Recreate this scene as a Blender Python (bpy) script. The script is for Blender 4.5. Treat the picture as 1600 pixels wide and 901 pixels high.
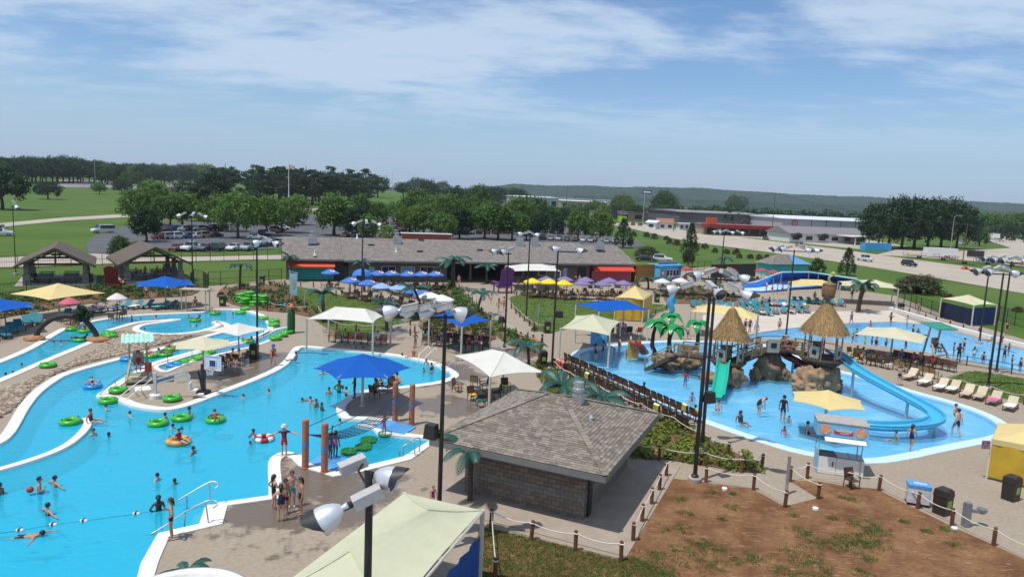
import bpy,math,random
from mathutils import Vector,Matrix,noise
from mathutils.geometry import delaunay_2d_cdt
R=math.radians
random.seed(7)
scene=bpy.context.scene
for o in list(bpy.data.objects):bpy.data.objects.remove(o)
col=scene.collection
FPX,PW,PH=1090.0,1600.0,901.0
CAMZ,PITCH,ROLL=14.0,7.6,2.57
cam_d=bpy.data.cameras.new('camera');cam=bpy.data.objects.new('camera',cam_d);col.objects.link(cam)
cam_d.sensor_width=36.0;cam_d.lens=36.0*FPX/PW;cam_d.clip_end=30000;cam_d.clip_start=0.1
CROT=Matrix.Rotation(R(90-PITCH),4,'X')@ Matrix.Rotation(R(ROLL),4,'Z')
cam.matrix_world=Matrix.Translation((0,0,CAMZ))@ CROT
scene.camera=cam
SUN_EL,SUN_AZ=68.0,None
sun_to=Vector((-0.80,-0.60,0)).normalized()*math.cos(R(SUN_EL))+Vector((0,0,math.sin(R(SUN_EL))))
world=bpy.data.worlds.new('World');scene.world=world;world.use_nodes=True
nt=world.node_tree;nt.nodes.clear()
def N(t,**kw):
 n=nt.nodes.new(t)
 for k,v in kw.items():setattr(n,k,v)
 return n
def L(a,b):nt.links.new(a,b)
wout=N('ShaderNodeOutputWorld');bg=N('ShaderNodeBackground');bg.inputs['Strength'].default_value=0.108
sky=N('ShaderNodeTexSky',sky_type='NISHITA');sky.sun_disc=False
sky.sun_elevation=R(SUN_EL);sky.sun_rotation=math.atan2(sun_to.x,sun_to.y)
sky.air_density=1.15;sky.dust_density=0.35;sky.ozone_density=2.2;sky.altitude=100
tc=N('ShaderNodeTexCoord');sep=N('ShaderNodeSeparateXYZ');L(tc.outputs['Generated'],sep.inputs[0])
def math_(op,a,b=None,clamp=False):
 n=N('ShaderNodeMath',operation=op);n.use_clamp=clamp
 for i,s in enumerate((a,b)):
  if s is None:continue
  if isinstance(s,(int,float)):n.inputs[i].default_value=s
  else:L(s,n.inputs[i])
 return n.outputs[0]
zc=math_('MAXIMUM',sep.outputs[2],0.0);den=math_('ADD',zc,0.10)
cx=math_('DIVIDE',sep.outputs[0],den);cy=math_('DIVIDE',sep.outputs[1],den)
cmb=N('ShaderNodeCombineXYZ');L(cx,cmb.inputs[0]);L(cy,cmb.inputs[1])
mp=N('ShaderNodeMapping');mp.inputs['Scale'].default_value=(0.62,1.05,1);mp.inputs['Rotation'].default_value=(0,0,R(14))
mp.inputs['Location'].default_value=(3.1,0.2,0)
L(cmb.outputs[0],mp.inputs[0])
n1=N('ShaderNodeTexNoise');n1.inputs['Scale'].default_value=0.85;n1.inputs['Detail'].default_value=9;n1.inputs['Roughness'].default_value=0.55;n1.inputs['Distortion'].default_value=0.5
L(mp.outputs[0],n1.inputs['Vector'])
n2=N('ShaderNodeTexNoise');n2.inputs['Scale'].default_value=5.0;n2.inputs['Detail'].default_value=8;n2.inputs['Roughness'].default_value=0.62
L(mp.outputs[0],n2.inputs['Vector'])
mixn=math_('ADD',math_('MULTIPLY',n1.outputs[0],0.72),math_('MULTIPLY',n2.outputs[0],0.28))
ramp=N('ShaderNodeMapRange');ramp.interpolation_type='SMOOTHSTEP'
ramp.inputs[1].default_value=0.405;ramp.inputs[2].default_value=0.59;ramp.inputs[3].default_value=0.0;ramp.inputs[4].default_value=0.84
L(mixn,ramp.inputs[0])
fadeh=N('ShaderNodeMapRange');fadeh.interpolation_type='SMOOTHSTEP'
fadeh.inputs[1].default_value=0.02;fadeh.inputs[2].default_value=0.15;L(sep.outputs[2],fadeh.inputs[0])
cf=math_('MULTIPLY',ramp.outputs[0],fadeh.outputs[0])
mixc=N('ShaderNodeMix',data_type='RGBA');L(cf,mixc.inputs[0]);L(sky.outputs[0],mixc.inputs[6])
mixc.inputs[7].default_value=(7.0,7.0,7.0,1)
hz=N('ShaderNodeMapRange');hz.interpolation_type='SMOOTHSTEP';hz.inputs[1].default_value=-0.02;hz.inputs[2].default_value=0.17;hz.inputs[3].default_value=0.85;hz.inputs[4].default_value=0.0
L(sep.outputs[2],hz.inputs[0])
mixh=N('ShaderNodeMix',data_type='RGBA');L(hz.outputs[0],mixh.inputs[0]);L(mixc.outputs[2],mixh.inputs[6]);mixh.inputs[7].default_value=(4.2,4.9,5.7,1)
tint=N('ShaderNodeMix',data_type='RGBA',blend_type='MULTIPLY');tint.inputs[0].default_value=1.0
tint.inputs[7].default_value=(0.78,0.95,1.17,1);L(mixh.outputs[2],tint.inputs[6])
L(tint.outputs[2],bg.inputs[0]);L(bg.outputs[0],wout.inputs[0])
sd=bpy.data.lights.new('sun','SUN');sd.energy=4.2;sd.angle=R(0.55);sd.color=(1.0,0.955,0.89)
sun=bpy.data.objects.new('sun',sd);col.objects.link(sun);sun.rotation_euler=sun_to.to_track_quat('Z','Y').to_euler()
sun.location=(-40,-30,120)
vs=scene.view_settings;vs.view_transform='Standard';vs.look='None';vs.exposure=0.0;vs.gamma=1.0;vs.use_curve_mapping=False
scene.render.resolution_x=1024;scene.render.resolution_y=576
R3=CROT.to_3x3()
CO=Vector((0,0,CAMZ))
def ray(px,py):return R3 @ Vector(((px-PW/2)/FPX,-(py-PH/2)/FPX,-1.0))
def at(px,py,z=0.0):
 d=ray(px,py);t=(z-CAMZ)/d.z
 return CO+d*t
def G(px,py,z=0.0):
 p=at(px,py,z);return(p.x,p.y)
def up(p,px,py):
 """height at which the plumb line over p crosses image row py (near column px)"""
 d=ray(px,py);return CAMZ+d.z*(p[1]/d.y)
def far(px,py,Y):
 d=ray(px,py);return CO+d*(Y/d.y)
MATS={}
def lin(c):return tuple((x/12.92 if x<=.04045 else((x+.055)/1.055)**2.4)for x in c)
def mat(name,c,rough=0.6,var=0.12,scale=6.0,bump=0.0,metal=0.0,spec=0.4,c2=None,coords='Object',detail=5,trans=0.0,rnd=0.0,lo=0.35,hi=0.65,stretch=None,emit=None):
 if name in MATS:return MATS[name]
 m=bpy.data.materials.new(name);m.use_nodes=True;t=m.node_tree;ns=t.nodes
 b=ns['Principled BSDF'];b.inputs['Roughness'].default_value=rough;b.inputs['Metallic'].default_value=metal
 b.inputs['Specular IOR Level'].default_value=spec
 if c2 is None:c2=tuple(max(0,x*(1-2.2*var))for x in c);
 tcn=ns.new('ShaderNodeTexCoord');src=tcn.outputs['Object']
 if coords=='World':
  g=ns.new('ShaderNodeNewGeometry');src=g.outputs['Position']
 if stretch:
  mpn=ns.new('ShaderNodeMapping');mpn.inputs['Scale'].default_value=stretch;t.links.new(src,mpn.inputs[0]);src=mpn.outputs[0]
 nz=ns.new('ShaderNodeTexNoise');nz.inputs['Scale'].default_value=scale;nz.inputs['Detail'].default_value=detail;nz.inputs['Roughness'].default_value=0.6
 t.links.new(src,nz.inputs['Vector'])
 mr=ns.new('ShaderNodeMapRange');mr.inputs[1].default_value=lo;mr.inputs[2].default_value=hi;t.links.new(nz.outputs[0],mr.inputs[0])
 mx=ns.new('ShaderNodeMix');mx.data_type='RGBA';mx.inputs[6].default_value=(*c,1);mx.inputs[7].default_value=(*c2,1)
 t.links.new(mr.outputs[0],mx.inputs[0]);out=mx.outputs[2]
 if rnd:
  oi=ns.new('ShaderNodeObjectInfo');hs=ns.new('ShaderNodeHueSaturation')
  m2=ns.new('ShaderNodeMapRange');m2.inputs[3].default_value=1-rnd;m2.inputs[4].default_value=1+rnd
  t.links.new(oi.outputs['Random'],m2.inputs[0]);t.links.new(m2.outputs[0],hs.inputs['Value']);t.links.new(out,hs.inputs['Color']);out=hs.outputs[0]
 t.links.new(out,b.inputs['Base Color'])
 if bump:
  bn=ns.new('ShaderNodeBump');bn.inputs['Strength'].default_value=bump;bn.inputs['Distance'].default_value=0.03
  t.links.new(nz.outputs[0],bn.inputs['Height']);t.links.new(bn.outputs[0],b.inputs['Normal'])
 if trans:
  b.inputs['Transmission Weight'].default_value=trans
 if emit:
  b.inputs['Emission Color'].default_value=(*c,1);b.inputs['Emission Strength'].default_value=emit
 MATS[name]=m;return m
def leafmat(name,c,c2,sc=1.2,rnd=0.18):
 if name in MATS:return MATS[name]
 m=mat(name,c,0.55,c2=c2,scale=sc,rnd=rnd,spec=0.25,detail=3)
 b=m.node_tree.nodes['Principled BSDF']
 ns=m.node_tree.nodes;tr=ns.new('ShaderNodeBsdfTranslucent');mx=ns.new('ShaderNodeMixShader');mx.inputs[0].default_value=0.22
 tr.inputs[0].default_value=(c[0]*1.5,c[1]*1.5,c[2]*0.8,1)
 m.node_tree.links.new(b.outputs[0],mx.inputs[1]);m.node_tree.links.new(tr.outputs[0],mx.inputs[2])
 m.node_tree.links.new(mx.outputs[0],ns['Material Output'].inputs[0]);return m
def wire(m):return m.node_tree,m.node_tree.nodes,m.node_tree.links
class MB:
 def __init__(s):s.v=[];s.f=[];s.m=[]
 def add(s,vs_,fs,mi=0):
  o=len(s.v);s.v+=[tuple(v)for v in vs_];s.f+=[tuple(i+o for i in f)for f in fs];s.m+=[mi]*len(fs);return s
 def box(s,c,d,rz=0,mi=0,M=None,taper=1.0):
  x,y,z=d[0]/2,d[1]/2,d[2]/2;k=taper
  vs_=[Vector(p)for p in((-x,-y,-z),(x,-y,-z),(x,y,-z),(-x,y,-z),(-x*k,-y*k,z),(x*k,-y*k,z),(x*k,y*k,z),(-x*k,y*k,z))]
  if M is None:M=Matrix.Rotation(rz,3,'Z')
  vs_=[M @ v+Vector(c)for v in vs_]
  return s.add(vs_,[(0,3,2,1),(4,5,6,7),(0,1,5,4),(1,2,6,5),(2,3,7,6),(3,0,4,7)],mi)
 def bar(s,p,q,w,h,mi=0):
  p=Vector(p);q=Vector(q);d=q-p
  if d.length<1e-6:return s
  z=d.normalized();x=Vector((0,0,1)).cross(z)
  if x.length<1e-4:x=Vector((1,0,0))
  x.normalize();y=z.cross(x);M=Matrix((x,y,z)).transposed()
  return s.box((p+q)/2,(w,h,d.length),mi=mi,M=M)
 def tube(s,pts,r,n=8,mi=0,caps=True,flat=1.0):
  pts=[Vector(p)for p in pts];k=len(pts);rs=r if isinstance(r,(list,tuple))else[r]*k
  vs_=[];X=None
  for i,p in enumerate(pts):
   d=(pts[min(i+1,k-1)]-pts[max(i-1,0)])
   if d.length<1e-9:d=Vector((0,0,1))
   d.normalize()
   if X is None:
    X=d.orthogonal().normalized()if abs(d.z)>0.98 else Vector((0,0,1)).cross(d).normalized()
   X=(X-d*X.dot(d));X=X.normalized()if X.length>1e-6 else d.orthogonal().normalized()
   Y=d.cross(X)
   for j in range(n):
    a=2*math.pi*j/n;vs_.append(p+(X*math.cos(a)+Y*math.sin(a)*flat)*rs[i])
  fs=[(i*n+j,i*n+(j+1)%n,(i+1)*n+(j+1)%n,(i+1)*n+j)for i in range(k-1)for j in range(n)]
  if caps:fs+=[tuple(range(n-1,-1,-1)),tuple((k-1)*n+j for j in range(n))]
  return s.add(vs_,fs,mi)
 def lathe(s,prof,c=(0,0,0),n=16,mi=0,M=None,caps=True):
  vs_=[]
  for r,z in prof:
   for j in range(n):
    a=2*math.pi*j/n;v=Vector((r*math.cos(a),r*math.sin(a),z))
    if M is not None:v=M @ v
    vs_.append(v+Vector(c))
  k=len(prof)
  fs=[(i*n+j,i*n+(j+1)%n,(i+1)*n+(j+1)%n,(i+1)*n+j)for i in range(k-1)for j in range(n)]
  if caps:
   if prof[0][0]>1e-4:fs.append(tuple(range(n-1,-1,-1)))
   if prof[-1][0]>1e-4:fs.append(tuple((k-1)*n+j for j in range(n)))
  return s.add(vs_,fs,mi)
 def prism(s,poly,z0,z1,mi=0):
  n=len(poly);vs_=[(p[0],p[1],z0)for p in poly]+[(p[0],p[1],z1)for p in poly]
  fs=[tuple(range(n-1,-1,-1)),tuple(range(n,2*n))]+[(i,(i+1)%n,n+(i+1)%n,n+i)for i in range(n)]
  return s.add(vs_,fs,mi)
 def grid(s,rows,mi=0,double=False):
  k=len(rows[0]);vs_=[p for r in rows for p in r]
  fs=[(i*k+j,i*k+j+1,(i+1)*k+j+1,(i+1)*k+j)for i in range(len(rows)-1)for j in range(k-1)]
  return s.add(vs_,fs,mi)
 def torus(s,c,Rr,r,n=24,k=10,mi=0,rz=0,tilt=0,flat=1.0):
  M=Matrix.Rotation(rz,3,'Z')@ Matrix.Rotation(tilt,3,'X');vs_=[]
  for i in range(n):
   a=2*math.pi*i/n
   for j in range(k):
    b=2*math.pi*j/k;q=Rr+r*math.cos(b)
    vs_.append(M @ Vector((q*math.cos(a),q*math.sin(a),r*math.sin(b)*flat))+Vector(c))
  fs=[(i*k+j,((i+1)%n)*k+j,((i+1)%n)*k+(j+1)%k,i*k+(j+1)%k)for i in range(n)for j in range(k)]
  return s.add(vs_,fs,mi)
 def blob(s,c,rad,n=12,k=8,amp=0.18,fr=1.3,seed=0,mi=0,flatb=None):
  vs_=[];sd_=Vector((seed*7.13,seed*3.7,seed*1.9))
  for i in range(k+1):
   th=math.pi*i/k
   for j in range(n):
    ph=2*math.pi*j/n;d=Vector((math.sin(th)*math.cos(ph),math.sin(th)*math.sin(ph),math.cos(th)))
    q=1+amp*2*(noise.noise(d*fr+sd_))
    v=Vector((d.x*rad[0]*q,d.y*rad[1]*q,d.z*rad[2]*q))
    if flatb is not None and v.z<flatb:v.z=flatb
    vs_.append(v+Vector(c))
  fs=[(i*n+j,(i+1)*n+j,(i+1)*n+(j+1)%n,i*n+(j+1)%n)for i in range(k)for j in range(n)]
  return s.add(vs_,fs,mi)
 def mesh(s,name,mats,smooth=False):
  me=bpy.data.meshes.new(name);me.from_pydata(s.v,[],s.f)
  mats=mats if isinstance(mats,(list,tuple))else[mats]
  for m in mats:me.materials.append(m)
  if len(mats)>1:me.polygons.foreach_set('material_index',s.m)
  if smooth:me.polygons.foreach_set('use_smooth',[True]*len(s.f))
  me.update();return me
 def build(s,name,mats,parent=None,smooth=False,loc=None,rz=0):
  return obj(name,s.mesh(name,mats,smooth),parent,loc,rz)
def obj(name,me,parent=None,loc=None,rz=0):
 o=bpy.data.objects.new(name,me);col.objects.link(o)
 if parent is not None:o.parent=parent;KIDS.setdefault(parent.name,[]).append(o)
 if loc is not None:o.location=loc
 if rz:o.rotation_euler=(0,0,rz)
 return o
KIDS={}
def tag(o,label=None,cat=None,group=None,kind=None):
 if label:o['label']=label
 if cat:o['category']=cat
 if group:o['group']=group
 if kind:o['kind']=kind
 return o
def thing(name,label,cat,loc=(0,0,0),rz=0,group=None,scale=None):
 o=bpy.data.objects.new(name,None);col.objects.link(o);o.empty_display_size=0.2
 o.location=loc;o.rotation_euler=(0,0,rz)
 if scale:o.scale=(scale,)*3 if isinstance(scale,(int,float))else scale
 return tag(o,label,cat,group)
def copy_tree(o,parent=None):
 c=o.copy();col.objects.link(c)
 if parent is not None:c.parent=parent;KIDS.setdefault(parent.name,[]).append(c)
 for ch in KIDS.get(o.name,[]):copy_tree(ch,c)
 return c
USED=set()
def place(proto,loc,rz=0,label=None,group=None,scale=None):
 """first use moves the prototype itself, later ones copy the thing and its parts"""
 if proto.name in USED:o=copy_tree(proto)
 else:USED.add(proto.name);o=proto
 o.location=loc;o.rotation_euler=(0,0,rz)
 if scale:o.scale=(scale,)*3 if isinstance(scale,(int,float))else scale
 if label:o['label']=label
 if group:o['group']=group
 return o
ORD=['first','second','third','fourth','fifth','sixth','seventh','eighth','ninth','tenth','eleventh','twelfth','thirteenth','fourteenth','fifteenth','sixteenth','seventeenth','eighteenth','nineteenth','twentieth','twenty-first','twenty-second','twenty-third','twenty-fourth','twenty-fifth','twenty-sixth','twenty-seventh','twenty-eighth','twenty-ninth','thirtieth','thirty-first','thirty-second','thirty-third','thirty-fourth','thirty-fifth']
def smooth_loop(pts,k=4,closed=True):
 n=len(pts);out=[]
 rng=range(n)if closed else range(n-1)
 for i in rng:
  p0,p1,p2,p3=(pts[(i-1)%n],pts[i],pts[(i+1)%n],pts[(i+2)%n])if closed else(pts[max(i-1,0)],pts[i],pts[i+1],pts[min(i+2,n-1)])
  for j in range(k):
   t=j/k
   f=lambda a:0.5*((2*p1[a])+(-p0[a]+p2[a])*t+(2*p0[a]-5*p1[a]+4*p2[a]-p3[a])*t*t+(-p0[a]+3*p1[a]-3*p2[a]+p3[a])*t**3)
   out.append((f(0),f(1)))
 if not closed:out.append(tuple(pts[-1][:2]))
 return out
def inside(p,poly):
 x,y=p;c=False;n=len(poly);j=n-1
 for i in range(n):
  xi,yi=poly[i];xj,yj=poly[j]
  if(yi>y)!=(yj>y)and x<(xj-xi)*(y-yi)/(yj-yi)+xi:c=not c
  j=i
 return c
def area(poly):return 0.5*sum(poly[i-1][0]*poly[i][1]-poly[i][0]*poly[i-1][1]for i in range(len(poly)))
def fill(loops,extra=()):
 """triangles of the even-odd region of the loops"""
 vs_=[];es=[]
 for lp in loops:
  o=len(vs_);n=len(lp);vs_+=[Vector(p)for p in lp];es+=[(o+i,o+(i+1)%n)for i in range(n)]
 vs_+=[Vector(p)for p in extra]
 v,e,f,*_=delaunay_2d_cdt(vs_,es,[],0,1e-5)
 tri=[]
 for t in f:
  c=((v[t[0]].x+v[t[1]].x+v[t[2]].x)/3,(v[t[0]].y+v[t[1]].y+v[t[2]].y)/3)
  if sum(inside(c,lp)for lp in loops)%2:tri.append(tuple(t))
 return[(p.x,p.y)for p in v],tri
def sheet(name,loops,z,m,parent=None,kind='structure'):
 v,t=fill(loops);mb=MB();mb.add([(x,y,z)for x,y in v],t)
 mb.f=[f if((mb.v[f[1]][0]-mb.v[f[0]][0])*(mb.v[f[2]][1]-mb.v[f[0]][1])-(mb.v[f[1]][1]-mb.v[f[0]][1])*(mb.v[f[2]][0]-mb.v[f[0]][0]))>0 else f[::-1]for f in mb.f]
 o=mb.build(name,m,parent)
 if kind and parent is None:tag(o,kind=kind)
 return o
def pxl(pts,z=0.0):return[G(x,y,z)for x,y in pts]
def offset(loop,d):
 n=len(loop);out=[];sgn=1 if area(loop)>0 else-1
 for i in range(n):
  a,b,c=Vector(loop[i-1]),Vector(loop[i]),Vector(loop[(i+1)%n])
  e1=(b-a);e2=(c-b)
  e1=e1.normalized()if e1.length>1e-9 else Vector((1,0));e2=e2.normalized()if e2.length>1e-9 else e1
  nn=Vector((e1.y+e2.y,-e1.x-e2.x));nn=nn.normalized()if nn.length>1e-4 else Vector((e1.y,-e1.x))
  out.append((b.x+nn.x*d*sgn,b.y+nn.y*d*sgn))
 return out
# ================================================================ GROUND, POOLS
M_grass=mat('grass',(0.055,0.112,0.016),0.9,c2=(0.092,0.135,0.032),scale=0.035,coords='World',detail=9,bump=0.15,spec=0.1)
M_lawn=mat('lawn',(0.07,0.125,0.022),0.9,c2=(0.11,0.15,0.04),scale=0.7,coords='World',detail=9,bump=0.3,spec=0.1)
M_water=bpy.data.materials.new('pool_water');M_water.use_nodes=True
def water_mat(m,tintc,wave=1.6,strength=0.35,body=(0.024,0.455,0.63),turb=0.6):
 t,ns,lk=wire(m);ns.clear()
 out=ns.new('ShaderNodeOutputMaterial');tr=ns.new('ShaderNodeBsdfTransparent');tr.inputs[0].default_value=(*tintc,1)
 gl=ns.new('ShaderNodeBsdfGlossy');gl.inputs['Roughness'].default_value=0.06;gl.inputs[0].default_value=(0.85,0.9,0.95,1)
 fr=ns.new('ShaderNodeFresnel');fr.inputs[0].default_value=1.33;mx=ns.new('ShaderNodeMixShader')
 g=ns.new('ShaderNodeNewGeometry');nz=ns.new('ShaderNodeTexNoise');nz.inputs['Scale'].default_value=wave;nz.inputs['Detail'].default_value=4
 nz.inputs['Distortion'].default_value=0.8
 bp=ns.new('ShaderNodeBump');bp.inputs['Strength'].default_value=strength;bp.inputs['Distance'].default_value=0.15
 lk.new(g.outputs['Position'],nz.inputs['Vector']);lk.new(nz.outputs[0],bp.inputs['Height'])
 lk.new(bp.outputs[0],gl.inputs['Normal']);lk.new(bp.outputs[0],fr.inputs['Normal'])
 df=ns.new('ShaderNodeBsdfDiffuse');df.inputs[0].default_value=(*body,1);m2=ns.new('ShaderNodeMixShader');m2.inputs[0].default_value=turb
 lk.new(tr.outputs[0],m2.inputs[1]);lk.new(df.outputs[0],m2.inputs[2])
 lk.new(fr.outputs[0],mx.inputs[0]);lk.new(m2.outputs[0],mx.inputs[1]);lk.new(gl.outputs[0],mx.inputs[2]);lk.new(mx.outputs[0],out.inputs[0])
water_mat(M_water,(0.50,0.90,0.97))
M_floor_deep=mat('pool_floor_deep',(0.06,0.58,0.76),0.6,c2=(0.045,0.52,0.71),scale=0.25,coords='World')
M_floor_shallow=mat('pool_floor_shallow',(0.20,0.58,0.82),0.6,c2=(0.58,0.80,0.88),scale=0.55,coords='World',lo=0.50,hi=0.74,detail=3,stretch=(0.45,1.0,1))
M_kerb=mat('white_kerb',(0.74,0.73,0.69),0.6,var=0.06,scale=1.5,coords='World')
M_pave=mat('pale_paving',(0.55,0.475,0.39),0.8,var=0.06,scale=0.6,coords='World')
def deck_mat():
 m=bpy.data.materials.new('deck_concrete');m.use_nodes=True;t,ns,lk=wire(m);b=ns['Principled BSDF']
 b.inputs['Specular IOR Level'].default_value=0.3
 g=ns.new('ShaderNodeNewGeometry')
 def nz(s,d=6,r=0.6):
  n=ns.new('ShaderNodeTexNoise');n.inputs['Scale'].default_value=s;n.inputs['Detail'].default_value=d;n.inputs['Roughness'].default_value=r
  lk.new(g.outputs['Position'],n.inputs['Vector']);return n.outputs[0]
 def mr(s,a,c,d=0.0,e=1.0):
  n=ns.new('ShaderNodeMapRange');n.interpolation_type='SMOOTHSTEP';n.inputs[1].default_value=a;n.inputs[2].default_value=c;n.inputs[3].default_value=d;n.inputs[4].default_value=e
  lk.new(s,n.inputs[0]);return n.outputs[0]
 def mx(f,a,c2):
  n=ns.new('ShaderNodeMix');n.data_type='RGBA';lk.new(f,n.inputs[0])
  for i,q in((6,a),(7,c2)):
   if isinstance(q,tuple):n.inputs[i].default_value=(*q,1)
   else:lk.new(q,n.inputs[i])
  return n.outputs[2]
 base=mx(nz(0.35),(0.35,0.29,0.218),(0.285,0.234,0.176))
 fine=mx(mr(nz(5.0,8),0.4,0.7),base,(0.26,0.212,0.16))
 patches=((-9,30.5,7.5),(-8.5,36,4.5),(-5.5,53,6.5),(-18,52,9),(-27,60,6),(-4,45,4),(-1,60,6),(-14,67,7))
 wet=None
 for(x,y,r)in patches:
  v=ns.new('ShaderNodeVectorMath');v.operation='DISTANCE';v.inputs[1].default_value=(x,y,0);lk.new(g.outputs['Position'],v.inputs[0])
  f=mr(v.outputs['Value'],r*0.25,r,1.0,0.0)
  if wet is None:wet=f
  else:
   a=ns.new('ShaderNodeMath');a.operation='MAXIMUM';lk.new(wet,a.inputs[0]);lk.new(f,a.inputs[1]);wet=a.outputs[0]
 s1=ns.new('ShaderNodeMath');s1.operation='MULTIPLY';lk.new(wet,s1.inputs[0]);s1.inputs[1].default_value=0.30
 s2=ns.new('ShaderNodeMath');s2.operation='ADD';lk.new(nz(0.62,10,0.68),s2.inputs[0]);lk.new(s1.outputs[0],s2.inputs[1])
 wf=mr(s2.outputs[0],0.64,0.74)
 wm=ns.new('ShaderNodeMath');wm.operation='MULTIPLY';wm.inputs[1].default_value=0.8;lk.new(wf,wm.inputs[0])
 colr=mx(wm.outputs[0],fine,(0.105,0.077,0.056))
 mp_=ns.new('ShaderNodeMapping');mp_.inputs['Rotation'].default_value=(0,0,R(24));lk.new(g.outputs['Position'],mp_.inputs[0])
 br=ns.new('ShaderNodeTexBrick');br.offset=0.0;br.inputs['Scale'].default_value=1.0;br.inputs['Mortar Size'].default_value=0.016;br.inputs['Brick Width'].default_value=3.2;br.inputs['Row Height'].default_value=3.2
 br.inputs[1].default_value=(0,0,0,1);br.inputs[2].default_value=(0,0,0,1);br.inputs[3].default_value=(0.55,0.55,0.55,1);lk.new(mp_.outputs[0],br.inputs[0])
 colr=mx(br.outputs[0],colr,(0.26,0.215,0.17))
 lk.new(colr,b.inputs['Base Color']);lk.new(mr(wf,0,1,0.85,0.28),b.inputs['Roughness'])
 return m
M_deck=deck_mat()
OUTER=smooth_loop(pxl([(-520,720),(-330,655),(-120,610),(0,567),(57,542),(102,515),(140,504),(180,497),(225,492.5),(280,490),(318,488),(330,485),(345,484.3),(372,484.5),(398,490),(413,499),(419,510),(411,520),(392,528),(360,535),(316,545),(275,556),(235,568),(197,589),(155,615),(157,620),(185,626),(205,634),(240,640),(268,640),(300,632),(340,617),(400,594),(437,577),(455,563),(466,547),(474,542.5),(500,544.5),(560,549.5),(620,556.5),(668,566),(693,576),(706,585),(700,591),(680,597),(640,602.5),(610,605.5),(580,608),(556,615),(538,624),(527,635),(528,645),(536,654),(556,664)]),3)[:-2]+pxl([(584,669),(591,678),(631,682),(676,686),(631,714),(560,731),(525,738),(482,724)])+smooth_loop(pxl([(470,712),(455,707),(438,708),(424,716),(420,728),(421,757)]),3,False)+pxl([(421,775),(341,786),(331,815),(248,834),(222,880),(180,1040),(-500,1040)])
ISLE=smooth_loop(pxl([(-330,735),(-330,716),(-200,668),(-100,632),(0,592),(70,562),(147,530),(165,517),(178,512.5),(210,504),(245,500.5),(276,498.4),(282,499.6),(276,500.8),(250,504.5),(226,508),(217,513),(221,517),(236,520),(262,521.5),(290,520),(315,516),(333,510),(336.5,505.8),(331,503.3),(340,502),(352,504.5),(360,509),(352,518),(325,526),(300,533),(275,540),(225,553),(175,565),(112,583),(85,597),(62,615),(44,638),(30,663),(19,679),(0,693),(-60,715),(-200,735)]),3)
RAMP=smooth_loop(pxl([(449,512),(455,517),(440,524),(400,539),(360,549),(325,557),(290,567),(266,577),(258,580),(246,573),(262,567),(300,555),(340,545),(380,536),(410,526),(430,516)]),3)
KIDS_POOL=smooth_loop(pxl([(905,556),(909,565),(925,573.5),(975,596),(1025,619),(1065,639),(1112,658),(1200,688),(1262,705),(1346,716),(1402,710),(1450,700),(1512,688),(1549,680),(1562,671),(1553,658),(1524,643),(1480,628),(1425,613),(1375,598),(1340,588),(1307,580),(1270,568),(1230,552),(1205,544),(1185,538),(1150,535),(1095,534),(1050,534),(1012,536),(975,539),(930,545),(910,550)]),3)
WAVE=smooth_loop(pxl([(1150,529),(1160,524),(1235,513),(1320,505.5),(1385,503)]),3,False)+pxl([(1400,503),(1440,507),(1475,514),(1550,535),(1700,571),(1700,617),(1600,582.5),(1550,571),(1478,557),(1440,548),(1310,533),(1230,528),(1180,529)])
DECK=pxl([(-420,560),(0,494),(140,474),(250,463),(322,447),(440,436),(700,430),(1000,424),(1150,414),(1220,438),(1330,452),(1400,462),(1480,494),(1660,548),(2050,640)])+[(75,12),(70,-8),(-60,-8),(-75,14)]
DECK_SKIRT=DECK
def smst(a,b,x):
 t=max(0.0,min(1.0,(x-a)/(b-a)));return t*t*(3-2*t)
def hgt(x,y):
 d=math.hypot(x,y);a=x/max(y,1e-3)if y>0 else-9
 w=1-smst(-0.19,-0.08,a)
 z=8.5*smst(470,900,d)*w+3*smst(900,1700,d)*w
 z+=(d>300)*1.2*noise.noise(Vector((x*0.004,y*0.004,3)))*smst(300,500,d)
 return z
def ground():
 rings=[6.0]
 while rings[-1]<9000:rings.append(rings[-1]*1.07+0.4)
 na=150;mb=MB();rows=[]
 inner=offset(DECK,-4.0)
 for r in rings:
  row=[]
  for i in range(na+1):
   a=R(-75+150*i/na);x,y=r*math.sin(a),r*math.cos(a)
   z=-2.6 if(r<140 and inside((x,y),inner))else hgt(x,y)-0.03
   row.append((x,y,z))
  rows.append(row)
 mb.grid(rows);mb.f=[f[::-1]for f in mb.f]
 return tag(mb.build('ground',M_grass,smooth=True),kind='structure')
ground()
deck=sheet('pool_deck',[DECK,OUTER,ISLE,RAMP,KIDS_POOL,WAVE],0.0,M_deck)
mb=MB()
n=len(DECK)
mb.add([(x,y,0)for x,y in DECK]+[(x,y,-0.3)for x,y in DECK],[(i,(i+1)%n,n+(i+1)%n,n+i)for i in range(n)])
mb.build('slab_edge',M_deck,deck)
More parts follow.
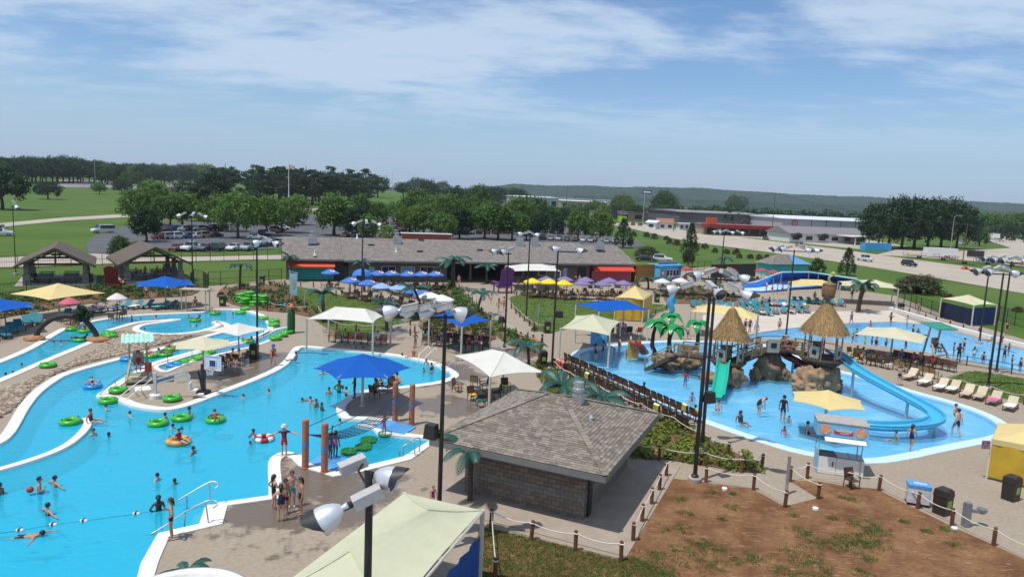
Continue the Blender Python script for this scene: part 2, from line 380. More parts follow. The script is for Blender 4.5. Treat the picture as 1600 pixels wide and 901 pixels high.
def basin(name,loops,depth,wz,mfloor,mwater,kerbw=0.55,label=None,kerb=True,kz=0.05,mk=None):
 mb=MB();v,t=fill(loops)
 fl=sheet(name+'_floor',loops,-depth,mfloor)
 for lp in loops:
  k=len(lp);mb.add([(x,y,-0.02)for x,y in lp]+[(x,y,-depth)for x,y in lp],[(i,(i+1)%k,k+(i+1)%k,k+i)for i in range(k)])
 mb.build('basin_wall',mfloor,fl)
 if kerb:
  for q,lp in enumerate(loops):
   kb=MB();k=len(lp);out=offset(lp,kerbw if q==0 else-kerbw);ins=offset(lp,-0.04 if q==0 else 0.04)
   rows=[[(x,y,-0.16)for x,y in ins],[(x,y,kz)for x,y in ins],[(x,y,kz)for x,y in out],[(x,y,-0.02)for x,y in out]]
   rows=[r+[r[0]]for r in rows];kb.grid(rows)
   kb.build('pool_kerb',mk or M_kerb,fl)
 w=sheet(name+'_water',loops,wz,mwater)
 return fl
basin('lagoon_pool',[OUTER,ISLE],1.15,-0.10,M_floor_deep,M_water)
M_water2=bpy.data.materials.new('shallow_water');M_water2.use_nodes=True;water_mat(M_water2,(0.80,0.93,0.97),2.2,0.4,(0.20,0.54,0.74),0.3)
basin('tube_ramp',[RAMP],0.35,-0.10,M_floor_shallow,M_water2,kerbw=0.3)
M_kerb_blue=mat('pale_blue_kerb',(0.52,0.68,0.80),0.6,var=0.05,coords='World')
basin('splash_pool',[KIDS_POOL],0.34,-0.08,M_floor_shallow,M_water2,kerbw=0.75,kz=0.02,mk=M_kerb_blue)
basin('wave_pool',[WAVE],0.6,-0.06,M_floor_shallow,M_water2,kerb=False)
sheet('wave_pool_beach',[smooth_loop(pxl([(1098,492),(1130,487),(1200,488),(1300,486),(1391,485)]),3,False)+pxl([(1440,506),(1400,502.5),(1385,502.6)])+smooth_loop(pxl([(1320,505),(1235,512.6),(1160,523.6),(1150,528),(1120,520),(1098,500)]),3,False)],0.008,M_pave)
def wall_along(name,pts,w,z0,z1,m,parent=None):
 """solid wall of width w along a ground polyline"""
 mb=MB();lp=[];n_=len(pts)
 for i,p in enumerate(pts):
  a=Vector(pts[max(i-1,0)]);b=Vector(pts[min(i+1,n_-1)]);d=(b-a).normalized();nn=Vector((-d.y,d.x))*w/2
  lp.append((p[0]+nn.x,p[1]+nn.y,p[0]-nn.x,p[1]-nn.y))
 rows=[[(q[0],q[1],z0)for q in lp],[(q[0],q[1],z1)for q in lp],[(q[2],q[3],z1)for q in lp],[(q[2],q[3],z0)for q in lp]]
 mb.grid(rows);mb.add([rows[0][0],rows[1][0],rows[2][0],rows[3][0]],[(0,1,2,3)]);mb.add([rows[0][-1],rows[1][-1],rows[2][-1],rows[3][-1]],[(3,2,1,0)])
 o=mb.build(name,m,parent);return o
tag(wall_along('pool_wall',pxl([(1391,484),(1440,499),(1475,510),(1550,530.5),(1700,567)]),0.5,-0.5,0.45,M_kerb),'long white concrete wall along the back of the wave pool','pool wall')
tag(wall_along('pool_wall',smooth_loop(pxl([(-300,792),(-60,749),(0,733),(62,714),(103,696),(128,676),(138,660),(134,653)]),4,False),0.42,-1.15,0.05,M_kerb),'curved white dividing wall in the lagoon ending beside two swimmers','pool wall')
M_blue_pad=mat('blue_pad',(0.10,0.36,0.72),0.5,var=0.08,scale=2)
for pts,lab in(([(583,668),(604,656),(650,668),(631,680)],'blue padded corner behind the lily pads under two orange posts'),([(482,723),(508,709),(556,719),(524,737)],'blue padded corner at the foot of the near orange posts')):
 m_=MB();m_.prism(pxl(pts)[::-1]if area(pxl(pts))<0 else pxl(pts),-0.5,0.075);tag(m_.build('blue_pad',M_blue_pad),lab,'pad')
def soil_mat():
 m=bpy.data.materials.new('patchy_soil');m.use_nodes=True;t,ns,lk=wire(m);b=ns['Principled BSDF'];b.inputs['Roughness'].default_value=0.95;b.inputs['Specular IOR Level'].default_value=0.1
 g=ns.new('ShaderNodeNewGeometry')
 def nz(s,d=8,st=None):
  n=ns.new('ShaderNodeTexNoise');n.inputs['Scale'].default_value=s;n.inputs['Detail'].default_value=d;n.inputs['Roughness'].default_value=0.65
  if st:
   q=ns.new('ShaderNodeMapping');q.inputs['Scale'].default_value=st;q.inputs['Rotation'].default_value=(0,0,0.5);lk.new(g.outputs['Position'],q.inputs[0]);lk.new(q.outputs[0],n.inputs['Vector'])
  else:lk.new(g.outputs['Position'],n.inputs['Vector'])
  return n.outputs[0]
 def rm(s,a,c):
  n=ns.new('ShaderNodeMapRange');n.inputs[1].default_value=a;n.inputs[2].default_value=c;lk.new(s,n.inputs[0]);return n.outputs[0]
 def mx(f,a,c):
  n=ns.new('ShaderNodeMix');n.data_type='RGBA';lk.new(f,n.inputs[0])
  for i,q in((6,a),(7,c)):
   if isinstance(q,tuple):n.inputs[i].default_value=(*q,1)
   else:lk.new(q,n.inputs[i])
  return n.outputs[2]
 c=mx(rm(nz(0.6),.38,.62),(0.13,0.060,0.029),(0.235,0.125,0.062))
 c=mx(rm(nz(3.2,8,(0.5,2.2,1)),.56,.72),c,(0.37,0.24,0.14))
 c=mx(rm(nz(7.0,8),.52,.70),c,(0.10,0.055,0.03))
 lk.new(c,b.inputs['Base Color']);bp=ns.new('ShaderNodeBump');bp.inputs['Strength'].default_value=0.7;bp.inputs['Distance'].default_value=0.05
 lk.new(nz(4.0),bp.inputs['Height']);lk.new(bp.outputs[0],b.inputs['Normal']);return m
M_soil=soil_mat()
M_mulch=mat('bark_mulch',(0.13,0.075,0.045),0.95,c2=(0.20,0.12,0.07),scale=3.0,coords='World',bump=0.5,spec=0.1)
M_asphalt=mat('asphalt',(0.075,0.077,0.083),0.9,c2=(0.10,0.10,0.105),scale=0.15,coords='World',detail=8)
M_road=mat('concrete_road',(0.42,0.355,0.28),0.85,c2=(0.34,0.29,0.235),scale=0.08,coords='World',detail=8)
LAWNS={'lawn_left':[(404,452),(440,447),(470,449),(505,455),(560,466),(620,471),(655,480),(690,488),(700,494),(660,500),(612,508),(600,517),(560,519.5),(527,517),(508,511),(492,500),(470,490),(440,486),(415,484),(406,470)],
 'lawn_middle':[(800,463),(845,461),(880,468),(960,472),(1035,476),(1043,482),(1030,488),(1000,494),(945,500),(890,513),(862,519),(843,517),(828,506),(812,491),(800,476)],
 'lawn_right':[(1463,597),(1495,587),(1525,580),(1600,592),(1760,626),(1760,676),(1600,630),(1530,613)]}
LAWN_W={}
for k,p in LAWNS.items():
 LAWN_W[k]=smooth_loop(pxl(p),3);sheet(k,[LAWN_W[k]],0.03,M_lawn)
SOIL=pxl([(700,1010),(735,880),(751,823),(800,833),(968,874),(986,852),(1041,746),(1175,763),(1226,791),(1278,778),(1234,751),(1275,751),(1325,760),(1370,764),(1434,796),(1487,822),(1552,851),(1600,873),(1800,962),(1800,1010)])
sheet('soil',[SOIL],0.02,M_soil)
BEDS={'bed_near':[(985,713),(1000,658),(1025,653),(1080,674),(1187,728),(1168,738),(1100,727),(1037,717)],
 'bed_path':[(698,444),(709,444),(735,470),(757,492),(775,505),(830,532),(845,546),(838,556),(790,536),(770,520),(735,500),(720,487),(705,470)],
 'bed_umbrella':[(655,505),(690,497),(735,500),(772,522),(765,532),(700,528),(662,516)],
 'bed_chairs':[(846,560),(880,597),(940,628),(1010,657),(1000,668),(940,648),(900,640),(868,622),(848,600),(836,578)],
 'bed_patio':[(590,444),(640,447),(697,449),(720,470),(722,484),(690,478),(650,468),(612,460)],
 'bed_tubes':[(345,452),(400,446),(445,446),(470,470),(500,497),(455,489),(402,484),(352,471)],
 'bed_hoop':[(1035,447),(1085,448),(1125,458),(1165,462),(1145,472),(1098,474),(1050,474),(1038,468)],
 'bed_back_left':[(-60,482),(40,462),(140,450),(240,449),(312,446),(300,461),(235,466),(140,474),(30,492),(-40,504)]}
BED_W={}
for i,(k,p)in enumerate(BEDS.items()):
 BED_W[k]=smooth_loop(pxl(p),3);sheet(k,[BED_W[k]],0.04+0.006*i,M_mulch)
GRAVEL=smooth_loop(pxl([(186,518),(215,521),(262,524),(300,524.5),(275,531),(240,541),(200,552),(160,561),(110,575),(70,592),(45,611),(25,634),(0,652),(-60,680),(-200,715),(-240,690),(-60,634),(0,611),(75,582),(150,546),(172,525)]),3)
M_gravel=mat('gravel_bed',(0.21,0.155,0.105),0.9,c2=(0.36,0.30,0.235),scale=2.6,coords='World',bump=0.8,detail=3,lo=.4,hi=.6)
sheet('gravel_bed',[GRAVEL],0.025,M_gravel)
def drape(name,loop,m,dz=0.05,step=25.0):
 xs=[p[0]for p in loop];ys=[p[1]for p in loop];ex=[]
 x=min(xs)
 while x<max(xs):
  y=min(ys)
  while y<max(ys):
   if inside((x,y),loop):ex.append((x+random.uniform(-1,1),y+random.uniform(-1,1)))
   y+=step
  x+=step
 v,t=fill([loop],ex);mb=MB();mb.add([(a,b,hgt(a,b)+dz)for a,b in v],t)
 mb.f=[f if((mb.v[f[1]][0]-mb.v[f[0]][0])*(mb.v[f[2]][1]-mb.v[f[0]][1])-(mb.v[f[1]][1]-mb.v[f[0]][1])*(mb.v[f[2]][0]-mb.v[f[0]][0]))>0 else f[::-1]for f in mb.f]
 return tag(mb.build(name,m,smooth=True),kind='structure')
drape('highway',pxl([(985,357),(1050,372),(1100,381),(1200,394),(1300,408),(1400,424),(1500,441),(1640,466),(2000,530),(2000,478),(1640,436),(1500,415),(1400,402),(1300,388),(1200,376),(1090,363),(1000,350),(960,345),(880,338),(870,341),(940,349)]),M_road,0.06)
drape('service_road',pxl([(-300,418),(0,418),(100,415),(200,411),(330,408),(445,405),(445,398),(330,401),(200,402),(150,395),(0,403),(-300,406)]),M_road,0.05)
drape('park_road',pxl([(-200,368),(0,355),(100,345),(205,339),(330,331),(420,327),(420,324),(330,327),(205,334),(100,340),(0,349),(-200,360)]),M_road,0.06)
drape('far_road',pxl([(410,330),(480,329),(560,331),(700,334),(870,339),(870,336),(700,329),(560,326),(480,325),(410,326)]),M_road,0.06)
drape('driveway',pxl([(132,384),(140,396),(175,397),(185,375),(205,355),(195,352),(150,368)]),M_asphalt,0.07)
drape('car_park',pxl([(180,372),(240,388),(330,394),(430,388),(560,384),(760,384),(980,388),(1010,384),(1000,378),(930,362),(860,348),(700,341),(560,338),(470,334),(420,338),(300,345),(205,352)]),M_asphalt,0.045)
drape('forecourt',pxl([(1060,365),(1180,372),(1290,384),(1370,392),(1420,385),(1340,372),(1230,362),(1110,355)]),M_road,0.05)
drape('side_road',pxl([(1370,398),(1500,406),(1640,420),(1640,385),(1590,372),(1560,366),(1545,375),(1580,387),(1500,392),(1400,390)]),M_road,0.05)
drape('far_car_park',pxl([(80,300),(200,303),(330,307),(330,303),(230,298),(150,294),(80,293)]),mat('old_asphalt',(0.22,0.21,0.20),0.9,coords='World',scale=0.1),0.12)
# ================================================================ BUILDINGS
def shingle_mat(name,a,b_,sc=None):
 m=bpy.data.materials.new(name);m.use_nodes=True;t,ns,lk=wire(m);b=ns['Principled BSDF'];b.inputs['Roughness'].default_value=0.92;b.inputs['Specular IOR Level'].default_value=0.15
 g=ns.new('ShaderNodeNewGeometry');mx=ns.new('ShaderNodeMix');mx.data_type='RGBA';mx.inputs[6].default_value=(*a,1);mx.inputs[7].default_value=(*b_,1)
 if sc is None:lk.new(g.outputs['Random Per Island'],mx.inputs[0])
 else:
  n_=ns.new('ShaderNodeTexNoise');n_.inputs['Scale'].default_value=sc;n_.inputs['Detail'].default_value=7;n_.inputs['Roughness'].default_value=0.75;lk.new(g.outputs['Position'],n_.inputs['Vector'])
  r=ns.new('ShaderNodeMapRange');r.inputs[1].default_value=.36;r.inputs[2].default_value=.64;lk.new(n_.outputs[0],r.inputs[0]);lk.new(r.outputs[0],mx.inputs[0])
 lk.new(mx.outputs[2],b.inputs['Base Color']);return m
M_shingle=shingle_mat('shingle',(0.28,0.238,0.195),(0.155,0.13,0.107))
M_roof_far=shingle_mat('far_shingle',(0.24,0.213,0.19),(0.13,0.115,0.103),1.6)
M_fascia=mat('grey_fascia',(0.17,0.165,0.165),0.7,var=0.05)
M_block=mat('brown_block',(0.15,0.115,0.09),0.9,c2=(0.205,0.16,0.125),scale=9,rnd=0.2,bump=0.3)
M_block_pale=mat('grey_block',(0.20,0.18,0.16),0.9,c2=(0.16,0.145,0.13),scale=9,rnd=0.1)
M_mortar=mat('mortar',(0.25,0.225,0.20),0.9,var=0.05)
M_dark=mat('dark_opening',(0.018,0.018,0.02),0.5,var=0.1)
M_glass=mat('window_glass',(0.03,0.045,0.06),0.08,var=0.1,spec=0.6)
M_steel=mat('galvanised_steel',(0.50,0.51,0.52),0.42,var=0.1,metal=0.7,scale=3)
M_white=mat('white_paint',(0.72,0.71,0.68),0.55,var=0.05)
M_black=mat('black_metal',(0.018,0.018,0.02),0.45,var=0.1,spec=0.5)
M_wood=mat('brown_wood',(0.17,0.085,0.045),0.75,c2=(0.11,0.052,0.028),scale=4,stretch=(1,1,6),rnd=0.15)
M_post=mat('post_wood',(0.155,0.058,0.03),0.75,c2=(0.10,0.036,0.02),scale=5,stretch=(3,3,0.5),rnd=0.2)
M_rope=mat('white_rope',(0.66,0.62,0.54),0.9,var=0.1,scale=30)
M_tan_metal=mat('tan_post',(0.52,0.48,0.41),0.5,var=0.05)
def fore_building():
 ez=2.75
 FL,FR,BR,BL=[Vector((*G(x,y,ez),0))for x,y in((684,687),(956,747),(1023,644),(797,607))]
 c=(FL+FR+BR+BL)/4;u=((FR-FL)+(BR-BL)).normalized();v=Vector((-u.y,u.x,0))
 hw=((FR-FL).length+(BR-BL).length)/4;hd=((BR-FR).dot(v)+(BL-FL).dot(v))/4
 rz=math.atan2(u.y,u.x)
 t=thing('service_building','brown block building with grey shingle hip roof in the foreground','building',(c.x,c.y,0),rz)
 ov=1.25;w,d=hw-ov,hd-ov;H=2.72
 core=MB();core.box((0,0,H/2),(2*w-0.06,2*d-0.06,H));core.build('mortar_core',M_mortar,t)
 me=None;bw,bh,bd=0.40,0.20,0.2;rows=int(H/bh)
 bm=MB();bm.box((0,0,0),(bw-0.014,0.16,bh-0.014));me_b=bm.mesh('block',M_block);me_p=bm.mesh('block',M_block_pale)
 nb=0;ncol=int(2*w/bw)
 rest=MB();rest2=MB()
 for r in range(rows):
  pale=r in(4,5)
  for i in range(ncol+1):
   x=-w+(i+0.5)*bw-(bw/2 if r%2 else 0)
   x0,x1=max(x-bw/2,-w),min(x+bw/2,w)
   if x1-x0<0.08:continue
   dy=random.uniform(-0.006,0.008);z=(r+0.5)*bh
   if nb<290 and x1-x0>bw-0.01:
    o=obj('block',me_p if pale else me_b,t,(x,-d+0.05+dy,z));nb+=1
   else:(rest2 if pale else rest).box(((x0+x1)/2,-d+0.05+dy,z),(x1-x0-0.014,0.16,bh-0.014))
  m_=int(2*d/bw)
  for i in range(m_+1):
   y=-d+(i+0.5)*bw-(bw/2 if r%2 else 0)
   for sx in(-1,1):
    y0,y1=max(y-bw/2,-d+0.14),min(y+bw/2,d)
    if y1-y0>0.08:(rest2 if pale else rest).box((sx*(w-0.05)+random.uniform(-.006,.006),(y0+y1)/2,z),(0.16,y1-y0-0.014,bh-0.014))
 tag(rest.build('block_courses',M_block,t),kind='stuff');tag(rest2.build('block_band',M_block_pale,t),kind='stuff')
 fl=MB()
 apron=fl.box((0.5,-0.4,0.02),(2*hw+1.6,2*hd+1.0,0.05));fl.build('apron_slab',mat('apron_concrete',(0.34,0.28,0.22),0.85,c2=(0.28,0.23,0.185),scale=1.2,coords='World'),t)
 az=4.35;rl=0.35
 A,B=Vector((-rl,0,az)),Vector((rl,0,az))
 cor=[Vector((-hw,-hd,ez)),Vector((hw,-hd,ez)),Vector((hw,hd,ez)),Vector((-hw,hd,ez))]
 rf=MB();rf.add([cor[0],cor[1],cor[2],cor[3],A,B],[(0,1,5,4),(1,2,5),(2,3,4,5),(3,0,4)])
 rf.add([cor[0]-Vector((0,0,.05)),cor[1]-Vector((0,0,.05)),cor[2]-Vector((0,0,.05)),cor[3]-Vector((0,0,.05))],[(3,2,1,0)])
 roof=rf.build('roof',M_shingle,t)
 sh=MB()
 for(P,Q,a,b_)in((cor[0],cor[1],A,B),(cor[1],cor[2],B,B),(cor[2],cor[3],B,A),(cor[3],cor[0],A,A)):
  L0=(Q-P).length;slope=((a+b_)/2-(P+Q)/2);n_r=int(slope.length/0.15)
  nrm=(Q-P).cross(slope).normalized();e=(Q-P).normalized();s_=slope.normalized()
  for r in range(n_r):
   f0,f1=r/n_r,(r+1.25)/n_r
   l0=P.lerp(a,f0);r0=Q.lerp(b_,f0);ln=(r0-l0).length
   x=random.uniform(-0.3,0)
   while x<ln:
    wdt=random.choice((0.22,0.3,0.34,0.4));x0,x1=max(x,0),min(x+wdt-0.012,ln);x+=wdt
    if x1-x0<0.05:continue
    th=0.022+random.random()*0.014
    p0=l0+e*x0+nrm*th;p1=l0+e*x1+nrm*th;p2=p1+s_*(slope.length*1.2/n_r)-nrm*(th-0.004);p3=p0+s_*(slope.length*1.2/n_r)-nrm*(th-0.004)
    sh.add([p0,p1,p2,p3,p0-nrm*th,p1-nrm*th],[(0,1,2,3),(4,5,1,0)])
 tag(sh.build('shingle_courses',M_shingle,roof),kind='stuff')
 for P,a in((cor[0],A),(cor[1],B),(cor[2],B),(cor[3],A)):
  cp=MB();k=24
  for i in range(k):
   p,q=P.lerp(a,i/k)+Vector((0,0,0.045)),P.lerp(a,(i+1.15)/k)+Vector((0,0,0.03));cp.bar(p,q,0.26,0.03)
  tag(cp.build('hip_cap',M_shingle,roof),kind=None)
 fa=MB();
 for i in range(4):
  p,q=cor[i],cor[(i+1)%4];o_=Vector((0,0,-0.16));fa.bar(p+o_,q+o_,0.05,0.27)
 fa.build('fascia',M_fascia,t)
 so=MB();so.box((0,0,ez-0.2),(2*hw-0.1,2*hd-0.1,0.03));so.build('soffit',mat('soffit',(0.30,0.27,0.24),0.8),t)
 fx,fy=1.1,0.35;fz=3.95
 fm=MB();fm.box((fx,fy,fz+0.1),(0.5,0.5,0.75));fm.box((fx+0.1,fy-0.25,fz-0.16),(0.7,0.6,0.05));fl_=fm.build('flue_base',M_steel,roof)
 f2=MB();f2.lathe([(0.23,fz+0.45),(0.23,fz+0.62),(0.29,fz+0.64),(0.29,fz+0.8),(0.24,fz+0.82),(0.24,fz+1.12),(0.0,fz+1.14)],(fx,fy,0),18);f2.build('flue_cap',M_steel,roof,smooth=False)
 f3=MB();f3.tube([(2.1,-0.55,3.4),(2.1,-0.55,4.0)],0.06);f3.lathe([(0.16,3.66),(0.07,3.82)],(2.1,-0.55,0),10);f3.build('vent_pipe',M_steel,roof)
 dm=MB();dm.box((w+0.09,-d+0.55,1.1),(0.06,0.45,2.1));dm.build('downpipe',M_black,t)
 bd_=MB();bd_.box((w+0.14,d*0.15,1.25),(0.07,1.3,1.0));pb=bd_.build('menu_board',M_wood,t)
 b2=MB();b2.box((w+0.19,d*0.15-0.1,1.25),(0.02,0.9,0.7));b2.build('board_panel',mat('board_poster',(0.12,0.16,0.3),0.5,c2=(0.5,0.4,0.3),scale=6),pb)
 return t
fore_building()
def gable(t,x0,x1,y0,y1,ez,rz_,ov=0.9,name='roof'):
 ym=(y0+y1)/2;mb=MB()
 a=[(x0-ov,y0-ov,ez),(x1+ov,y0-ov,ez),(x1+ov,ym,rz_),(x0-ov,ym,rz_),(x1+ov,y1+ov,ez),(x0-ov,y1+ov,ez)]
 th=0.22;bt=[(p[0],p[1],p[2]-th)for p in a]
 mb.add(a+bt,[(0,1,2,3),(3,2,4,5),(7,6,9,8),(8,9,11,10),(0,6,7,1),(4,10,11,5),(1,7,8,2),(2,8,10,4),(0,3,9,6),(3,5,11,9)])
 o=mb.build(name,M_roof_far,t)
 f=MB();f.box(((x0+x1)/2,y0-ov-0.03,ez-0.12),(x1-x0+2*ov,0.06,0.28));f.build('gutter',M_fascia,o)
 return o
def main_building():
 A=Vector((*G(447,438.5),0));B=Vector((*G(984,441),0));u=(B-A).normalized();rz=math.atan2(u.y,u.x);Ln=(B-A).length
 t=thing('entrance_building','long low building with grey shingle roof behind the patio umbrellas','building',A,rz)
 px2x=lambda px:(Vector((*G(px,440),0))-A).dot(u)
 wallm=mat('brown_grey_wall',(0.125,0.11,0.10),0.85,c2=(0.10,0.088,0.08),scale=2.5)
 x1,x2,x3=px2x(545),px2x(918),Ln
 D_=15.0
 w=MB();w.box((x1/2,D_/2+0.6,1.6),(x1,D_-1.2,3.2));w.box(((x1+px2x(697))/2,D_/2,1.6),(px2x(697)-x1,D_,3.2))
 w.box(((px2x(790)+x2)/2,D_/2,1.6),(x2-px2x(790),D_,3.2));w.box(((x2+x3)/2,D_/2+0.4,1.6),(x3-x2,D_-0.8,3.2))
 w.box(((px2x(697)+px2x(790))/2,D_*0.75,1.6),(px2x(790)-px2x(697),D_*0.5,3.2));w.build('wall',wallm,t)
 cs=MB()
 for k in range(15):
  cs.box(((x1+px2x(697))/2,-0.012,0.12+k*0.2),(px2x(697)-x1-0.05,0.03,0.17));cs.box(((px2x(790)+x2)/2,-0.012,0.12+k*0.2),(x2-px2x(790)-0.05,0.03,0.17))
 tag(cs.build('block_courses',mat('brown_grey_course',(0.15,0.132,0.12),0.85,c2=(0.115,0.10,0.092),scale=3.5),t),kind='stuff')
 r1=gable(t,0.3,x1,0.3,D_,3.3,6.0);r2=gable(t,x1+0.05,x2,-0.7,D_+0.3,3.3,6.1);r3=gable(t,x2+0.02,x3,0.5,D_,3.2,5.75)
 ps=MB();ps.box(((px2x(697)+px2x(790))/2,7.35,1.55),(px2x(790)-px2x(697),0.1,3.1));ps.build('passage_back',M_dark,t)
 for px_ in(697,735,790):
  c_=MB();c_.box((px2x(px_),0.2,1.6),(0.35,0.35,3.2));c_.build('column',wallm,t)
 for(pa,pb_,z0,z1,cm,lab,am,yy)in((450,522,0.15,2.15,(0.02,0.28,0.28),'teal',(0.62,0.085,0.035),0.25),(921,981,0.1,2.0,(0.46,0.085,0.11),'pink',(0.62,0.055,0.03),-0.1)):
  xa,xb=px2x(pa),px2x(pb_);k=9;mm=mat(lab+'_boarding',cm,0.6,var=0.08,scale=3);s_=MB();s_.box(((xa+xb)/2,yy+0.02,(z0+z1)/2),(xb-xa,0.05,z1-z0));sb=s_.build('shutter',mm,t);tag(sb,lab+' boarded shutter')
  pm=MB();pm.box((0,0,0),(xb-xa,0.04,(z1-z0)/k-0.02));pme=pm.mesh('plank',mm)
  for i in range(k):obj('plank',pme,sb,((xa+xb)/2,yy-0.03,z0+(i+.5)*(z1-z0)/k))
  a_=MB();za=z1+0.12;a_.grid([[(xa-.1,yy,za+0.75),(xb+.1,yy,za+0.75)],[(xa-.1,yy-1.3,za),(xb+.1,yy-1.3,za)],[(xa-.1,yy-1.3,za-0.16),(xb+.1,yy-1.3,za-0.16)]]);a_.f=[f[::-1]for f in a_.f]
  a_.build('awning',mat(lab+'_awning',am,0.7,var=0.06),t)
 def opening(name,px0,px1,z0,z1,y=-0.02,panes=2,tint=M_glass):
  xa,xb=px2x(px0),px2x(px1);f=MB();fw=0.12
  for p,q in(((xa,y,z0),(xb,y,z0)),((xa,y,z1),(xb,y,z1)),((xa,y,z0),(xa,y,z1)),((xb,y,z0),(xb,y,z1))):f.bar(p,q,fw,fw)
  for i in range(1,panes):xm=xa+(xb-xa)*i/panes;f.bar((xm,y,z0),(xm,y,z1),0.08,0.08)
  fo=f.build(name,mat('pale_frame',(0.45,0.42,0.38),0.6),t)
  for i in range(panes):
   g=MB();a,b_=xa+(xb-xa)*i/panes+0.06,xa+(xb-xa)*(i+1)/panes-0.06;g.box(((a+b_)/2,y,(z0+z1)/2),(b_-a,0.03,z1-z0-0.12));g.build('pane',tint,fo)
 opening('window',597,618,1.0,2.35,-0.72+0.65);opening('window',657,688,1.0,2.35,-0.07,3)
 opening('window',627,648,1.0,2.3,-0.07,2,mat('blue_panel',(0.10,0.35,0.6),0.4));opening('service_window',840,852,1.1,2.2,-0.07,1,M_dark);opening('poster_frame',877,883,1.1,2.3,-0.07,1,mat('poster_blue',(0.10,0.25,0.5),0.4,c2=(0.5,0.5,0.5),scale=3))
 opening('poster_frame',577,585,1.25,2.2,-0.07,1,mat('poster_teal',(0.1,0.3,0.45),0.4,c2=(0.55,0.6,0.6),scale=4))
 d=MB();d.box((px2x(543),0.55,1.1),(2.2,0.08,2.2));d.build('door',mat('blue_grey_door',(0.03,0.045,0.065),0.5),t)
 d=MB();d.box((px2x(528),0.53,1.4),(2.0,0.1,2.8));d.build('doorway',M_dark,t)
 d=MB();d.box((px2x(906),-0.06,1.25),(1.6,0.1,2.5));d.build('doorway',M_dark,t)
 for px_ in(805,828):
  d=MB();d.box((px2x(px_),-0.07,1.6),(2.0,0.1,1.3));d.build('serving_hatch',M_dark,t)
 def on_roof(px_,py_,par,kind):
  best=None
  for k in range(200):
   y=-0.5+k*0.045;z=3.3+(y+1.6)/(D_/2+1.4)*2.8;P=A+u*0+Vector((-u.y,u.x,0))*y
   d_=ray(px_,py_);q=CO+d_*((z-CAMZ)/d_.z);lx=(q-A).dot(u);ly=(q-A).dot(Vector((-u.y,u.x,0)))
   e=abs(ly-y)
   if best is None or e<best[0]:best=(e,lx,y,z)
  _,x,y,z=best;m_=MB()
  if kind=='vent':
   m_.box((x,y,z+0.3),(1.3,1.1,0.9));m_.box((x,y,z+0.95),(1.0,0.9,0.5));m_.lathe([(0.3,z+1.2),(0.3,z+1.6),(0.42,z+1.62),(0.42,z+1.75),(0,z+1.8)],(x,y,0),12);m_.build('roof_vent',M_steel,par)
  elif kind=='pipe':m_.tube([(x,y,z-0.2),(x,y,z+0.7)],0.12);m_.lathe([(0.25,z-0.1),(0.13,z+0.25)],(x,y,0),8);m_.build('vent_pipe',M_white,par)
  else:m_.box((x,y,z),(0.9,0.5,0.35));m_.build('roof_box',M_black,par)
 on_roof(488,379,r1,'vent');on_roof(620,380,r2,'vent');on_roof(812,383,r2,'vent');on_roof(835,383,r2,'vent');on_roof(937,388,r3,'vent')
 on_roof(558,372,r2,'pipe');on_roof(619,393,r2,'pipe');on_roof(492,398,r1,'pipe');on_roof(656,393,r2,'box');on_roof(580,383,r2,'box');on_roof(750,391,r2,'box');on_roof(658,375.5,r2,'box')
 xa,xb=px2x(653),px2x(738);s_=MB();s_.box(((xa+xb)/2,D_+1.5,5.6),(xb-xa,1.0,1.7));sp=s_.build('red_parapet',mat('red_brick',(0.33,0.085,0.05),0.8),t);s_=MB();s_.box(((xa+xb)/2,D_+1.5,6.5),(xb-xa+0.3,1.3,0.16));s_.build('coping',M_white,sp)
 return t
main_building()
M_brown_roof=shingle_mat('pavilion_shingle',(0.15,0.12,0.097),(0.095,0.076,0.062),2.2)
M_stone=mat('grey_stone',(0.24,0.225,0.21),0.9,c2=(0.15,0.14,0.13),scale=3.5,bump=0.4)
M_slab=mat('slab_concrete',(0.40,0.36,0.31),0.85,coords='World',scale=1)
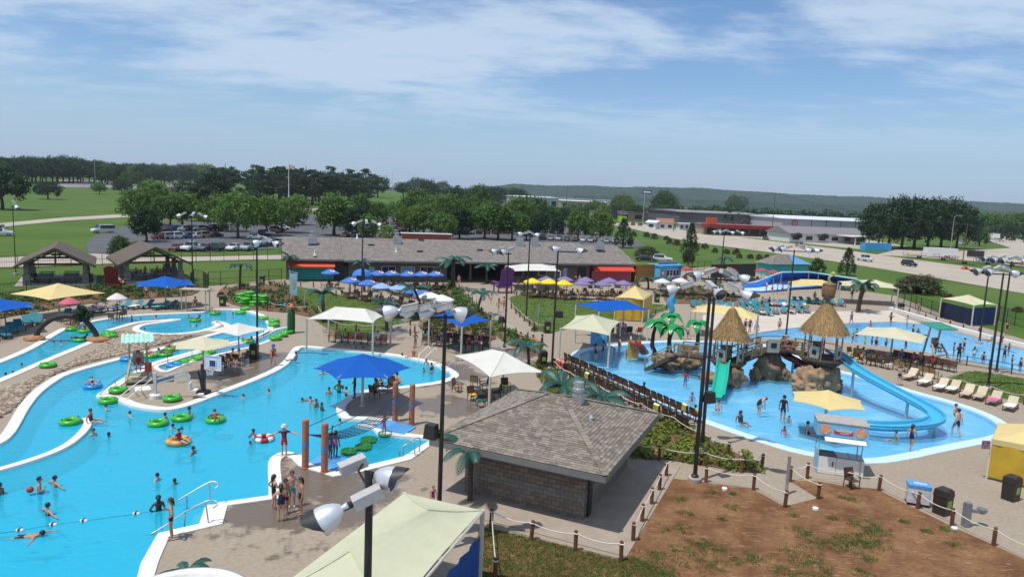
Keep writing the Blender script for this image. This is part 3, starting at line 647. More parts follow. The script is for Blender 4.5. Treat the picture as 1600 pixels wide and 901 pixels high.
def pavilion(label,pFL,pFR,depth,zt):
 A=Vector((*G(*pFL),0));B=Vector((*G(*pFR),0));u=(B-A).normalized();rz=math.atan2(u.y,u.x);w=(B-A).length
 t=thing('picnic_pavilion',label,'pavilion',A,rz)
 s=MB();s.box((w/2,depth/2,0.04),(w+2.2,depth+2.2,0.12));s.build('floor_slab',M_slab,t)
 ez=2.9;ov=1.1;rf=MB();xm=w/2;th=0.3
 a=[(-ov,-ov,ez-0.35),(xm,-ov,zt),(w+ov,-ov,ez-0.35),(-ov,depth+ov,ez-0.35),(xm,depth+ov,zt),(w+ov,depth+ov,ez-0.35)];b_=[(p[0],p[1],p[2]-th)for p in a]
 rf.add(a+b_,[(0,1,4,3),(1,2,5,4),(9,10,7,6),(10,11,8,7),(0,6,7,1),(1,7,8,2),(3,4,10,9),(4,5,11,10),(0,3,9,6),(2,8,11,5)]);rf.build('roof',M_brown_roof,t)
 for i in range(3):
  for x in(0.1,w-0.1):
   c=MB();c.box((x,0.2+i*(depth-0.4)/2,0.7),(0.75,0.75,1.4));c.box((x,0.2+i*(depth-0.4)/2,2.0),(0.5,0.5,1.6));c.build('column',M_stone,t)
 tr=MB()
 for y in(0.1,depth-0.1):
  tr.bar((0,y,2.65),(w,y,2.65),0.16,0.28);tr.bar((xm,y,2.65),(xm,y,zt-0.4),0.14,0.14);tr.bar((0.3,y,2.7),(xm,y,zt-0.45),0.14,0.2);tr.bar((w-0.3,y,2.7),(xm,y,zt-0.45),0.14,0.2)
 tr.bar((xm,0,zt-0.5),(xm,depth,zt-0.5),0.15,0.25);tr.bar((0.1,0,2.6),(0.1,depth,2.6),0.15,0.25);tr.bar((w-.1,0,2.6),(w-.1,depth,2.6),0.15,0.25);tr.build('truss',M_wood,t)
 fn=MB();fn.tube([(xm,depth/2,zt-0.5),(xm,depth/2,zt-1.4)],0.03);fn.lathe([(0.14,zt-1.55),(0.14,zt-1.38)],(xm,depth/2,0),10);f=fn.build('ceiling_fan',M_black,t)
 for k in range(5):
  bl=MB();a_=k*1.2566;bl.bar((xm+0.15*math.cos(a_),depth/2+0.15*math.sin(a_),zt-1.45),(xm+0.85*math.cos(a_),depth/2+0.85*math.sin(a_),zt-1.45),0.02,0.18);bl.build('blade',M_black,f)
 return t,A,u,w,depth
PAV=[pavilion('left picnic pavilion with brown gable roof and empty tables',(40,446),(135,444),9.0,4.9),pavilion('right picnic pavilion with brown gable roof and people under it',(198,441),(284,438),9.0,4.9)]
def kiosk():
 A=Vector((*G(1030,440),0));B=Vector((*G(1063,438),0));u=(B-A).normalized();rz=math.atan2(u.y,u.x);w=(B-A).length
 t=thing('snack_kiosk','light blue snack kiosk with white window and round sign','kiosk',A,rz);bl=mat('kiosk_blue',(0.09,0.42,0.72),0.5,var=0.05)
 m=MB();m.box((w/2,1.4,1.35),(w,2.8,2.7));m.build('wall',bl,t)
 m=MB();m.box((w/2,1.2,2.8),(w+0.3,3.3,0.22));r=m.build('roof',bl,t)
 m=MB();m.box((w/2+0.1,0.9,3.15),(w*0.85,0.3,0.5));m.build('roof_sign',mat('maroon_sign',(0.12,0.05,0.12),0.5,c2=(0.4,0.3,0.4),scale=5),r)
 m=MB();m.box((w*0.60,-0.03,1.5),(w*0.58,0.06,1.2));wn=m.build('window',M_white,t)
 for i in range(4):
  m=MB();m.box((w*(0.37+0.15*i),-0.07,1.5),(w*0.11,0.04,1.0));m.build('pane',M_dark if i%2==0 else M_glass,wn)
 m=MB();m.lathe([(0.6,0),(0.6,0.05),(0,0.06)],(w*0.13,-0.02,1.5),16,M=Matrix.Rotation(R(90),3,'X'));s=m.build('round_sign',mat('orange_sign',(0.7,0.16,0.08),0.5),t)
 m=MB();m.lathe([(0.3,0.06),(0.3,0.075),(0,0.08)],(w*0.13,-0.02,1.5),12,M=Matrix.Rotation(R(90),3,'X'));m.build('sign_centre',M_white,s)
 m=MB();m.box((w*0.6,-0.35,0.95),(w*0.62,0.6,0.06));m.build('counter',M_white,t)
kiosk()
def board_fence(label,pts,h,m,name='board_fence',pitch=0.16,z0=0.0):
 p=[Vector((*G(*q),0))for q in pts];t=thing(name,label,'fence',p[0])
 for i in range(len(p)-1):
  a,b_=p[i]-p[0],p[i+1]-p[0];L_=(b_-a).length;k=max(2,int(L_/pitch));u=(b_-a)/L_;rz=math.atan2(u.y,u.x)
  bm=MB();bm.box((0,0,h/2+z0),(pitch-0.015,0.03,h));me=bm.mesh('board',m)
  for j in range(min(k,140)):obj('board',me,t,a+u*((j+.5)*L_/k)+Vector((0,0,random.uniform(-.02,.02))),rz)
  r=MB();
  for z in(0.3,h*0.55,h-0.25):r.bar(a+Vector((0,0,z+z0))+Vector((-u.y,u.x,0))*0.05,b_+Vector((0,0,z+z0))+Vector((-u.y,u.x,0))*0.05,0.05,0.09)
  r.build('rail',m,t)
 return t
M_orange_wood=mat('orange_board',(0.36,0.165,0.035),0.7,c2=(0.28,0.12,0.025),scale=3,rnd=0.12)
board_fence('tall orange board fence beside the blue snack kiosk',[(984,437),(992,441),(1029,438)],3.0,M_orange_wood,pitch=0.22)
M_navy=mat('navy_screen',(0.008,0.018,0.05),0.8,var=0.1)
board_fence('dark screened fence behind the red umbrellas',[(1110,434),(1180,432)],2.6,M_black,pitch=0.3)
def hut():
 A=Vector((*G(1204,431),0));B=Vector((*G(1266,431),0));u=(B-A).normalized();w=(B-A).length
 t=thing('pump_hut','turquoise hut with hip roof behind the blue slide','hut',A,math.atan2(u.y,u.x));m=MB();m.box((w/2,2.5,1.3),(w-0.8,4.2,2.6));m.build('wall',mat('turquoise_wall',(0.07,0.42,0.45),0.6),t)
 a,b_,z0,z1=-0.3,w+0.3,2.4,4.3;m=MB();m.add([(a,0,z0),(b_,0,z0),(b_,5,z0),(a,5,z0),(w*0.35,2.5,z1),(w*0.62,2.5,z1)],[(0,1,5,4),(2,3,4,5),(3,0,4),(3,2,1,0)]);r=m.build('roof',M_roof_far,t)
 m=MB();m.add([(b_+.02,0,z0+.02),(b_+.02,5,z0+.02),(w*0.62,2.5,z1+.03),(w*.55,0,z0+.04)],[(0,1,2),(3,0,2)]);m.build('blue_roof_end',mat('blue_tarp',(0.12,0.33,0.62),0.5),r)
hut()
def gable_box(name,label,pA,pB,depth,h,ridge,wm,rm,windows=0,extra=None,cat='building'):
 A=Vector((*G(*pA),0));B=Vector((*G(*pB),0));u=(B-A).normalized();w=(B-A).length
 A.z=hgt(A.x,A.y)
 t=thing(name,label,cat,A,math.atan2(u.y,u.x));m=MB();m.box((w/2,depth/2,h/2-0.2),(w,depth,h+0.4));m.build('wall',wm,t)
 m=MB();o=0.8;m.add([(-o,-o,h),(w+o,-o,h),(w+o,depth/2,ridge),(-o,depth/2,ridge),(w+o,depth+o,h),(-o,depth+o,h)],[(0,1,2,3),(3,2,4,5),(0,3,5),(1,4,2),(0,5,4,1)]);m.build('roof',rm,t)
 for i in range(windows):
  x=w*(i+0.5)/windows;m=MB();m.box((x,-0.05,h*0.5),(w/windows*0.5,0.1,h*0.45));wn=m.build('window',M_glass,t);m=MB();m.box((x,-0.08,h*0.5-h*0.24),(w/windows*0.56,0.16,0.12));m.build('sill',M_white,wn)
 if extra:extra(t,w,depth,h)
 return t
M_grey_wall=mat('grey_metal_wall',(0.33,0.33,0.35),0.6,var=0.04);M_lt_roof=mat('white_metal_roof',(0.62,0.64,0.66),0.45,var=0.04)
M_tan_wall=mat('tan_wall',(0.36,0.28,0.21),0.8,var=0.05);M_dk_grey=mat('dark_grey_cladding',(0.10,0.10,0.115),0.7,var=0.05);M_grey_roof=mat('grey_metal_roof',(0.22,0.20,0.205),0.6,var=0.05)
def emblem(t,w,d,h):
 M_=Matrix.Rotation(R(90),3,'X');m=MB();m.lathe([(1.9,0),(1.9,0.1),(0,0.1)],(w*0.13,-0.02,h*0.72),20,M=M_);e=m.build('round_emblem',mat('maroon',(0.30,0.07,0.05),0.6),t)
 m=MB();m.lathe([(1.3,0.1),(1.3,0.14),(0,0.14)],(w*0.13,-0.02,h*0.72),16,M=M_);m.build('emblem_disc',mat('pale_grey',(0.4,0.37,0.36),0.6),e);m=MB();m.tube([(w*0.13+.75*math.cos(a),-.2,h*.72+.75*math.sin(a))for a in[.7+k*.25 for k in range(22)]]+[(w*.13+.1,-.2,h*.72-.05)],.16,6);m.build('emblem_letter',MATS['maroon'],e)
 for k in range(5):
  b_=MB();b_.bar((w*(0.3+0.15*k),-0.1,0),(w*(0.3+0.15*k),-0.1,h),0.3,0.2);b_.build('wall_seam',M_dk_grey,t)
gable_box('warehouse','grey metal warehouse with white roof and round red emblem',(1220,364),(1372,370),40,8.0,9.6,M_grey_wall,M_lt_roof,0,emblem)
def portico(t,w,d,h):
 m=MB();m.box((w*0.80,-5.0,3.4),(w*0.42,10.0,0.35));r=m.build('porch_roof',M_white,t)
 for x in(0.62,0.80,0.98):
  c=MB();c.box((w*x,-9.6,1.7),(0.35,0.35,3.3));c.build('porch_post',M_white,r)
 for x in(0.08,0.42):
  a_=MB();a_.tube([(w*x-2.2,-0.3,2.3),(w*x-1.5,-0.9,3.1),(w*x,-1.1,3.4),(w*x+1.5,-0.9,3.1),(w*x+2.2,-0.3,2.3)],0.7,6);a_.build('dark_awning',M_black,t)
gable_box('office','low white office with grey roof and pale porch across the highway',(1233,378),(1352,381),14,3.6,6.4,M_white,M_grey_roof,6,portico)
def redband(t,w,d,h):
 m=MB();m.box((w/2,-3.0,h-0.3),(w+3,7.5,1.5));m.build('red_fascia',mat('restaurant_red',(0.27,0.018,0.022),0.5),t)
 m=MB();m.box((w*0.06,-1.0,h+1.8),(5.0,1.0,3.0));m.build('orange_tower',mat('orange_cladding',(0.55,0.12,0.04),0.6),t)
 for k in range(8):
  m=MB();m.box((w*(k+.6)/8.2,-0.06,h*0.38),(w/8.2*0.75,0.1,h*0.6));m.build('shop_window',M_glass,t)
gable_box('restaurant','flat building with long red canopy band beside the highway',(1100,366),(1238,371),16,4.6,5.0,M_tan_wall,M_grey_roof,0,redband)
gable_box('store_hall','wide dark grey store hall behind the red canopy building',(1060,354),(1190,359),50,8.5,9.6,M_dk_grey,M_grey_roof)
gable_box('brick_store','tan store block with dark ends left of the pole sign',(943,345),(1028,348),25,6.0,6.4,M_tan_wall,M_dk_grey,4)
gable_box('shed','small white shed left of the caravan',(1010,357),(1024,358),6,3.2,4.4,M_white,M_lt_roof,1)
gable_box('shed','white shed with reddish roof left of the caravan',(1029,358),(1052,359),7,3.2,5.6,M_white,mat('rust_roof',(0.30,0.15,0.09),0.7),2)
gable_box('caravan','long white caravan beside the red canopy building',(1061,359),(1092,360),3.2,3.4,3.6,M_white,M_white,4,cat='caravan')
gable_box('distribution_shed','large pale shed roof far beyond the trees',(800,322),(905,325),90,9,11,mat('pale_wall',(0.5,0.48,0.45),0.7),M_lt_roof)
gable_box('distribution_shed','second pale shed behind the long shed roof',(880,316),(985,320),120,10,12,MATS['pale_wall'],MATS['grey_metal_roof'])
gable_box('distribution_shed','far pale shed near the ridge',(800,312),(850,313),80,10,12,MATS['pale_wall'],M_lt_roof)
gable_box('pale_warehouse','long pale warehouse above the middle trees',(796,326),(872,328.5),40,13,14,MATS['pale_wall'],M_lt_roof,5)
gable_box('pale_warehouse','tan warehouse right of the long pale warehouse',(876,327),(948,330),35,11,12,M_tan_wall,M_lt_roof,6)
gable_box('house','low house with grey roof among trees on the left hill',(255,287),(297,288),18,3.5,8,M_tan_wall,M_grey_roof,3,cat='house')
gable_box('house','reddish roofed house on the hill beyond the green',(672,303),(702,304),15,4,9,M_tan_wall,MATS['rust_roof'],3,cat='house')
def green_front(t,w,d,h):
 m=MB();m.add([(-w*.2,-0.5,1.0),(w*1.0,-0.5,0.5),(w*1.1,-0.5,4.0),(0,-0.5,5.5),(-w*.2,0.5,1.0),(w*1.0,.5,0.5),(w*1.1,.5,4.0),(0,.5,5.5)],[(0,1,2,3),(7,6,5,4),(3,2,6,7),(0,3,7,4),(1,5,6,2)]);m.build('lime_panel',mat('lime_green',(0.30,0.48,0.03),0.5),t)
 m=MB();m.box((w*0.1,0.2,6.5),(3.5,3,8));m.build('black_tower',M_black,t)
gable_box('lime_shop','black shop with slanted lime green front beside parked cars',(957,349),(977,350),10,5.5,6.0,M_dk_grey,M_dk_grey,0,green_front)
def boxy(name,label,pA,pB,depth,h,m,z0=0.0,wheels=True,cat='trailer'):
 A=Vector((*G(*pA),0));B=Vector((*G(*pB),0));u=(B-A).normalized();w=(B-A).length;t=thing(name,label,cat,A,math.atan2(u.y,u.x))
 b=MB();b.box((w/2,depth/2,z0+h/2),(w,depth,h));bo=b.build('body',m,t)
 r=MB()
 for i in range(int(w/0.6)):r.box((0.3+i*0.6,-0.02,z0+h/2),(0.10,0.05,h-0.2))
 r.build('side_rib',m,bo);r=MB();r.box((w/2,depth/2,z0+h+0.04),(w+0.06,depth+0.06,0.08));r.build('roof_rail',m,bo)
 if wheels:
  for i in(0,1):
   wv=MB();wv.lathe([(0.38,-0.12),(0.38,0.12)],(w*0.6+i*0.95,-0.05,0.38),14,M=Matrix.Rotation(R(90),3,'X'));wh=wv.build('wheel',M_black,t)
   wv=MB();wv.lathe([(0.2,0.12),(0.2,0.14),(0,0.14)],(w*0.6+i*0.95,-0.05,0.38),10,M=Matrix.Rotation(R(90),3,'X'));wv.build('rim',M_steel,wh)
  tg=MB();tg.bar((w,depth/2,z0+0.1),(w+1.8,depth/2,z0),0.12,0.12);tg.build('tow_bar',M_black,t)
 return t
boxy('container','sky blue shipping container under the dark trees',(1352,391.5),(1392,392.5),2.6,2.7,mat('container_blue',(0.07,0.33,0.62),0.5,var=0.06),0,False,'container')
boxy('cargo_trailer','white enclosed cargo trailer beside the highway',(1449,401.5),(1496,403.5),2.6,2.5,M_white,0.5)
boxy('cargo_trailer','black enclosed trailer right of the white trailer',(1510,402),(1536,404),2.4,2.0,M_black,0.4)
boxy('cargo_trailer','small white box trailer among far trees at right',(1543,373),(1562,374),3,3.0,M_white,0.5)
def flatbed(label,pA,pB):
 A=Vector((*G(*pA),0));B=Vector((*G(*pB),0));u=(B-A).normalized();w=(B-A).length;t=thing('flatbed_trailer',label,'trailer',A,math.atan2(u.y,u.x),'flatbed trailers by the highway')
 b=MB();b.box((w/2,1.2,0.75),(w,2.3,0.14));b.build('bed',M_wood,t);b=MB()
 for x in(0.05,w-0.05):b.bar((x,0.1,0.8),(x,0.1,1.7),0.08,0.08);b.bar((x,2.3,0.8),(x,2.3,1.7),0.08,0.08);b.bar((x,.1,1.7),(x,2.3,1.7),0.08,0.08)
 b.bar((0,0.05,1.1),(w,0.05,1.1),0.06,0.06);b.build('rails',M_black,t)
 for i in(0,1):
  wv=MB();wv.lathe([(0.36,-0.12),(0.36,0.12)],(w*0.55+i*0.9,0.0,0.36),12,M=Matrix.Rotation(R(90),3,'X'));wv.build('wheel',M_black,t)
for q,(a,b_)in enumerate((((1418,403),(1447,404)),((1458,405),(1483,408)),((1486,410),(1520,414)),((1524,411),(1556,415)),((1560,413),(1596,418)))):
 flatbed(ORD[q]+' flatbed trailer from the left in the row along the highway',a,b_)
# ================================================================ VEGETATION
M_bark=mat('bark',(0.085,0.062,0.045),0.9,c2=(0.05,0.037,0.028),scale=3,stretch=(2,2,0.4),bump=0.4)
LF={'oak':leafmat('leaf_oak',(0.064,0.125,0.026),(0.028,0.062,0.015)),'light':leafmat('leaf_light',(0.10,0.18,0.03),(0.05,0.105,0.02)),
      'dark':leafmat('leaf_dark',(0.024,0.055,0.018),(0.010,0.027,0.011)),'pine':leafmat('leaf_pine',(0.035,0.075,0.028),(0.018,0.042,0.018)),
      'lime':leafmat('leaf_lime',(0.16,0.27,0.03),(0.10,0.19,0.025)),'red':leafmat('leaf_red',(0.095,0.035,0.022),(0.055,0.022,0.016)),
      'bronze':leafmat('leaf_bronze',(0.075,0.075,0.038),(0.045,0.055,0.025)),'cover':leafmat('leaf_cover',(0.20,0.225,0.035),(0.085,0.135,0.025),0.9),
      'shrub':leafmat('leaf_shrub',(0.045,0.09,0.022),(0.024,0.055,0.015),2.5)}
def leaf_cloud(mb,rnd,centres,nl,cr,ls,sq=1.0):
 for(c,k)in centres:
  for _ in range(int(nl*k)):
   d=Vector((rnd.gauss(0,1),rnd.gauss(0,1),rnd.gauss(0,1)))
   if d.length<1e-3:continue
   d.normalize();p=Vector(c)+Vector((d.x,d.y,d.z*sq))*cr*k*(rnd.random()**0.45)
   nrm=(d+Vector((rnd.uniform(-.7,.7),rnd.uniform(-.7,.7),rnd.uniform(-.2,.9)))).normalized()
   x=nrm.orthogonal().normalized();x.rotate(Matrix.Rotation(rnd.random()*6.28,3,nrm));y=nrm.cross(x);s=ls*rnd.uniform(0.6,1.25)
   mb.add([p-x*s*0.5,p-y*s*0.32+x*0.1*s,p+x*s*0.55,p+y*s*0.32],[(0,1,2,3)])
def tree_mesh(kind,seed):
 """trunk and crown meshes, tree 10 units tall"""
 rnd=random.Random(seed*97+5);tr=MB();cr=MB();cen=[]
 if kind in('round','oval','low'):
  rx,cz,rzz,tb={'round':(4.9,5.7,4.2,2.6),'oval':(3.6,5.4,4.6,1.6),'low':(5.4,5.5,4.5,1.6)}[kind]
  tr.tube([(0,0,-0.3),(0.05,0,1.2),(0.0,0.1,3.0),(0.1,0,6.0)],[0.34,0.27,0.21,0.09],8)
  for k in range(7):
   a=k*0.9+rnd.random();h=rnd.uniform(2.2,4.2);r=rx*rnd.uniform(0.5,0.8)
   tr.tube([(0,0,h),(r*0.5*math.cos(a),r*0.5*math.sin(a),h+1.1),(r*math.cos(a),r*math.sin(a),h+2.6)],[0.13,0.09,0.04],6)
  n_=84
  for i in range(n_):
   z=1-2*(i+.5)/n_;a=i*2.39996+rnd.uniform(-.3,.3);q=math.sqrt(1-z*z);f=rnd.uniform(0.62,0.98)*(1+0.16*noise.noise(Vector((q*math.cos(a)*1.6+seed,q*math.sin(a)*1.6,z*1.6))))
   if z<-0.75:continue
   cen.append(((rx*q*math.cos(a)*f,rx*q*math.sin(a)*f,cz+rzz*z*f),rnd.uniform(0.6,1.2)))
  for i in range(10):cen.append(((rnd.uniform(-.4,.4)*rx,rnd.uniform(-.4,.4)*rx,cz+rnd.uniform(-.4,.4)*rzz),1.0))
  leaf_cloud(cr,rnd,cen,58,1.3,0.52)
 elif kind=='pine':
  tr.tube([(0,0,-0.3),(0.04,0,3),(0.0,0.05,6.5),(0.05,0,9.6)],[0.22,0.17,0.11,0.03],7)
  for i in range(44):
   h=rnd.uniform(2.6,9.7);r=(2.1 if h<8 else 2.1*(10.2-h)/2.2)*rnd.uniform(0.35,1.0)*(0.65+0.35*min(1,(h-3)/2.5));a=rnd.random()*6.28
   p=(r*math.cos(a),r*math.sin(a),h);tr.tube([(0,0,h-0.5),p],[0.05,0.02],4);cen.append((p,rnd.uniform(0.6,1.15)))
  leaf_cloud(cr,rnd,cen,60,0.72,0.36,0.6)
 elif kind=='cone':
  tr.tube([(0,0,-0.3),(0,0,9.0)],[0.25,0.03],7)
  for i in range(85):
   h=1.0+8.8*(i/85);r=3.5*(1-(h-1.0)/9.3)**0.8*rnd.uniform(0.65,1.0);a=i*2.4
   cen.append(((r*math.cos(a),r*math.sin(a),h),rnd.uniform(0.6,1.1)*(1.15-0.5*(h/10))))
  for i in range(10):cen.append(((0,0,1.5+i*0.8),0.9))
  leaf_cloud(cr,rnd,cen,60,0.85,0.34)
 elif kind=='bush':
  for k in range(6):
   a=k*1.05;tr.tube([(0,0,-0.2),(2*math.cos(a),2*math.sin(a),4),(3.5*math.cos(a),3.5*math.sin(a),7)],[0.25,0.15,0.05],5)
  for i in range(60):
   z=rnd.random();a=i*2.4;q=math.sqrt(1-z*z);f=rnd.uniform(0.7,1.0)
   cen.append(((5.2*q*math.cos(a)*f,5.2*q*math.sin(a)*f,0.8+8.2*z*f),rnd.uniform(0.7,1.15)))
  leaf_cloud(cr,rnd,cen,60,1.5,0.62)
 return tr,cr
PROTO={}
def tproto(kind,leaf,seed):
 k=(kind,leaf,seed)
 if k not in PROTO:
  tr,cr=tree_mesh(kind,seed);PROTO[k]=(tr.mesh('trunk',M_bark,True),cr.mesh('crown',LF[leaf]))
 return PROTO[k]
def ground_at(px,py):
 Y,p=20.0,None
 while Y<1500:
  p=far(px,py,Y)
  if p.z<=hgt(p.x,p.y):break
  Y*=1.015
 return Vector((p.x,p.y,hgt(p.x,p.y)))
def tree(px,py,top,kind,leaf,label,group=None,name='tree',wid=1.0,seed=None,cat='tree',P=None):
 p=P or ground_at(px,py);h=max(0.3,up(p,px,top)-p.z);sd_=(int(px*7+py)%3)if seed is None else seed
 if leaf=='oak' and int(px*3)%5<2:leaf='light'
 t=thing(name,label,cat,p,random.random()*6.28,group,(h/10*wid*(1.18 if cat=='tree' else 1),h/10*wid*(1.18 if cat=='tree' else 1),h/10));tm,cm=tproto(kind,leaf,sd_)
 obj('trunk',tm,t);obj('crown',cm,t);return t
T=tree
T(4,328,256,'round','dark','tall dark tree cut by the left edge of the photo',wid=1.0)
T(75,312,283,'round','dark','lone dark spreading tree in the left meadow',wid=1.25)
T(155,304,284,'round','oak','small round tree left of the far parking area')
T(190,303,280,'round','dark','dark round tree right of the far parking area')
T(206,301,267,'round','oak','tree behind the far parking area')
T(222,352,292,'round','oak','large leafy tree at the car park corner',wid=0.95)
T(240,340,281,'oval','oak','upright tree behind the car park corner tree')
T(266,356,304,'round','oak','tree standing among the parked cars at left')
T(229,379,324,'oval','dark','nearest dark oval tree left of the parked white car')
T(312,346,288,'oval','dark','dark upright tree behind the left parked cars',wid=1.1)
T(334,335,266,'round','dark','tall dark tree above the left parked cars',wid=0.7)
T(352,325,252,'pine','pine','tall tree left of the pine row',wid=1.5)
T(290,322,282,'round','dark','dark tree behind the left car park')
T(372,372,298,'round','oak','broad tree right of the left car park lamp',wid=0.85)
T(417,368,306,'round','oak','broad tree above the left end of the long roof',wid=0.85)
T(462,352,304,'oval','oak','tree at the left of the car park lane',wid=1.05)
T(522,368,302,'oval','oak','tree at the right of the car park lane',wid=1.1)
T(563,354,303,'oval','oak','pale tree right of the car park lane',wid=1.0)
T(558,372,322,'oval','dark','dark small tree above the roof behind the lamp')
T(604,372,349,'bush','lime','bright lime green bushy tree above the roof ridge',wid=1.0)
T(652,352,294,'oval','light','pale green tree left of the red parapet',wid=1.05)
T(620,349,313,'round','oak','round tree left of the pale green tree')
T(662,372,320,'oval','oak','tree directly left above the red parapet',wid=1.1)
T(700,366,302,'round','oak','broad tree above the red parapet',wid=0.7)
T(735,362,305,'round','oak','broad tree right above the red parapet',wid=0.7)
T(748,338,287,'round','oak','tall tree behind the car park centre',wid=0.8)
T(712,340,293,'round','dark','darker tree behind the car park centre')
T(778,376,318,'oval','oak','upright tree behind the middle of the long roof',wid=1.05)
T(765,348,312,'oval','light','light tree behind the middle of the long roof')
T(812,366,305,'round','oak','broad tree left of the white and red cars',wid=0.75)
T(831,362,306,'oval','oak','upright tree above the lamp with green tint',wid=1.0)
T(842,372,331,'oval','dark','smaller tree right of the upright tree')
T(795,352,318,'oval','light','pale tree at the back of the car park')
T(880,352,326,'round','dark','small dark tree beside the far car park exit')
T(871,366,339,'oval','dark','dark oval tree in front of the small dark tree')
T(903,375,326,'oval','light','left one of two bright oval trees above the roof',wid=0.9)
T(937,378,328,'oval','light','right one of two bright oval trees above the roof',wid=0.95)
T(973,388,340,'cone','dark','dark conical evergreen right of the oval trees',wid=0.95)
T(1078,398,348,'cone','dark','dark conical evergreen on the highway bank',wid=0.75)
T(1075,418,388,'oval','bronze','thin bronze tree below the highway bank evergreen',wid=0.8)
T(1323,430,386,'cone','dark','dark conical evergreen beside the highway at right',wid=0.9)
T(1276,425,401,'bush','shrub','dark rounded evergreen behind the turquoise hut',wid=0.9)
T(1010,402,381,'bush','bronze','large brownish bush above the orange fence',wid=1.5)
T(188,399,362,'bush','shrub','big dark bush between the two pavilions',wid=0.75)
T(214,400,374,'bush','shrub','smaller dark bush behind the right pavilion roof',wid=0.9)
T(1434,458,423,'bush','bronze','wide bronze bush beside the highway above the red hedge',wid=1.6)
T(590,309,274,'round','dark','dark tree alone on the green slope')
T(630,308,284,'round','dark','round dark tree right on the green slope',wid=1.1)
T(668,318,280,'round','dark','tall dark tree at the right of the green slope',wid=0.8)
T(652,304,277,'round','dark','tree at the top of the green slope')
T(692,303,283,'round','dark','tree beside the reddish roofed house')
T(970,338,302,'round','oak','broad tree above the tan store',wid=0.9)
T(1036,340,297,'round','oak','broad tree behind the dark store hall',wid=0.9)
T(930,336,312,'round','oak','tree left of the tan store',wid=1.0)
T(1148,334,304,'round','oak','tree behind the red canopy building',wid=1.0)
for i,(px,b,tp)in enumerate(((1372,388,318),(1388,386,312),(1408,390,308),(1428,388,305),(1449,389,310),(1470,386,308),(1494,388,317))):
 T(px,b,tp,'low','dark',ORD[i]+' tree from the left in the big dark clump across the highway','dark tree clump across the highway',wid=0.78,seed=i%3)
T(1530,384,354,'oval','oak','young tree right of the dark clump')
for i,(px,b,tp)in enumerate(((1545,368,331),(1572,369,334),(1600,372,329),(1520,362,330),(1630,372,333))):T(px,b,tp,'round',('oak','light','oak')[i%3],('first','second','fourth','nearest','last')[i]+' leafy tree in the belt behind the trailers at right','tree belt behind the trailers',wid=1.1)
rp=random.Random(3)
for i,px in enumerate((400,408,417,426,436,446,457,467,478,488,498,507,516,526,536,546,555,563,570)):
 T(px,318+rp.uniform(-2,4)+(px-400)*0.02,254+rp.uniform(-3,8)+(px-400)*0.06,'pine','pine',ORD[i]+' tall pine from the left in the row behind the flagpole','pine row behind the flagpole',name='pine_tree',wid=rp.uniform(1.05,1.5),seed=i%3)
for i in range(15):px=385+i*13+rp.uniform(-4,4);T(px,312+rp.uniform(-2,2)+(px-400)*0.02,264+rp.uniform(-4,8)+(px-400)*0.05,'pine','dark',ORD[i]+' dark pine from the left in the second row behind the flagpole','second pine row',name='pine_tree',wid=1.7,seed=i%3)
for i in range(30):px=-22+i*6.4+rp.uniform(-3,3);T(px,286+rp.uniform(-2,1),245+rp.uniform(-3,6)+max(0,(px-100)*0.12),'round','dark',ORD[i]+' tree from the left in the front of the left hill wood','front of the left hill wood',wid=rp.uniform(0.75,1.0),seed=i%3)
for i in range(26):px=160+i*7.5+rp.uniform(-3,3);T(px,287+rp.uniform(-3,3),257+rp.uniform(-3,7),('round','oval')[i%2],('dark','oak','dark')[i%3],ORD[i]+' tree from the left in the wood above the left car park','broken wood above the car park',wid=rp.uniform(0.8,1.1),seed=i%3)
for i in range(16):px=690+i*8.5+rp.uniform(-3,3);T(px,322+rp.uniform(-3,3),291+rp.uniform(-3,8),('round','pine')[i%2],('dark','oak')[i%2],ORD[i]+' tree from the left in the belt behind the middle car park','tree belt behind the middle car park',wid=rp.uniform(0.9,1.2),seed=i%3)
for i in range(20):px=870+i*12+rp.uniform(-5,5);T(px,338+rp.uniform(-2,6)+(px-870)*0.03,318+rp.uniform(-3,6)+(px-870)*0.02,'round',('oak','dark')[i%2],ORD[i]+' small tree from the left among the far shops','trees among the far shops',wid=1.1,seed=i%3)
for i,(px,b,tp,k,lf)in enumerate(((285,354,298,'round','oak'),(345,362,303,'round','oak'),(395,350,298,'round','dark'),(440,364,309,'round','oak'),(590,354,314,'oval','oak'),(640,368,322,'round','oak'),(682,354,302,'round','light'),(718,374,324,'oval','dark'),(757,374,320,'round','oak'),(800,376,330,'round','oak'),(822,376,336,'oval','dark'),(856,354,320,'round','oak'),(695,376,332,'oval','oak'),(540,360,318,'oval','oak'),(575,376,335,'oval','oak'))):
 T(px,b,tp,k,lf,'leafy '+('dark' if lf=='dark' else 'green')+' filler tree '+('left of the lane' if px<500 else 'left of the parapet' if px<650 else 'right of the parapet')+', '+ORD[i]+' listed','car park trees',wid=1.0,seed=i%3)
for i in range(34):px=-26+i*11.5+rp.uniform(-4,4);T(px,279+rp.uniform(-2,2),249+rp.uniform(-4,5)+max(0,(px-90)*.06),'round',('dark','oak','dark')[i%3],ORD[i]+' tree from the left in the back of the left hill wood','back of the left hill wood',wid=rp.uniform(1.0,1.35),seed=i%3)
for i,(px,py)in enumerate(((990,369),(1010,371),(1022,374),(1041,376),(1046,382),(1057,384),(1072,387),(1085,388),(1101,389),(1117,395),(1135,397),(1150,398),(1155,404),(1172,405),(1186,407),(1198,405),(1210,412))):
 T(px,py,py-9-(i%3),'bush',('shrub','shrub','bronze','shrub','shrub','red')[i%6],ORD[i]+' rounded shrub from the left on the highway bank','shrubs on the highway bank',name='shrub',wid=1.1,cat='shrub')
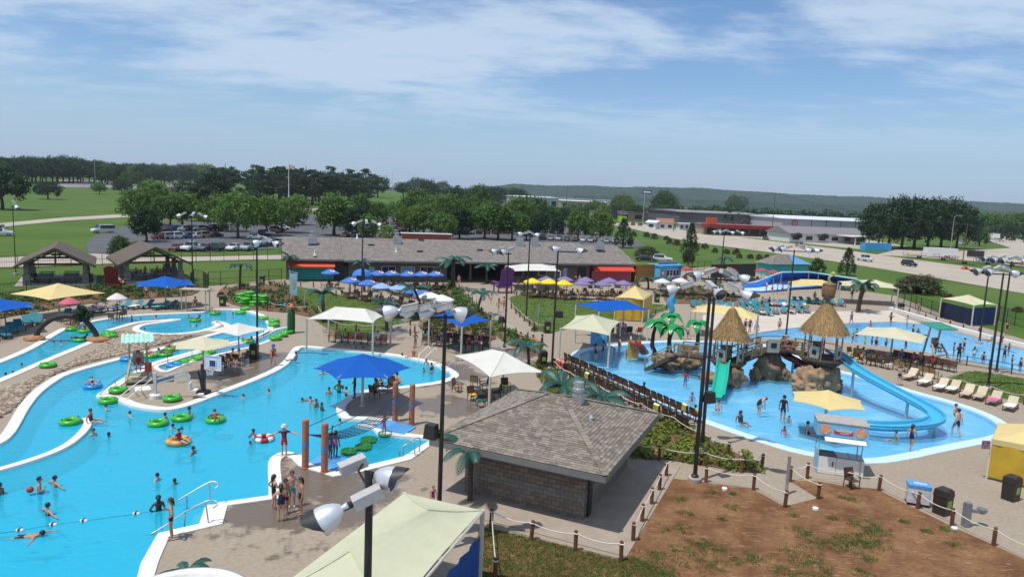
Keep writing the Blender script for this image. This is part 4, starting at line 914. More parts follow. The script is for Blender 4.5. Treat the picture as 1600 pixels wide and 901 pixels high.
for i,(px,py,h,w_)in enumerate(((1415,457,9,1.6),(1432,459,10,1.7),(1452,460,9,1.6),(1482,468,10,1.7),(1500,470,9,1.6),(1590,487,9,1.8))):
 T(px,py,py-h,'bush','red',ORD[i]+' dark red hedge bush from the left below the highway','red hedge bushes',name='shrub',wid=w_,cat='shrub')
shr=[(703,452),(708,458),(714,465),(720,472),(726,479),(733,486),(741,493),(785,521),(795,526),(806,531),(818,537),(829,543),(668,512),(684,509),(705,512),(722,518),(742,516),(757,522),(605,452),(625,455),(648,459),(670,463),(690,466),(345,464),(360,462),(425,474),(440,480),(455,478),(470,474),(478,480),(1045,462),(1060,468),(1080,465),(1105,466),(1128,464),(1145,466),
       (30,478),(55,473),(85,468),(112,464),(140,462),(170,458),(200,458),(228,458),(285,455),(300,456),(858,592),(866,604),(886,622),(905,634),(835,520)]
SHC={}
def shlab(w_):
 SHC[w_]=SHC.get(w_,0)+1;return ORD[SHC[w_]-1]+' low leafy shrub '+w_
for i,(px,py)in enumerate(shr):
 w_='by the path left of the purple chair' if 695<px<745 and py<495 else 'under the blue four-post canopy' if 660<px<760 else 'along the path beside the white canopy' if 780<px<840 else 'in front of the long building' if 600<px<695 else 'near the stacked green tubes' if 340<px<480 else 'in the bed near the long-armed lamp' if px>1040 else 'behind the left loungers' if px<310 else 'beside the brown chair row'
 T(px,py,py-rp.uniform(6,10)-(py-450)*0.06,'bush',('shrub','oak','bronze')[i%3 if px>310 else i%2],ORD[sum(1 for q in shr[:i]if q[0]<px)%35]+' low shrub from the left '+w_ if False else shlab(w_),'shrubs '+w_,name='shrub',wid=rp.uniform(0.9,1.2),cat='shrub')
def scatter(name,loop,n,fn,m,kind='stuff',lab=None,cat=None):
 rnd=random.Random(len(name)*13+n);xs=[p[0]for p in loop];ys=[p[1]for p in loop];mb=MB();k=0;tries=0
 while k<n and tries<n*30:
  tries+=1;x,y=rnd.uniform(min(xs),max(xs)),rnd.uniform(min(ys),max(ys))
  if inside((x,y),loop):k+=fn(mb,x,y,rnd)
 o=mb.build(name,m);return tag(o,lab,cat,kind=kind)
def tuft(h0,h1,w,n,lean=0.5,z0=0.02,spread=0.12):
 def f(mb,x,y,r):
  for _ in range(n):
   a=r.random()*6.28;h=r.uniform(h0,h1);dx,dy=math.cos(a),math.sin(a);l=lean*h*r.random();ox,oy=r.uniform(-spread,spread),r.uniform(-spread,spread)
   b_=Vector((x+ox,y+oy,z0));s_=Vector((-dy,dx,0))*w
   mb.add([b_-s_,b_+s_,b_+Vector((dx*l,dy*l,h))],[(0,1,2)])
  return 1
 return f
def clump(r0,h,n,ls):
 def f(mb,x,y,r):
  leaf_cloud(mb,r,[((x,y,0.05+h*r.random()),1.0)],n,r0,ls,0.7);return 1
 return f
scatter('ground_cover',BED_W['bed_near'],210,clump(0.35,0.35,26,0.22),LF['cover'],lab='yellow green ground cover beside the block building',cat='ground cover')
scatter('ground_cover',BED_W['bed_chairs'],190,clump(0.35,0.3,22,0.22),LF['cover'],lab='yellow green ground cover beside the brown chair row',cat='ground cover')
scatter('ground_cover',BED_W['bed_path'],190,clump(0.45,0.4,22,0.26),LF['light'],lab='leafy ground cover along the curving path',cat='ground cover')
scatter('ground_cover',BED_W['bed_umbrella'],70,clump(0.45,0.4,22,0.26),LF['oak'],lab='dark ground cover under the blue four-post canopy',cat='ground cover')
scatter('ground_cover',BED_W['bed_patio'],130,clump(0.5,0.5,20,0.3),LF['shrub'],lab='dark hedge planting below the patio',cat='ground cover')
scatter('ground_cover',BED_W['bed_tubes'],110,clump(0.5,0.4,20,0.3),LF['oak'],lab='green planting near the stacked tubes',cat='ground cover')
scatter('ground_cover',BED_W['bed_hoop'],80,clump(0.5,0.5,20,0.3),LF['shrub'],lab='dark planting before the right loungers',cat='ground cover')
scatter('ground_cover',BED_W['bed_back_left'],320,clump(0.55,0.6,18,0.32),LF['oak'],lab='mixed planting behind the left loungers',cat='ground cover')
M_blade=leafmat('grass_blade',(0.078,0.135,0.024),(0.125,0.155,0.04),0.4,0)
M_weed=leafmat('weed_blade',(0.075,0.135,0.03),(0.11,0.16,0.04),0.8,0)
FRONT=pxl([(700,1010),(735,880),(751,824),(800,834),(968,875),(990,868),(1060,905),(1100,960),(1120,1010)])
scatter('grass',FRONT,9000,tuft(0.04,0.11,0.012,6,0.9,0.02,0.10),M_blade,lab='short grass growing on the near soil',cat='grass')
rg=random.Random(11);wd=MB();tf=tuft(0.04,0.13,0.014,12,0.9,0.02,0.14)
for(px,py,r_)in((1100,850,0.6),(1072,802,0.4),(1128,810,0.3),(1064,780,0.35),(1142,792,0.3),(1055,828,0.6),(1098,880,0.9),(1120,860,0.5),(1160,876,0.6),(1180,870,0.5),(1240,805,0.2),(1250,830,0.5),(1270,845,0.7),(1255,868,0.9),(1270,890,0.8),(1325,855,1.0),(1338,845,0.8),(1360,850,0.8),(1355,822,0.8),(1365,832,0.7),(1333,782,0.25),(1318,778,0.2),(1412,816,0.2),(1448,831,0.25),(1475,827,0.4),(1490,850,0.3),(1300,810,0.2),(1360,875,0.3),(1220,895,0.6),(1345,895,0.4),(1110,770,0.25),(1145,772,0.15),(1030,870,0.7),(1030,890,0.9),(1060,858,0.5)):
 gx,gy=G(px,py)
 for _ in range(int(55*r_*r_)+9):
  a=rg.random()*6.28;q=r_*math.sqrt(rg.random())*rg.uniform(0.5,1.15);tf(wd,gx+q*math.cos(a)*1.3,gy+q*math.sin(a),rg)
tag(wd.build('weeds',M_weed),'patchy weeds dotted over the bare soil','weeds',kind='stuff')
for k,n_ in(('lawn_left',6000),('lawn_middle',5000),('lawn_right',3500)):scatter('grass',LAWN_W[k],n_,tuft(0.05,0.12,0.03,3,0.9,0.03,0.3),M_blade,lab='mown grass of the '+k.split('_')[1]+' fenced lawn',cat='grass')
def stone(mb,x,y,r):
 s=r.uniform(0.07,0.19);mb.blob((x,y,0.03+s*0.2),(s,s*r.uniform(.6,1),s*0.5),6,4,0.2,1.5,r.random()*50);return 1
M_stones=shingle_mat('river_stones',(0.44,0.36,0.28),(0.17,0.12,0.085))
scatter('river_stones',GRAVEL,5200,stone,M_stones,lab='river stones between the lazy river channels',cat='stones')
def ridge(name,Y,px0,px1,prof,m,amp,fine,thick):
 mb=MB();rows=[[],[],[]];n_=420
 for i in range(n_+1):
  px=px0+(px1-px0)*i/n_;k=[j for j in range(len(prof)-1)if prof[j][0]<=px][-1]if px>prof[0][0]else 0
  a,b_=prof[k],prof[min(k+1,len(prof)-1)];f=(px-a[0])/max(1e-3,b_[0]-a[0]);py=a[1]+(b_[1]-a[1])*f
  p=far(px,py,Y);z=p.z+amp*noise.noise(Vector((i*0.05,Y*0.01,0)))+fine*noise.noise(Vector((i*0.7,2.2,Y)))
  rows[0].append((p.x,Y-thick,-5));rows[1].append((p.x*(Y-thick*0.35)/Y,Y-thick*0.35,z*0.62+fine*noise.noise(Vector((i*0.9,9,1)))));rows[2].append((p.x,Y,z))
 rows.append([(q[0],q[1]+thick,-5)for q in rows[2]]);mb.grid(rows);mb.f=[f[::-1]for f in mb.f];return tag(mb.build(name,m),kind='structure')
M_ridge=mat('wooded_ridge',(0.024,0.05,0.028),0.95,c2=(0.014,0.03,0.02),scale=0.012,coords='World',detail=10,spec=0.05)
ridge('hills',3600,620,1750,[(620,300),(760,292),(800,288),(900,290),(1000,292),(1100,294),(1190,300),(1300,306),(1400,309),(1500,314),(1600,318),(1750,324)],M_ridge,5,4,500)
ridge('hills',2500,900,1750,[(900,306),(1000,308),(1200,316),(1300,320),(1400,322),(1500,326),(1600,331),(1750,337)],M_ridge,4,4,300)
ridge('hills',2300,-150,760,[(-150,262),(0,262),(200,268),(350,275),(500,286),(640,294),(760,303)],M_ridge,4,4,200)
fw=MB();rf_=random.Random(5);cen=[]
for i in range(330):
 px=rf_.uniform(1080,1680);Y=rf_.uniform(420,900);yh=305+(px-800)*0.045;d_=far(px,yh,Y);cen.append(((d_.x,Y,rf_.uniform(2,9)),rf_.uniform(0.7,1.3)))
leaf_cloud(fw,rf_,cen,55,6.5,2.6,0.75);tag(fw.build('far_wood',LF['dark']),'dark far wood below the ridge at right','wood',kind='stuff')
M_frond=mat('palm_green',(0.014,0.06,0.045),0.5,c2=(0.024,0.09,0.062),scale=2,rnd=0.15);M_ptrunk=mat('palm_trunk',(0.10,0.075,0.055),0.85,c2=(0.06,0.045,0.035),scale=3,stretch=(1,1,4))
def frond_mesh(Lf=2.4,droop=1.0,nl=18,wl=0.62):
 mb=MB();pts=[]
 for i in range(nl+1):
  s=i/nl;pts.append(Vector((Lf*(s-0.12*s*s),0,0.75*math.sin(s*2.2)*Lf*0.36-droop*s*s*0.55*Lf*0.55)))
 mb.tube(pts,[0.045*(1-0.8*i/nl)for i in range(nl+1)],5)
 for i in range(1,nl+1):
  s=i/nl;l=wl*math.sin(math.pi*min(1,0.12+0.88*s))**0.6*(0.55 if i==nl else 1);p=pts[i];t=(pts[i]-pts[i-1]).normalized()
  for sg in(-1,1):
   tip=p+t*l*0.55+Vector((0,sg*l*0.72,-l*0.55));q=p-t*(Lf/nl)*0.9;mid=(p+tip)/2+Vector((0,sg*0.04,0.06*l));mb.add([q,p,mid+t*0.06,tip,mid-t*0.07],[(0,1,2,4),(4,2,3)])
 return mb.mesh('frond',M_frond)
FROND=[frond_mesh(2.4,1.0),frond_mesh(2.2,1.7),frond_mesh(2.5,0.5)]
def palm(px,py,topy,label,lean=(0,0),tr=0.11,nf=9,fs=1.0,group=None,topx=None):
 p=at(px,py);h=up(p,px,topy);t=thing('palm_tree',label,'palm',p,0,group)
 if topx is not None:lean=(far(topx,topy,p.y).x-p.x,0)
 pts=[(lean[0]*s*s,lean[1]*s*s,h*s)for s in(-.02,.2,.4,.6,.8,1)];m=MB();m.tube(pts,[tr*1.35,tr*1.15,tr,tr,tr*.95,tr*.9],9)
 for i in range(14):
  s=(i+.5)/14;m.lathe([(tr*1.12,h*s-0.03),(tr*1.28,h*s+0.03)],(lean[0]*s*s,lean[1]*s*s,0),9,caps=False)
 m.build('trunk',M_ptrunk,t)
 r=random.Random(int(px*3+py))
 for k in range(nf):
  o=obj('frond',FROND[k%3],t,(lean[0],lean[1],h));o.rotation_euler=(r.uniform(-.15,.15),r.uniform(-0.35,0.25),k*6.283/nf+r.uniform(-.2,.2));s=fs*r.uniform(0.85,1.1);o.scale=(s,s,s)
 return t
PL=[(734,782,706,'small green palm at the near corner of the block building',0.10,10,0.8,736),(505,503,459,'dark green palm standing on the left lawn',0.16,9,0.95,504),(604,516,476,'palm behind the white four-post canopy',0.14,9,0.8,601),
      (659,500,452,'leaning palm among the white and blue umbrellas',0.14,9,0.95,647),(707,452,409,'tall thick palm at the dark gate passage',0.30,10,1.3,708),(760,443,418,'palm at the right of the gate passage',0.18,9,1.05,760),(746,492,459,'leaning palm beside the path right of the umbrellas',0.14,8,0.85,754),(569,456,411,'palm behind the lamp left of the patio windows',0.14,8,0.8,567),
      (456,440,402,'palm before the teal shutter',0.14,8,0.8,453),(1339,488,445,'left leaning palm near the right loungers',0.16,10,0.95,1349),(1342,486,448,'right drooping palm near the right loungers',0.16,10,0.95,1352),(1013,452,436,'low palm before the blue kiosk',0.14,8,0.9,1012),(1035,455,436,'low palm right of the blue kiosk palm',0.14,8,0.9,1036),(1118,470,446,'palm in the bed before the right loungers',0.14,9,0.9,1112),
      (1130,420,404,'palm behind the dark screened fence',0.14,9,1.1,1132),(940,660,622,'big palm crown rising behind the block building roof',0.13,9,1.0,940),(874,655,602,'palm crown over the flower bed beside the chair row',0.13,8,0.9,878),(826,575,540,'arching palm beside the orange figure on the path',0.11,6,0.95,824),(375,452,415,'palm behind the black fence near the right pavilion',0.14,8,0.85,376),(291,928,893,'dark palm top at the bottom edge',0.12,9,0.45,291)]
for(px,py,ty,lab,tr_,nf,fs,tx)in PL:palm(px,py,ty,lab,tr=tr_,nf=nf,fs=fs,topx=tx)
# ================================================================ LAMPS
M_bell=mat('spun_aluminium',(0.70,0.71,0.72),0.34,var=0.06,metal=0.5,scale=4,spec=0.5);M_box=mat('ballast_grey',(0.44,0.43,0.41),0.55,var=0.08)
M_pole=mat('bronze_pole',(0.022,0.020,0.019),0.45,var=0.1,spec=0.45)
def bell_meshes():
 b=MB();b.lathe([(0.05,0.0),(0.10,0.02),(0.18,0.12),(0.245,0.26),(0.27,0.42),(0.275,0.46),(0.255,0.46),(0.235,0.40)],n=20,M=Matrix.Rotation(R(90),3,'Y'))
 b.lathe([(0.06,-0.10),(0.06,0.03)],n=10,M=Matrix.Rotation(R(90),3,'Y'));
 gl=MB();gl.lathe([(0.25,0.43),(0.0,0.44)],n=20,M=Matrix.Rotation(R(90),3,'Y'))
 v=MB();n_=18
 for k in range(n_+1):
  pass
 rows=[]
 for j,(x,r)in enumerate(((0.44,0.282),(0.60,0.29),(0.76,0.295))):
  a0=-1.9+0.55*j;rows.append([(x if abs(t_)<.95 else x-0.02,r*math.sin(t_*abs(a0)),r*math.cos(t_*abs(a0)))for t_ in[-1+2*k/n_ for k in range(n_+1)]])
 v.grid(rows);rows2=[[(p[0],p[1]*0.965,p[2]*0.965)for p in r]for r in rows];v.grid(rows2[::-1]);v.grid([rows[-1],rows2[-1]])
 q=MB();q.box((-0.42,0,0.02),(0.55,0.24,0.2));q.box((-0.42,0,0.13),(0.57,0.26,0.03));q.bar((-0.16,0,0),(-0.06,0,0),0.09,0.09)
 return b.mesh('floodlight',M_bell,True),v.mesh('visor',mat('visor_black',(0.03,0.03,0.032),0.5,var=0.1),True),q.mesh('ballast_box',M_box),gl.mesh('lens',M_glass)
BELL,VISOR,BALLAST,LENS=bell_meshes()
def head(t,loc,yaw,pitch=-25,s=1.0):
 o=obj('floodlight',BELL,t,loc);o.rotation_euler=(0,R(-pitch),R(yaw));o.scale=(s,s,s)
 obj('visor',VISOR,o);obj('ballast_box',BALLAST,o);obj('lens',LENS,o);return o
def lamp(px,py,topy,heads,label,arm=None,speaker=None,P=None,r=0.085,base=True,two=None):
 p=P or at(px,py);h=up(p,px,topy);t=thing('light_pole',label,'light pole',(p.x,p.y,0),0)
 m=MB();m.tube([(0,0,0.0),(0,0,h*0.5),(0,0,h)],[r*1.1,r,r*0.75],10);m.lathe([(r*1.9,0.25),(r*1.9,0.34),(r*1.2,0.42)],n=10);m.build('pole',M_pole,t)
 if base:m=MB();m.lathe([(0.34,-0.05),(0.34,0.22),(0.30,0.26),(0,0.27)],n=18);m.build('footing',M_slab,t)
 xs=[q[0]for q in heads]
 ad=R(arm or 0)
 m=MB();a,b_=min(xs+[0])-0.25,max(xs+[0])+0.25;m.bar((a*math.cos(ad),a*math.sin(ad),h-0.12),(b_*math.cos(ad),b_*math.sin(ad),h-0.12),0.09,0.09);m.build('cross_arm',M_pole,t)
 for(x,yaw,*pt)in heads:head(t,(x*math.cos(ad),x*math.sin(ad),h+0.12),yaw,pt[0]if pt else-30,1.12)
 if speaker is not None:
  z=up(p,px,speaker[0]);m=MB();sx=speaker[1];m.box((sx*0.38,-0.1,z),(0.5,0.42,0.55),rz=R(25*sx),taper=0.8);m.bar((0,0,z),(sx*.3,-.05,z),0.06,0.06);m.build('loudspeaker',M_black,t)
 return t
lamp(684,862,490,[(-1.75,175,-15),(-1.15,160,-20),(-0.45,170,-20),(0.25,20,-20)],'light pole with four white floodlights left of the block building',arm=14,speaker=(672,-1),r=0.085)
lamp(1085,752,456,[(-1.55,170,-20),(0.25,-70,-20),(1.45,-20,-25)],'nearest tall light pole standing on the bare soil',arm=-8,speaker=(618,1),r=0.10)
lamp(1096,704,432,[(-0.75,185,-20),(0.75,30,-20),(1.25,-10,-25)],'light pole just behind the soil light pole',arm=-6,r=0.095)
lamp(862,578,390,[(0.1,180,-15),(1.5,-15,-25)],'light pole at the end of the brown chair row',arm=5,speaker=(490,1))
lamp(822,498,367,[(-0.8,180,-15),(0.5,10,-20)],'light pole on the middle lawn edge')
lamp(788,547,394,[(-1.0,190,-20),(-0.2,200,-20)],'light pole beside the path near the white canopy',arm=10,speaker=(499,-1))
lamp(402,556,380,[(0.3,190,-20),(1.3,-10,-20)],'light pole near the lagoon bin and tube ramp')
lamp(301,444,338,[(-1.4,170,-25),(0.1,-90,-25),(1.6,10,-25)],'light pole right of the right pavilion')
lamp(565,468,350,[(-0.8,180,-25),(0.5,-70,-25),(1.8,0,-25)],'light pole on the patio edge of the left lawn')
lamp(1228,526,390,[(-1.9,190,-20),(-1.0,180,-20),(1.2,0,-20),(2.1,-10,-20)],'light pole behind the tall thatched hut')
lamp(1543,608,425,[(-1.8,185,-20),(-0.9,190,-25),(0.6,0,-25)],'near light pole on the right lawn')
lamp(1556,585,407,[(-1.3,190,-20),(-0.4,180,-20),(0.9,-5,-20),(1.7,-10,-20)],'far light pole on the right lawn')
lamp(1530,536,405,[(-0.4,190,-15),(0.8,0,-15)],'light pole behind the right blue walled tent')
lamp(1124,456,363,[(-1.3,180,-20),(-0.4,180,-20),(1.0,0,-20),(2.6,0,-20)],'light pole by the dark screened fence',r=0.1)
lamp(25,429,322,[(0.4,0,-60)],'thin dark light pole left of the left pavilion',r=0.06)
lamp(-20,445,352,[(1.6,0,-20)],'light pole cut by the left edge')
fp=far(577,765,10.0)
t=thing('light_pole','big double floodlight on a dark pole close to the camera','light pole',(fp.x,fp.y,0))
m=MB();m.tube([(0,0,0),(0,0,fp.z-0.05)],[0.07,0.058],12);m.build('pole',M_pole,t)
m=MB();m.lathe([(0.34,-0.05),(0.34,0.22),(0,0.27)],n=18);m.build('footing',M_slab,t)
h2=far(536,793,9.6);h1=far(585,742,10.1)
o=obj('floodlight',BELL,t,(h2.x-fp.x,h2.y-fp.y,h2.z));o.rotation_euler=(0,R(32),R(196));o.scale=(.8,)*3;v_=obj('visor',VISOR,o);v_.scale=(.82,1,1);v_.location=(.08,0,0);obj('lens',LENS,o)
o=obj('floodlight',BELL,t,(h1.x-fp.x,h1.y-fp.y,h1.z));o.rotation_euler=(0,R(4),R(-14));o.scale=(.72,)*3;v_=obj('visor',VISOR,o);v_.scale=(.82,1,1);v_.location=(.08,0,0);obj('lens',LENS,o)
m=MB();a_=far(552,787,9.75);b_=far(596,765,9.9);m.bar((a_.x-fp.x,a_.y-fp.y,a_.z),(b_.x-fp.x,b_.y-fp.y,b_.z),0.22,0.17);m.build('ballast_box',M_box,t)
m=MB();a_=far(531,734,10.3);b_=far(571,717,10.5);m.bar((a_.x-fp.x,a_.y-fp.y,a_.z),(b_.x-fp.x,b_.y-fp.y,b_.z),0.22,0.16);m.build('ballast_box',M_box,t)
m=MB();q1=far(577,755,10.0);q2=far(560,735,10.2);q3=far(575,735,10.05);m.tube([(0,0,fp.z-0.1),(q3.x-fp.x,q3.y-fp.y,q3.z),(h1.x-fp.x,h1.y-fp.y,h1.z)],0.06,8);m.tube([(0,0,fp.z),(q2.x-fp.x,q2.y-fp.y,q2.z),(b_.x-fp.x,b_.y-fp.y,b_.z)],0.02,6);m.tube([(h2.x-fp.x,h2.y-fp.y,h2.z),(a_.x*0+far(550,787,9.7).x-fp.x,far(550,787,9.7).y-fp.y,far(550,787,9.7).z)],0.055,8);m.build('bracket',M_pole,t)
# ================================================================ SHADE CANOPIES
def cloth(name,c,dark=None):return mat(name,c,0.8,var=0.035,scale=1.2,spec=0.15)
CL={'white':cloth('cloth_white',(0.68,0.66,0.60)),'blue':cloth('cloth_blue',(0.010,0.105,0.44)),'yellow':cloth('cloth_yellow',(0.70,0.56,0.26)),'cream':cloth('cloth_cream',(0.62,0.58,0.40)),'green':cloth('cloth_green',(0.57,0.57,0.40)),'lilac':cloth('cloth_pale',(0.72,0.68,0.66))}
for m_ in CL.values():
 t_,ns_,lk_=wire(m_);b_=ns_['Principled BSDF'];tr_=ns_.new('ShaderNodeBsdfTranslucent');mx_=ns_.new('ShaderNodeMixShader');mx_.inputs[0].default_value=0.15
 lk_.new(b_.inputs['Base Color'].links[0].from_socket,tr_.inputs[0]);lk_.new(b_.outputs[0],mx_.inputs[1]);lk_.new(tr_.outputs[0],mx_.inputs[2]);lk_.new(mx_.outputs[0],ns_['Material Output'].inputs[0])
def cloth_mesh(corners,ridge,sag=0.10,n_=8):
 """stretched hip canopy: corners (ring) and one or two ridge points, edges drawn inwards"""
 mb=MB();k=len(corners);cen=sum(corners,Vector())/k
 for i in range(k):
  a,b_=corners[i],corners[(i+1)%k]
  ra=min(ridge,key=lambda r:(r-a).length);rb=min(ridge,key=lambda r:(r-b_).length)
  rows=[]
  for s in range(n_+1):
   f=s/n_;row=[]
   for j in range(n_+1):
    g=j/n_;e=a.lerp(b_,g);e=e+(cen-e)*sag*4*g*(1-g);e.z+=0.10*4*g*(1-g)*0.6
    top=ra.lerp(rb,g);p=e.lerp(top,f);p.z-=0.10*4*f*(1-f)*(0.6+g*(1-g));row.append(p)
   rows.append(row)
  mb.grid(rows)
  mb.grid([[p-Vector((0,0,0.02))for p in r]for r in rows][::-1]);mb.grid([[p-Vector((0,0,0.02))for p in rows[0]],rows[0]])
 return mb
def umbrella(px,py,n,r,ze,za,rot,c,label,pole=0.09,group=None):
 p=at(px,py);t=thing('shade_umbrella',label,'umbrella',p,0,group);cor=[Vector((r*math.cos(R(rot)+k*6.28319/n),r*math.sin(R(rot)+k*6.28319/n),ze))for k in range(n)]
 cloth_mesh(cor,[Vector((0,0,za))],0.06 if n>4 else 0.05).build('canopy',CL[c],t,smooth=False)
 m=MB();m.tube([(0,0,0),(0,0,za-0.05)],pole,12);m.lathe([(pole*2.4,0),(pole*2.4,0.04),(pole*1.2,0.1)],n=12);m.build('post',M_tan_metal,t)
 for q in cor:
  m=MB();m.tube([(0,0,za-0.25),(q.x*0.97,q.y*0.97,ze+0.0)],0.03,6);m.build('rib',M_tan_metal,t)
 return t
umbrella(566,634,6,3.1,2.55,3.5,12,'blue','big blue umbrella standing at the lagoon edge beside the orange posts')
umbrella(93,493,4,4.1,2.25,3.3,22,'yellow','yellow umbrella over the left loungers')
umbrella(259,478,6,3.35,2.5,3.4,0,'blue','blue umbrella before the right pavilion')
umbrella(-2,519,6,3.0,2.3,3.1,10,'blue','blue umbrella cut by the left edge')
umbrella(373,559,4,2.4,2.3,2.9,20,'white','white umbrella near the tube ramp',0.06)
umbrella(318,585,6,2.2,2.25,2.85,0,'cream','pale tan umbrella above the basketball hoop',0.07)
umbrella(1287,677,6,2.35,2.15,2.85,10,'yellow','yellow umbrella standing in the splash pool')
umbrella(1391,560,4,4.0,2.35,3.1,8,'cream','wide cream umbrella over the right brown chairs')
def canopy(label,pc,z,pr,zr,c,posts,sag=0.1,ph=None,arms=True):
 """four-post tensioned canopy; pc = image corners (3 give a parallelogram), posts = image feet"""
 cor=[at(x,y,z)for x,y in pc]
 if len(cor)==3:cor.append(cor[0]+cor[2]-cor[1])
 rd=[at(x,y,zr)for x,y in pr];cen=sum(cor,Vector())/4;o=Vector((cen.x,cen.y,0));t=thing('shade_canopy',label,'canopy',o)
 cor=[q-o for q in cor];rd=[q-o for q in rd]
 mc=sum(cor,Vector())/4;mr_=sum(rd,Vector())/len(rd);sh=Vector((mc.x-mr_.x,mc.y-mr_.y,0));rd=[q+sh*0.85 for q in rd]
 if len(rd)==2 and(rd[1]-rd[0]).length>3.5:m_=(rd[0]+rd[1])/2;rd=[m_+(q-m_)*0.8 for q in rd]
 cv=cloth_mesh(cor,rd,sag).build('canopy',CL[c],t)
 for q in cor:
  r_=min(rd,key=lambda r:(r-q).length);m=MB();m.tube([q.lerp(r_,f)+Vector((0,0,.012-.06*4*f*(1-f)))for f in(0,.25,.5,.75,1)],.022,5);m.build('seam',CL[c],cv)
 for q in posts:
  f=cor[q]if isinstance(q,int)else at(*q)-o
  m=MB();m.tube([(f.x,f.y,0),(f.x,f.y,z+0.02)],0.085,10);m.lathe([(0.16,0),(0.16,0.04)],(f.x,f.y,0),10);m.build('post',M_tan_metal,t)
 if arms:
  for i,j in((0,1),(1,2),(2,3),(3,0)):
   m=MB();m.tube([cor[i]-Vector((0,0,.05)),cor[j]-Vector((0,0,.05))],0.05,6);m.build('edge_beam',M_tan_metal,t)
 return t
canopy('white canopy over towel covered chairs at the lagoon top',[(479,498),(583,504),(611,491)],2.8,[(523,479),(569,482)],3.6,'white',[0,1,2,3],arms=False)
canopy('blue canopy over the crowded tables beyond the lagoon ladder',[(671,494),(722,511),(767,501)],2.8,[(722,483)],3.7,'blue',[0,1,2,3],arms=False)
canopy('white canopy left of the chair row above the block building',[(710,555),(766,589),(851,582)],2.6,[(768,543),(786,547)],3.5,'white',[1,2,3],arms=False)
canopy('blue canopy at the left of the splash pool',[(900,476),(936,487),(1014,484)],3.2,[(930,469),(972,468)],3.9,'blue',[0,1,2,3],arms=False)
canopy('pale green canopy before the blue splash pool canopy',[(876,513),(953,524),(970,502)],2.75,[(931,489)],3.7,'green',[0,1,2,3],arms=False)
canopy('yellow topped tent with golden walls beside the middle lawn',[(962,465),(1006,468),(1019,459)],2.7,[(992,449)],4.0,'yellow',[0,1,2,3],arms=False)
canopy('yellow canopy behind the left thatched hut',[(1079,486),(1182,500),(1185,491)],2.7,[(1105,478),(1158,484)],3.5,'yellow',[0,1,2,3],arms=False)
canopy('cream canopy beside the blue slide behind the barrel',[(1233,446),(1304,447),(1300,441)],2.8,[(1252,437),(1284,438)],3.5,'yellow',[0,1,2,3],arms=False)
canopy('cream canopy near the leaning palms',[(1313,446),(1404,451),(1396,444)],2.8,[(1340,438),(1372,438)],3.6,'cream',[0,1,2,3],arms=False)
canopy('cream topped tent with navy walls at the right',[(1471,466),(1522,477),(1558,476)],2.7,[(1505,460)],3.6,'cream',[0,1,2,3],arms=False)
canopy('white awning canopy before the long building',[(792,424),(876,423.5),(868,415)],3.0,[(815,412),(850,412)],3.7,'white',[0,1,2,3],arms=False)
canopy('pale green tent in the foreground with blue side wall',[(420,930),(610,965),(754,797),(632,770)],2.9,[(655,783),(500,862)],3.45,'green',[0,1,2,3],sag=0.03,arms=True)
def drop_wall(name,label,pts,z0,z1,m,cat='screen',waves=0.05):
 """hanging cloth wall along ground image points"""
 p=[Vector((*q,0))if isinstance(q,tuple)and len(q)==2 and False else at(q[0],q[1],q[2]if len(q)>2 else 0)for q in pts];o=Vector((p[0].x,p[0].y,0));rows=[[],[],[]];k=10
 for i in range(len(p)-1):
  for j in range(k+(i==len(p)-2)):
   q=p[i].lerp(p[i+1],j/k);d=(p[i+1]-p[i]).normalized();w=math.sin((i*k+j)*1.9)*waves;q=Vector((q.x-d.y*w,q.y+d.x*w,0))-o
   for r,z in enumerate((z0,(z0+z1)/2,z1)):rows[r].append(Vector((q.x,q.y,z)))
 mb=MB();mb.grid(rows);mb.grid([[v+Vector((0.012,0.012,0))for v in r]for r in rows][::-1]);return tag(mb.build(name,m,loc=o),label,cat)
M_yellow_wall=mat('golden_tarp',(0.55,0.36,0.03),0.6,c2=(0.42,0.27,0.025),scale=1.5)
M_blue_wall=mat('blue_tarp_wall',(0.01,0.075,0.30),0.7,var=0.08)
drop_wall('tent_wall','golden wall of the yellow topped tent, left panel',[(962,465,2.7),(1005,467,2.7)],0.1,2.6,M_yellow_wall);drop_wall('tent_wall','golden wall of the yellow topped tent, right panel',[(1006,467.5,2.7),(1019,459,2.7)],0.1,2.6,M_yellow_wall)
drop_wall('tent_wall','navy wall of the right tent, left panel',[(1472,466,2.65),(1520,477,2.65)],0.1,2.2,M_navy);drop_wall('tent_wall','navy wall of the right tent, right panel',[(1523,477.5,2.65),(1557,476.5,2.65)],0.1,2.4,mat('navy_tarp',(0.01,0.03,0.12),0.7))
drop_wall('tent_wall','blue side wall of the foreground tent',[(751,801,2.85),(700,858,2.85),(610,965,2.85)],0.05,2.0,M_blue_wall)
p0=at(1541,748);t=thing('market_tent','yellow market tent cut by the right edge','tent',p0);d0=at(1541,748)
cn=[Vector((0,0,0)),Vector((4.2,-3.4,0)),Vector((6.6,-0.4,0)),Vector((2.4,3.0,0))]
cloth_mesh([c+Vector((0,0,2.25))for c in cn],[sum(cn,Vector())/4+Vector((0,0,3.4))],0.01).build('canopy',CL['yellow'],t)
for i in range(4):
 m=MB();m.bar(cn[i],cn[i]+Vector((0,0,2.25)),0.05,0.05);m.build('leg',M_white,t);m=MB();a,b_=cn[i],cn[(i+1)%4];m.bar(a+Vector((0,0,2.12)),b_+Vector((0,0,2.12)),0.015,0.3);m.build('valance',CL['yellow'],t)
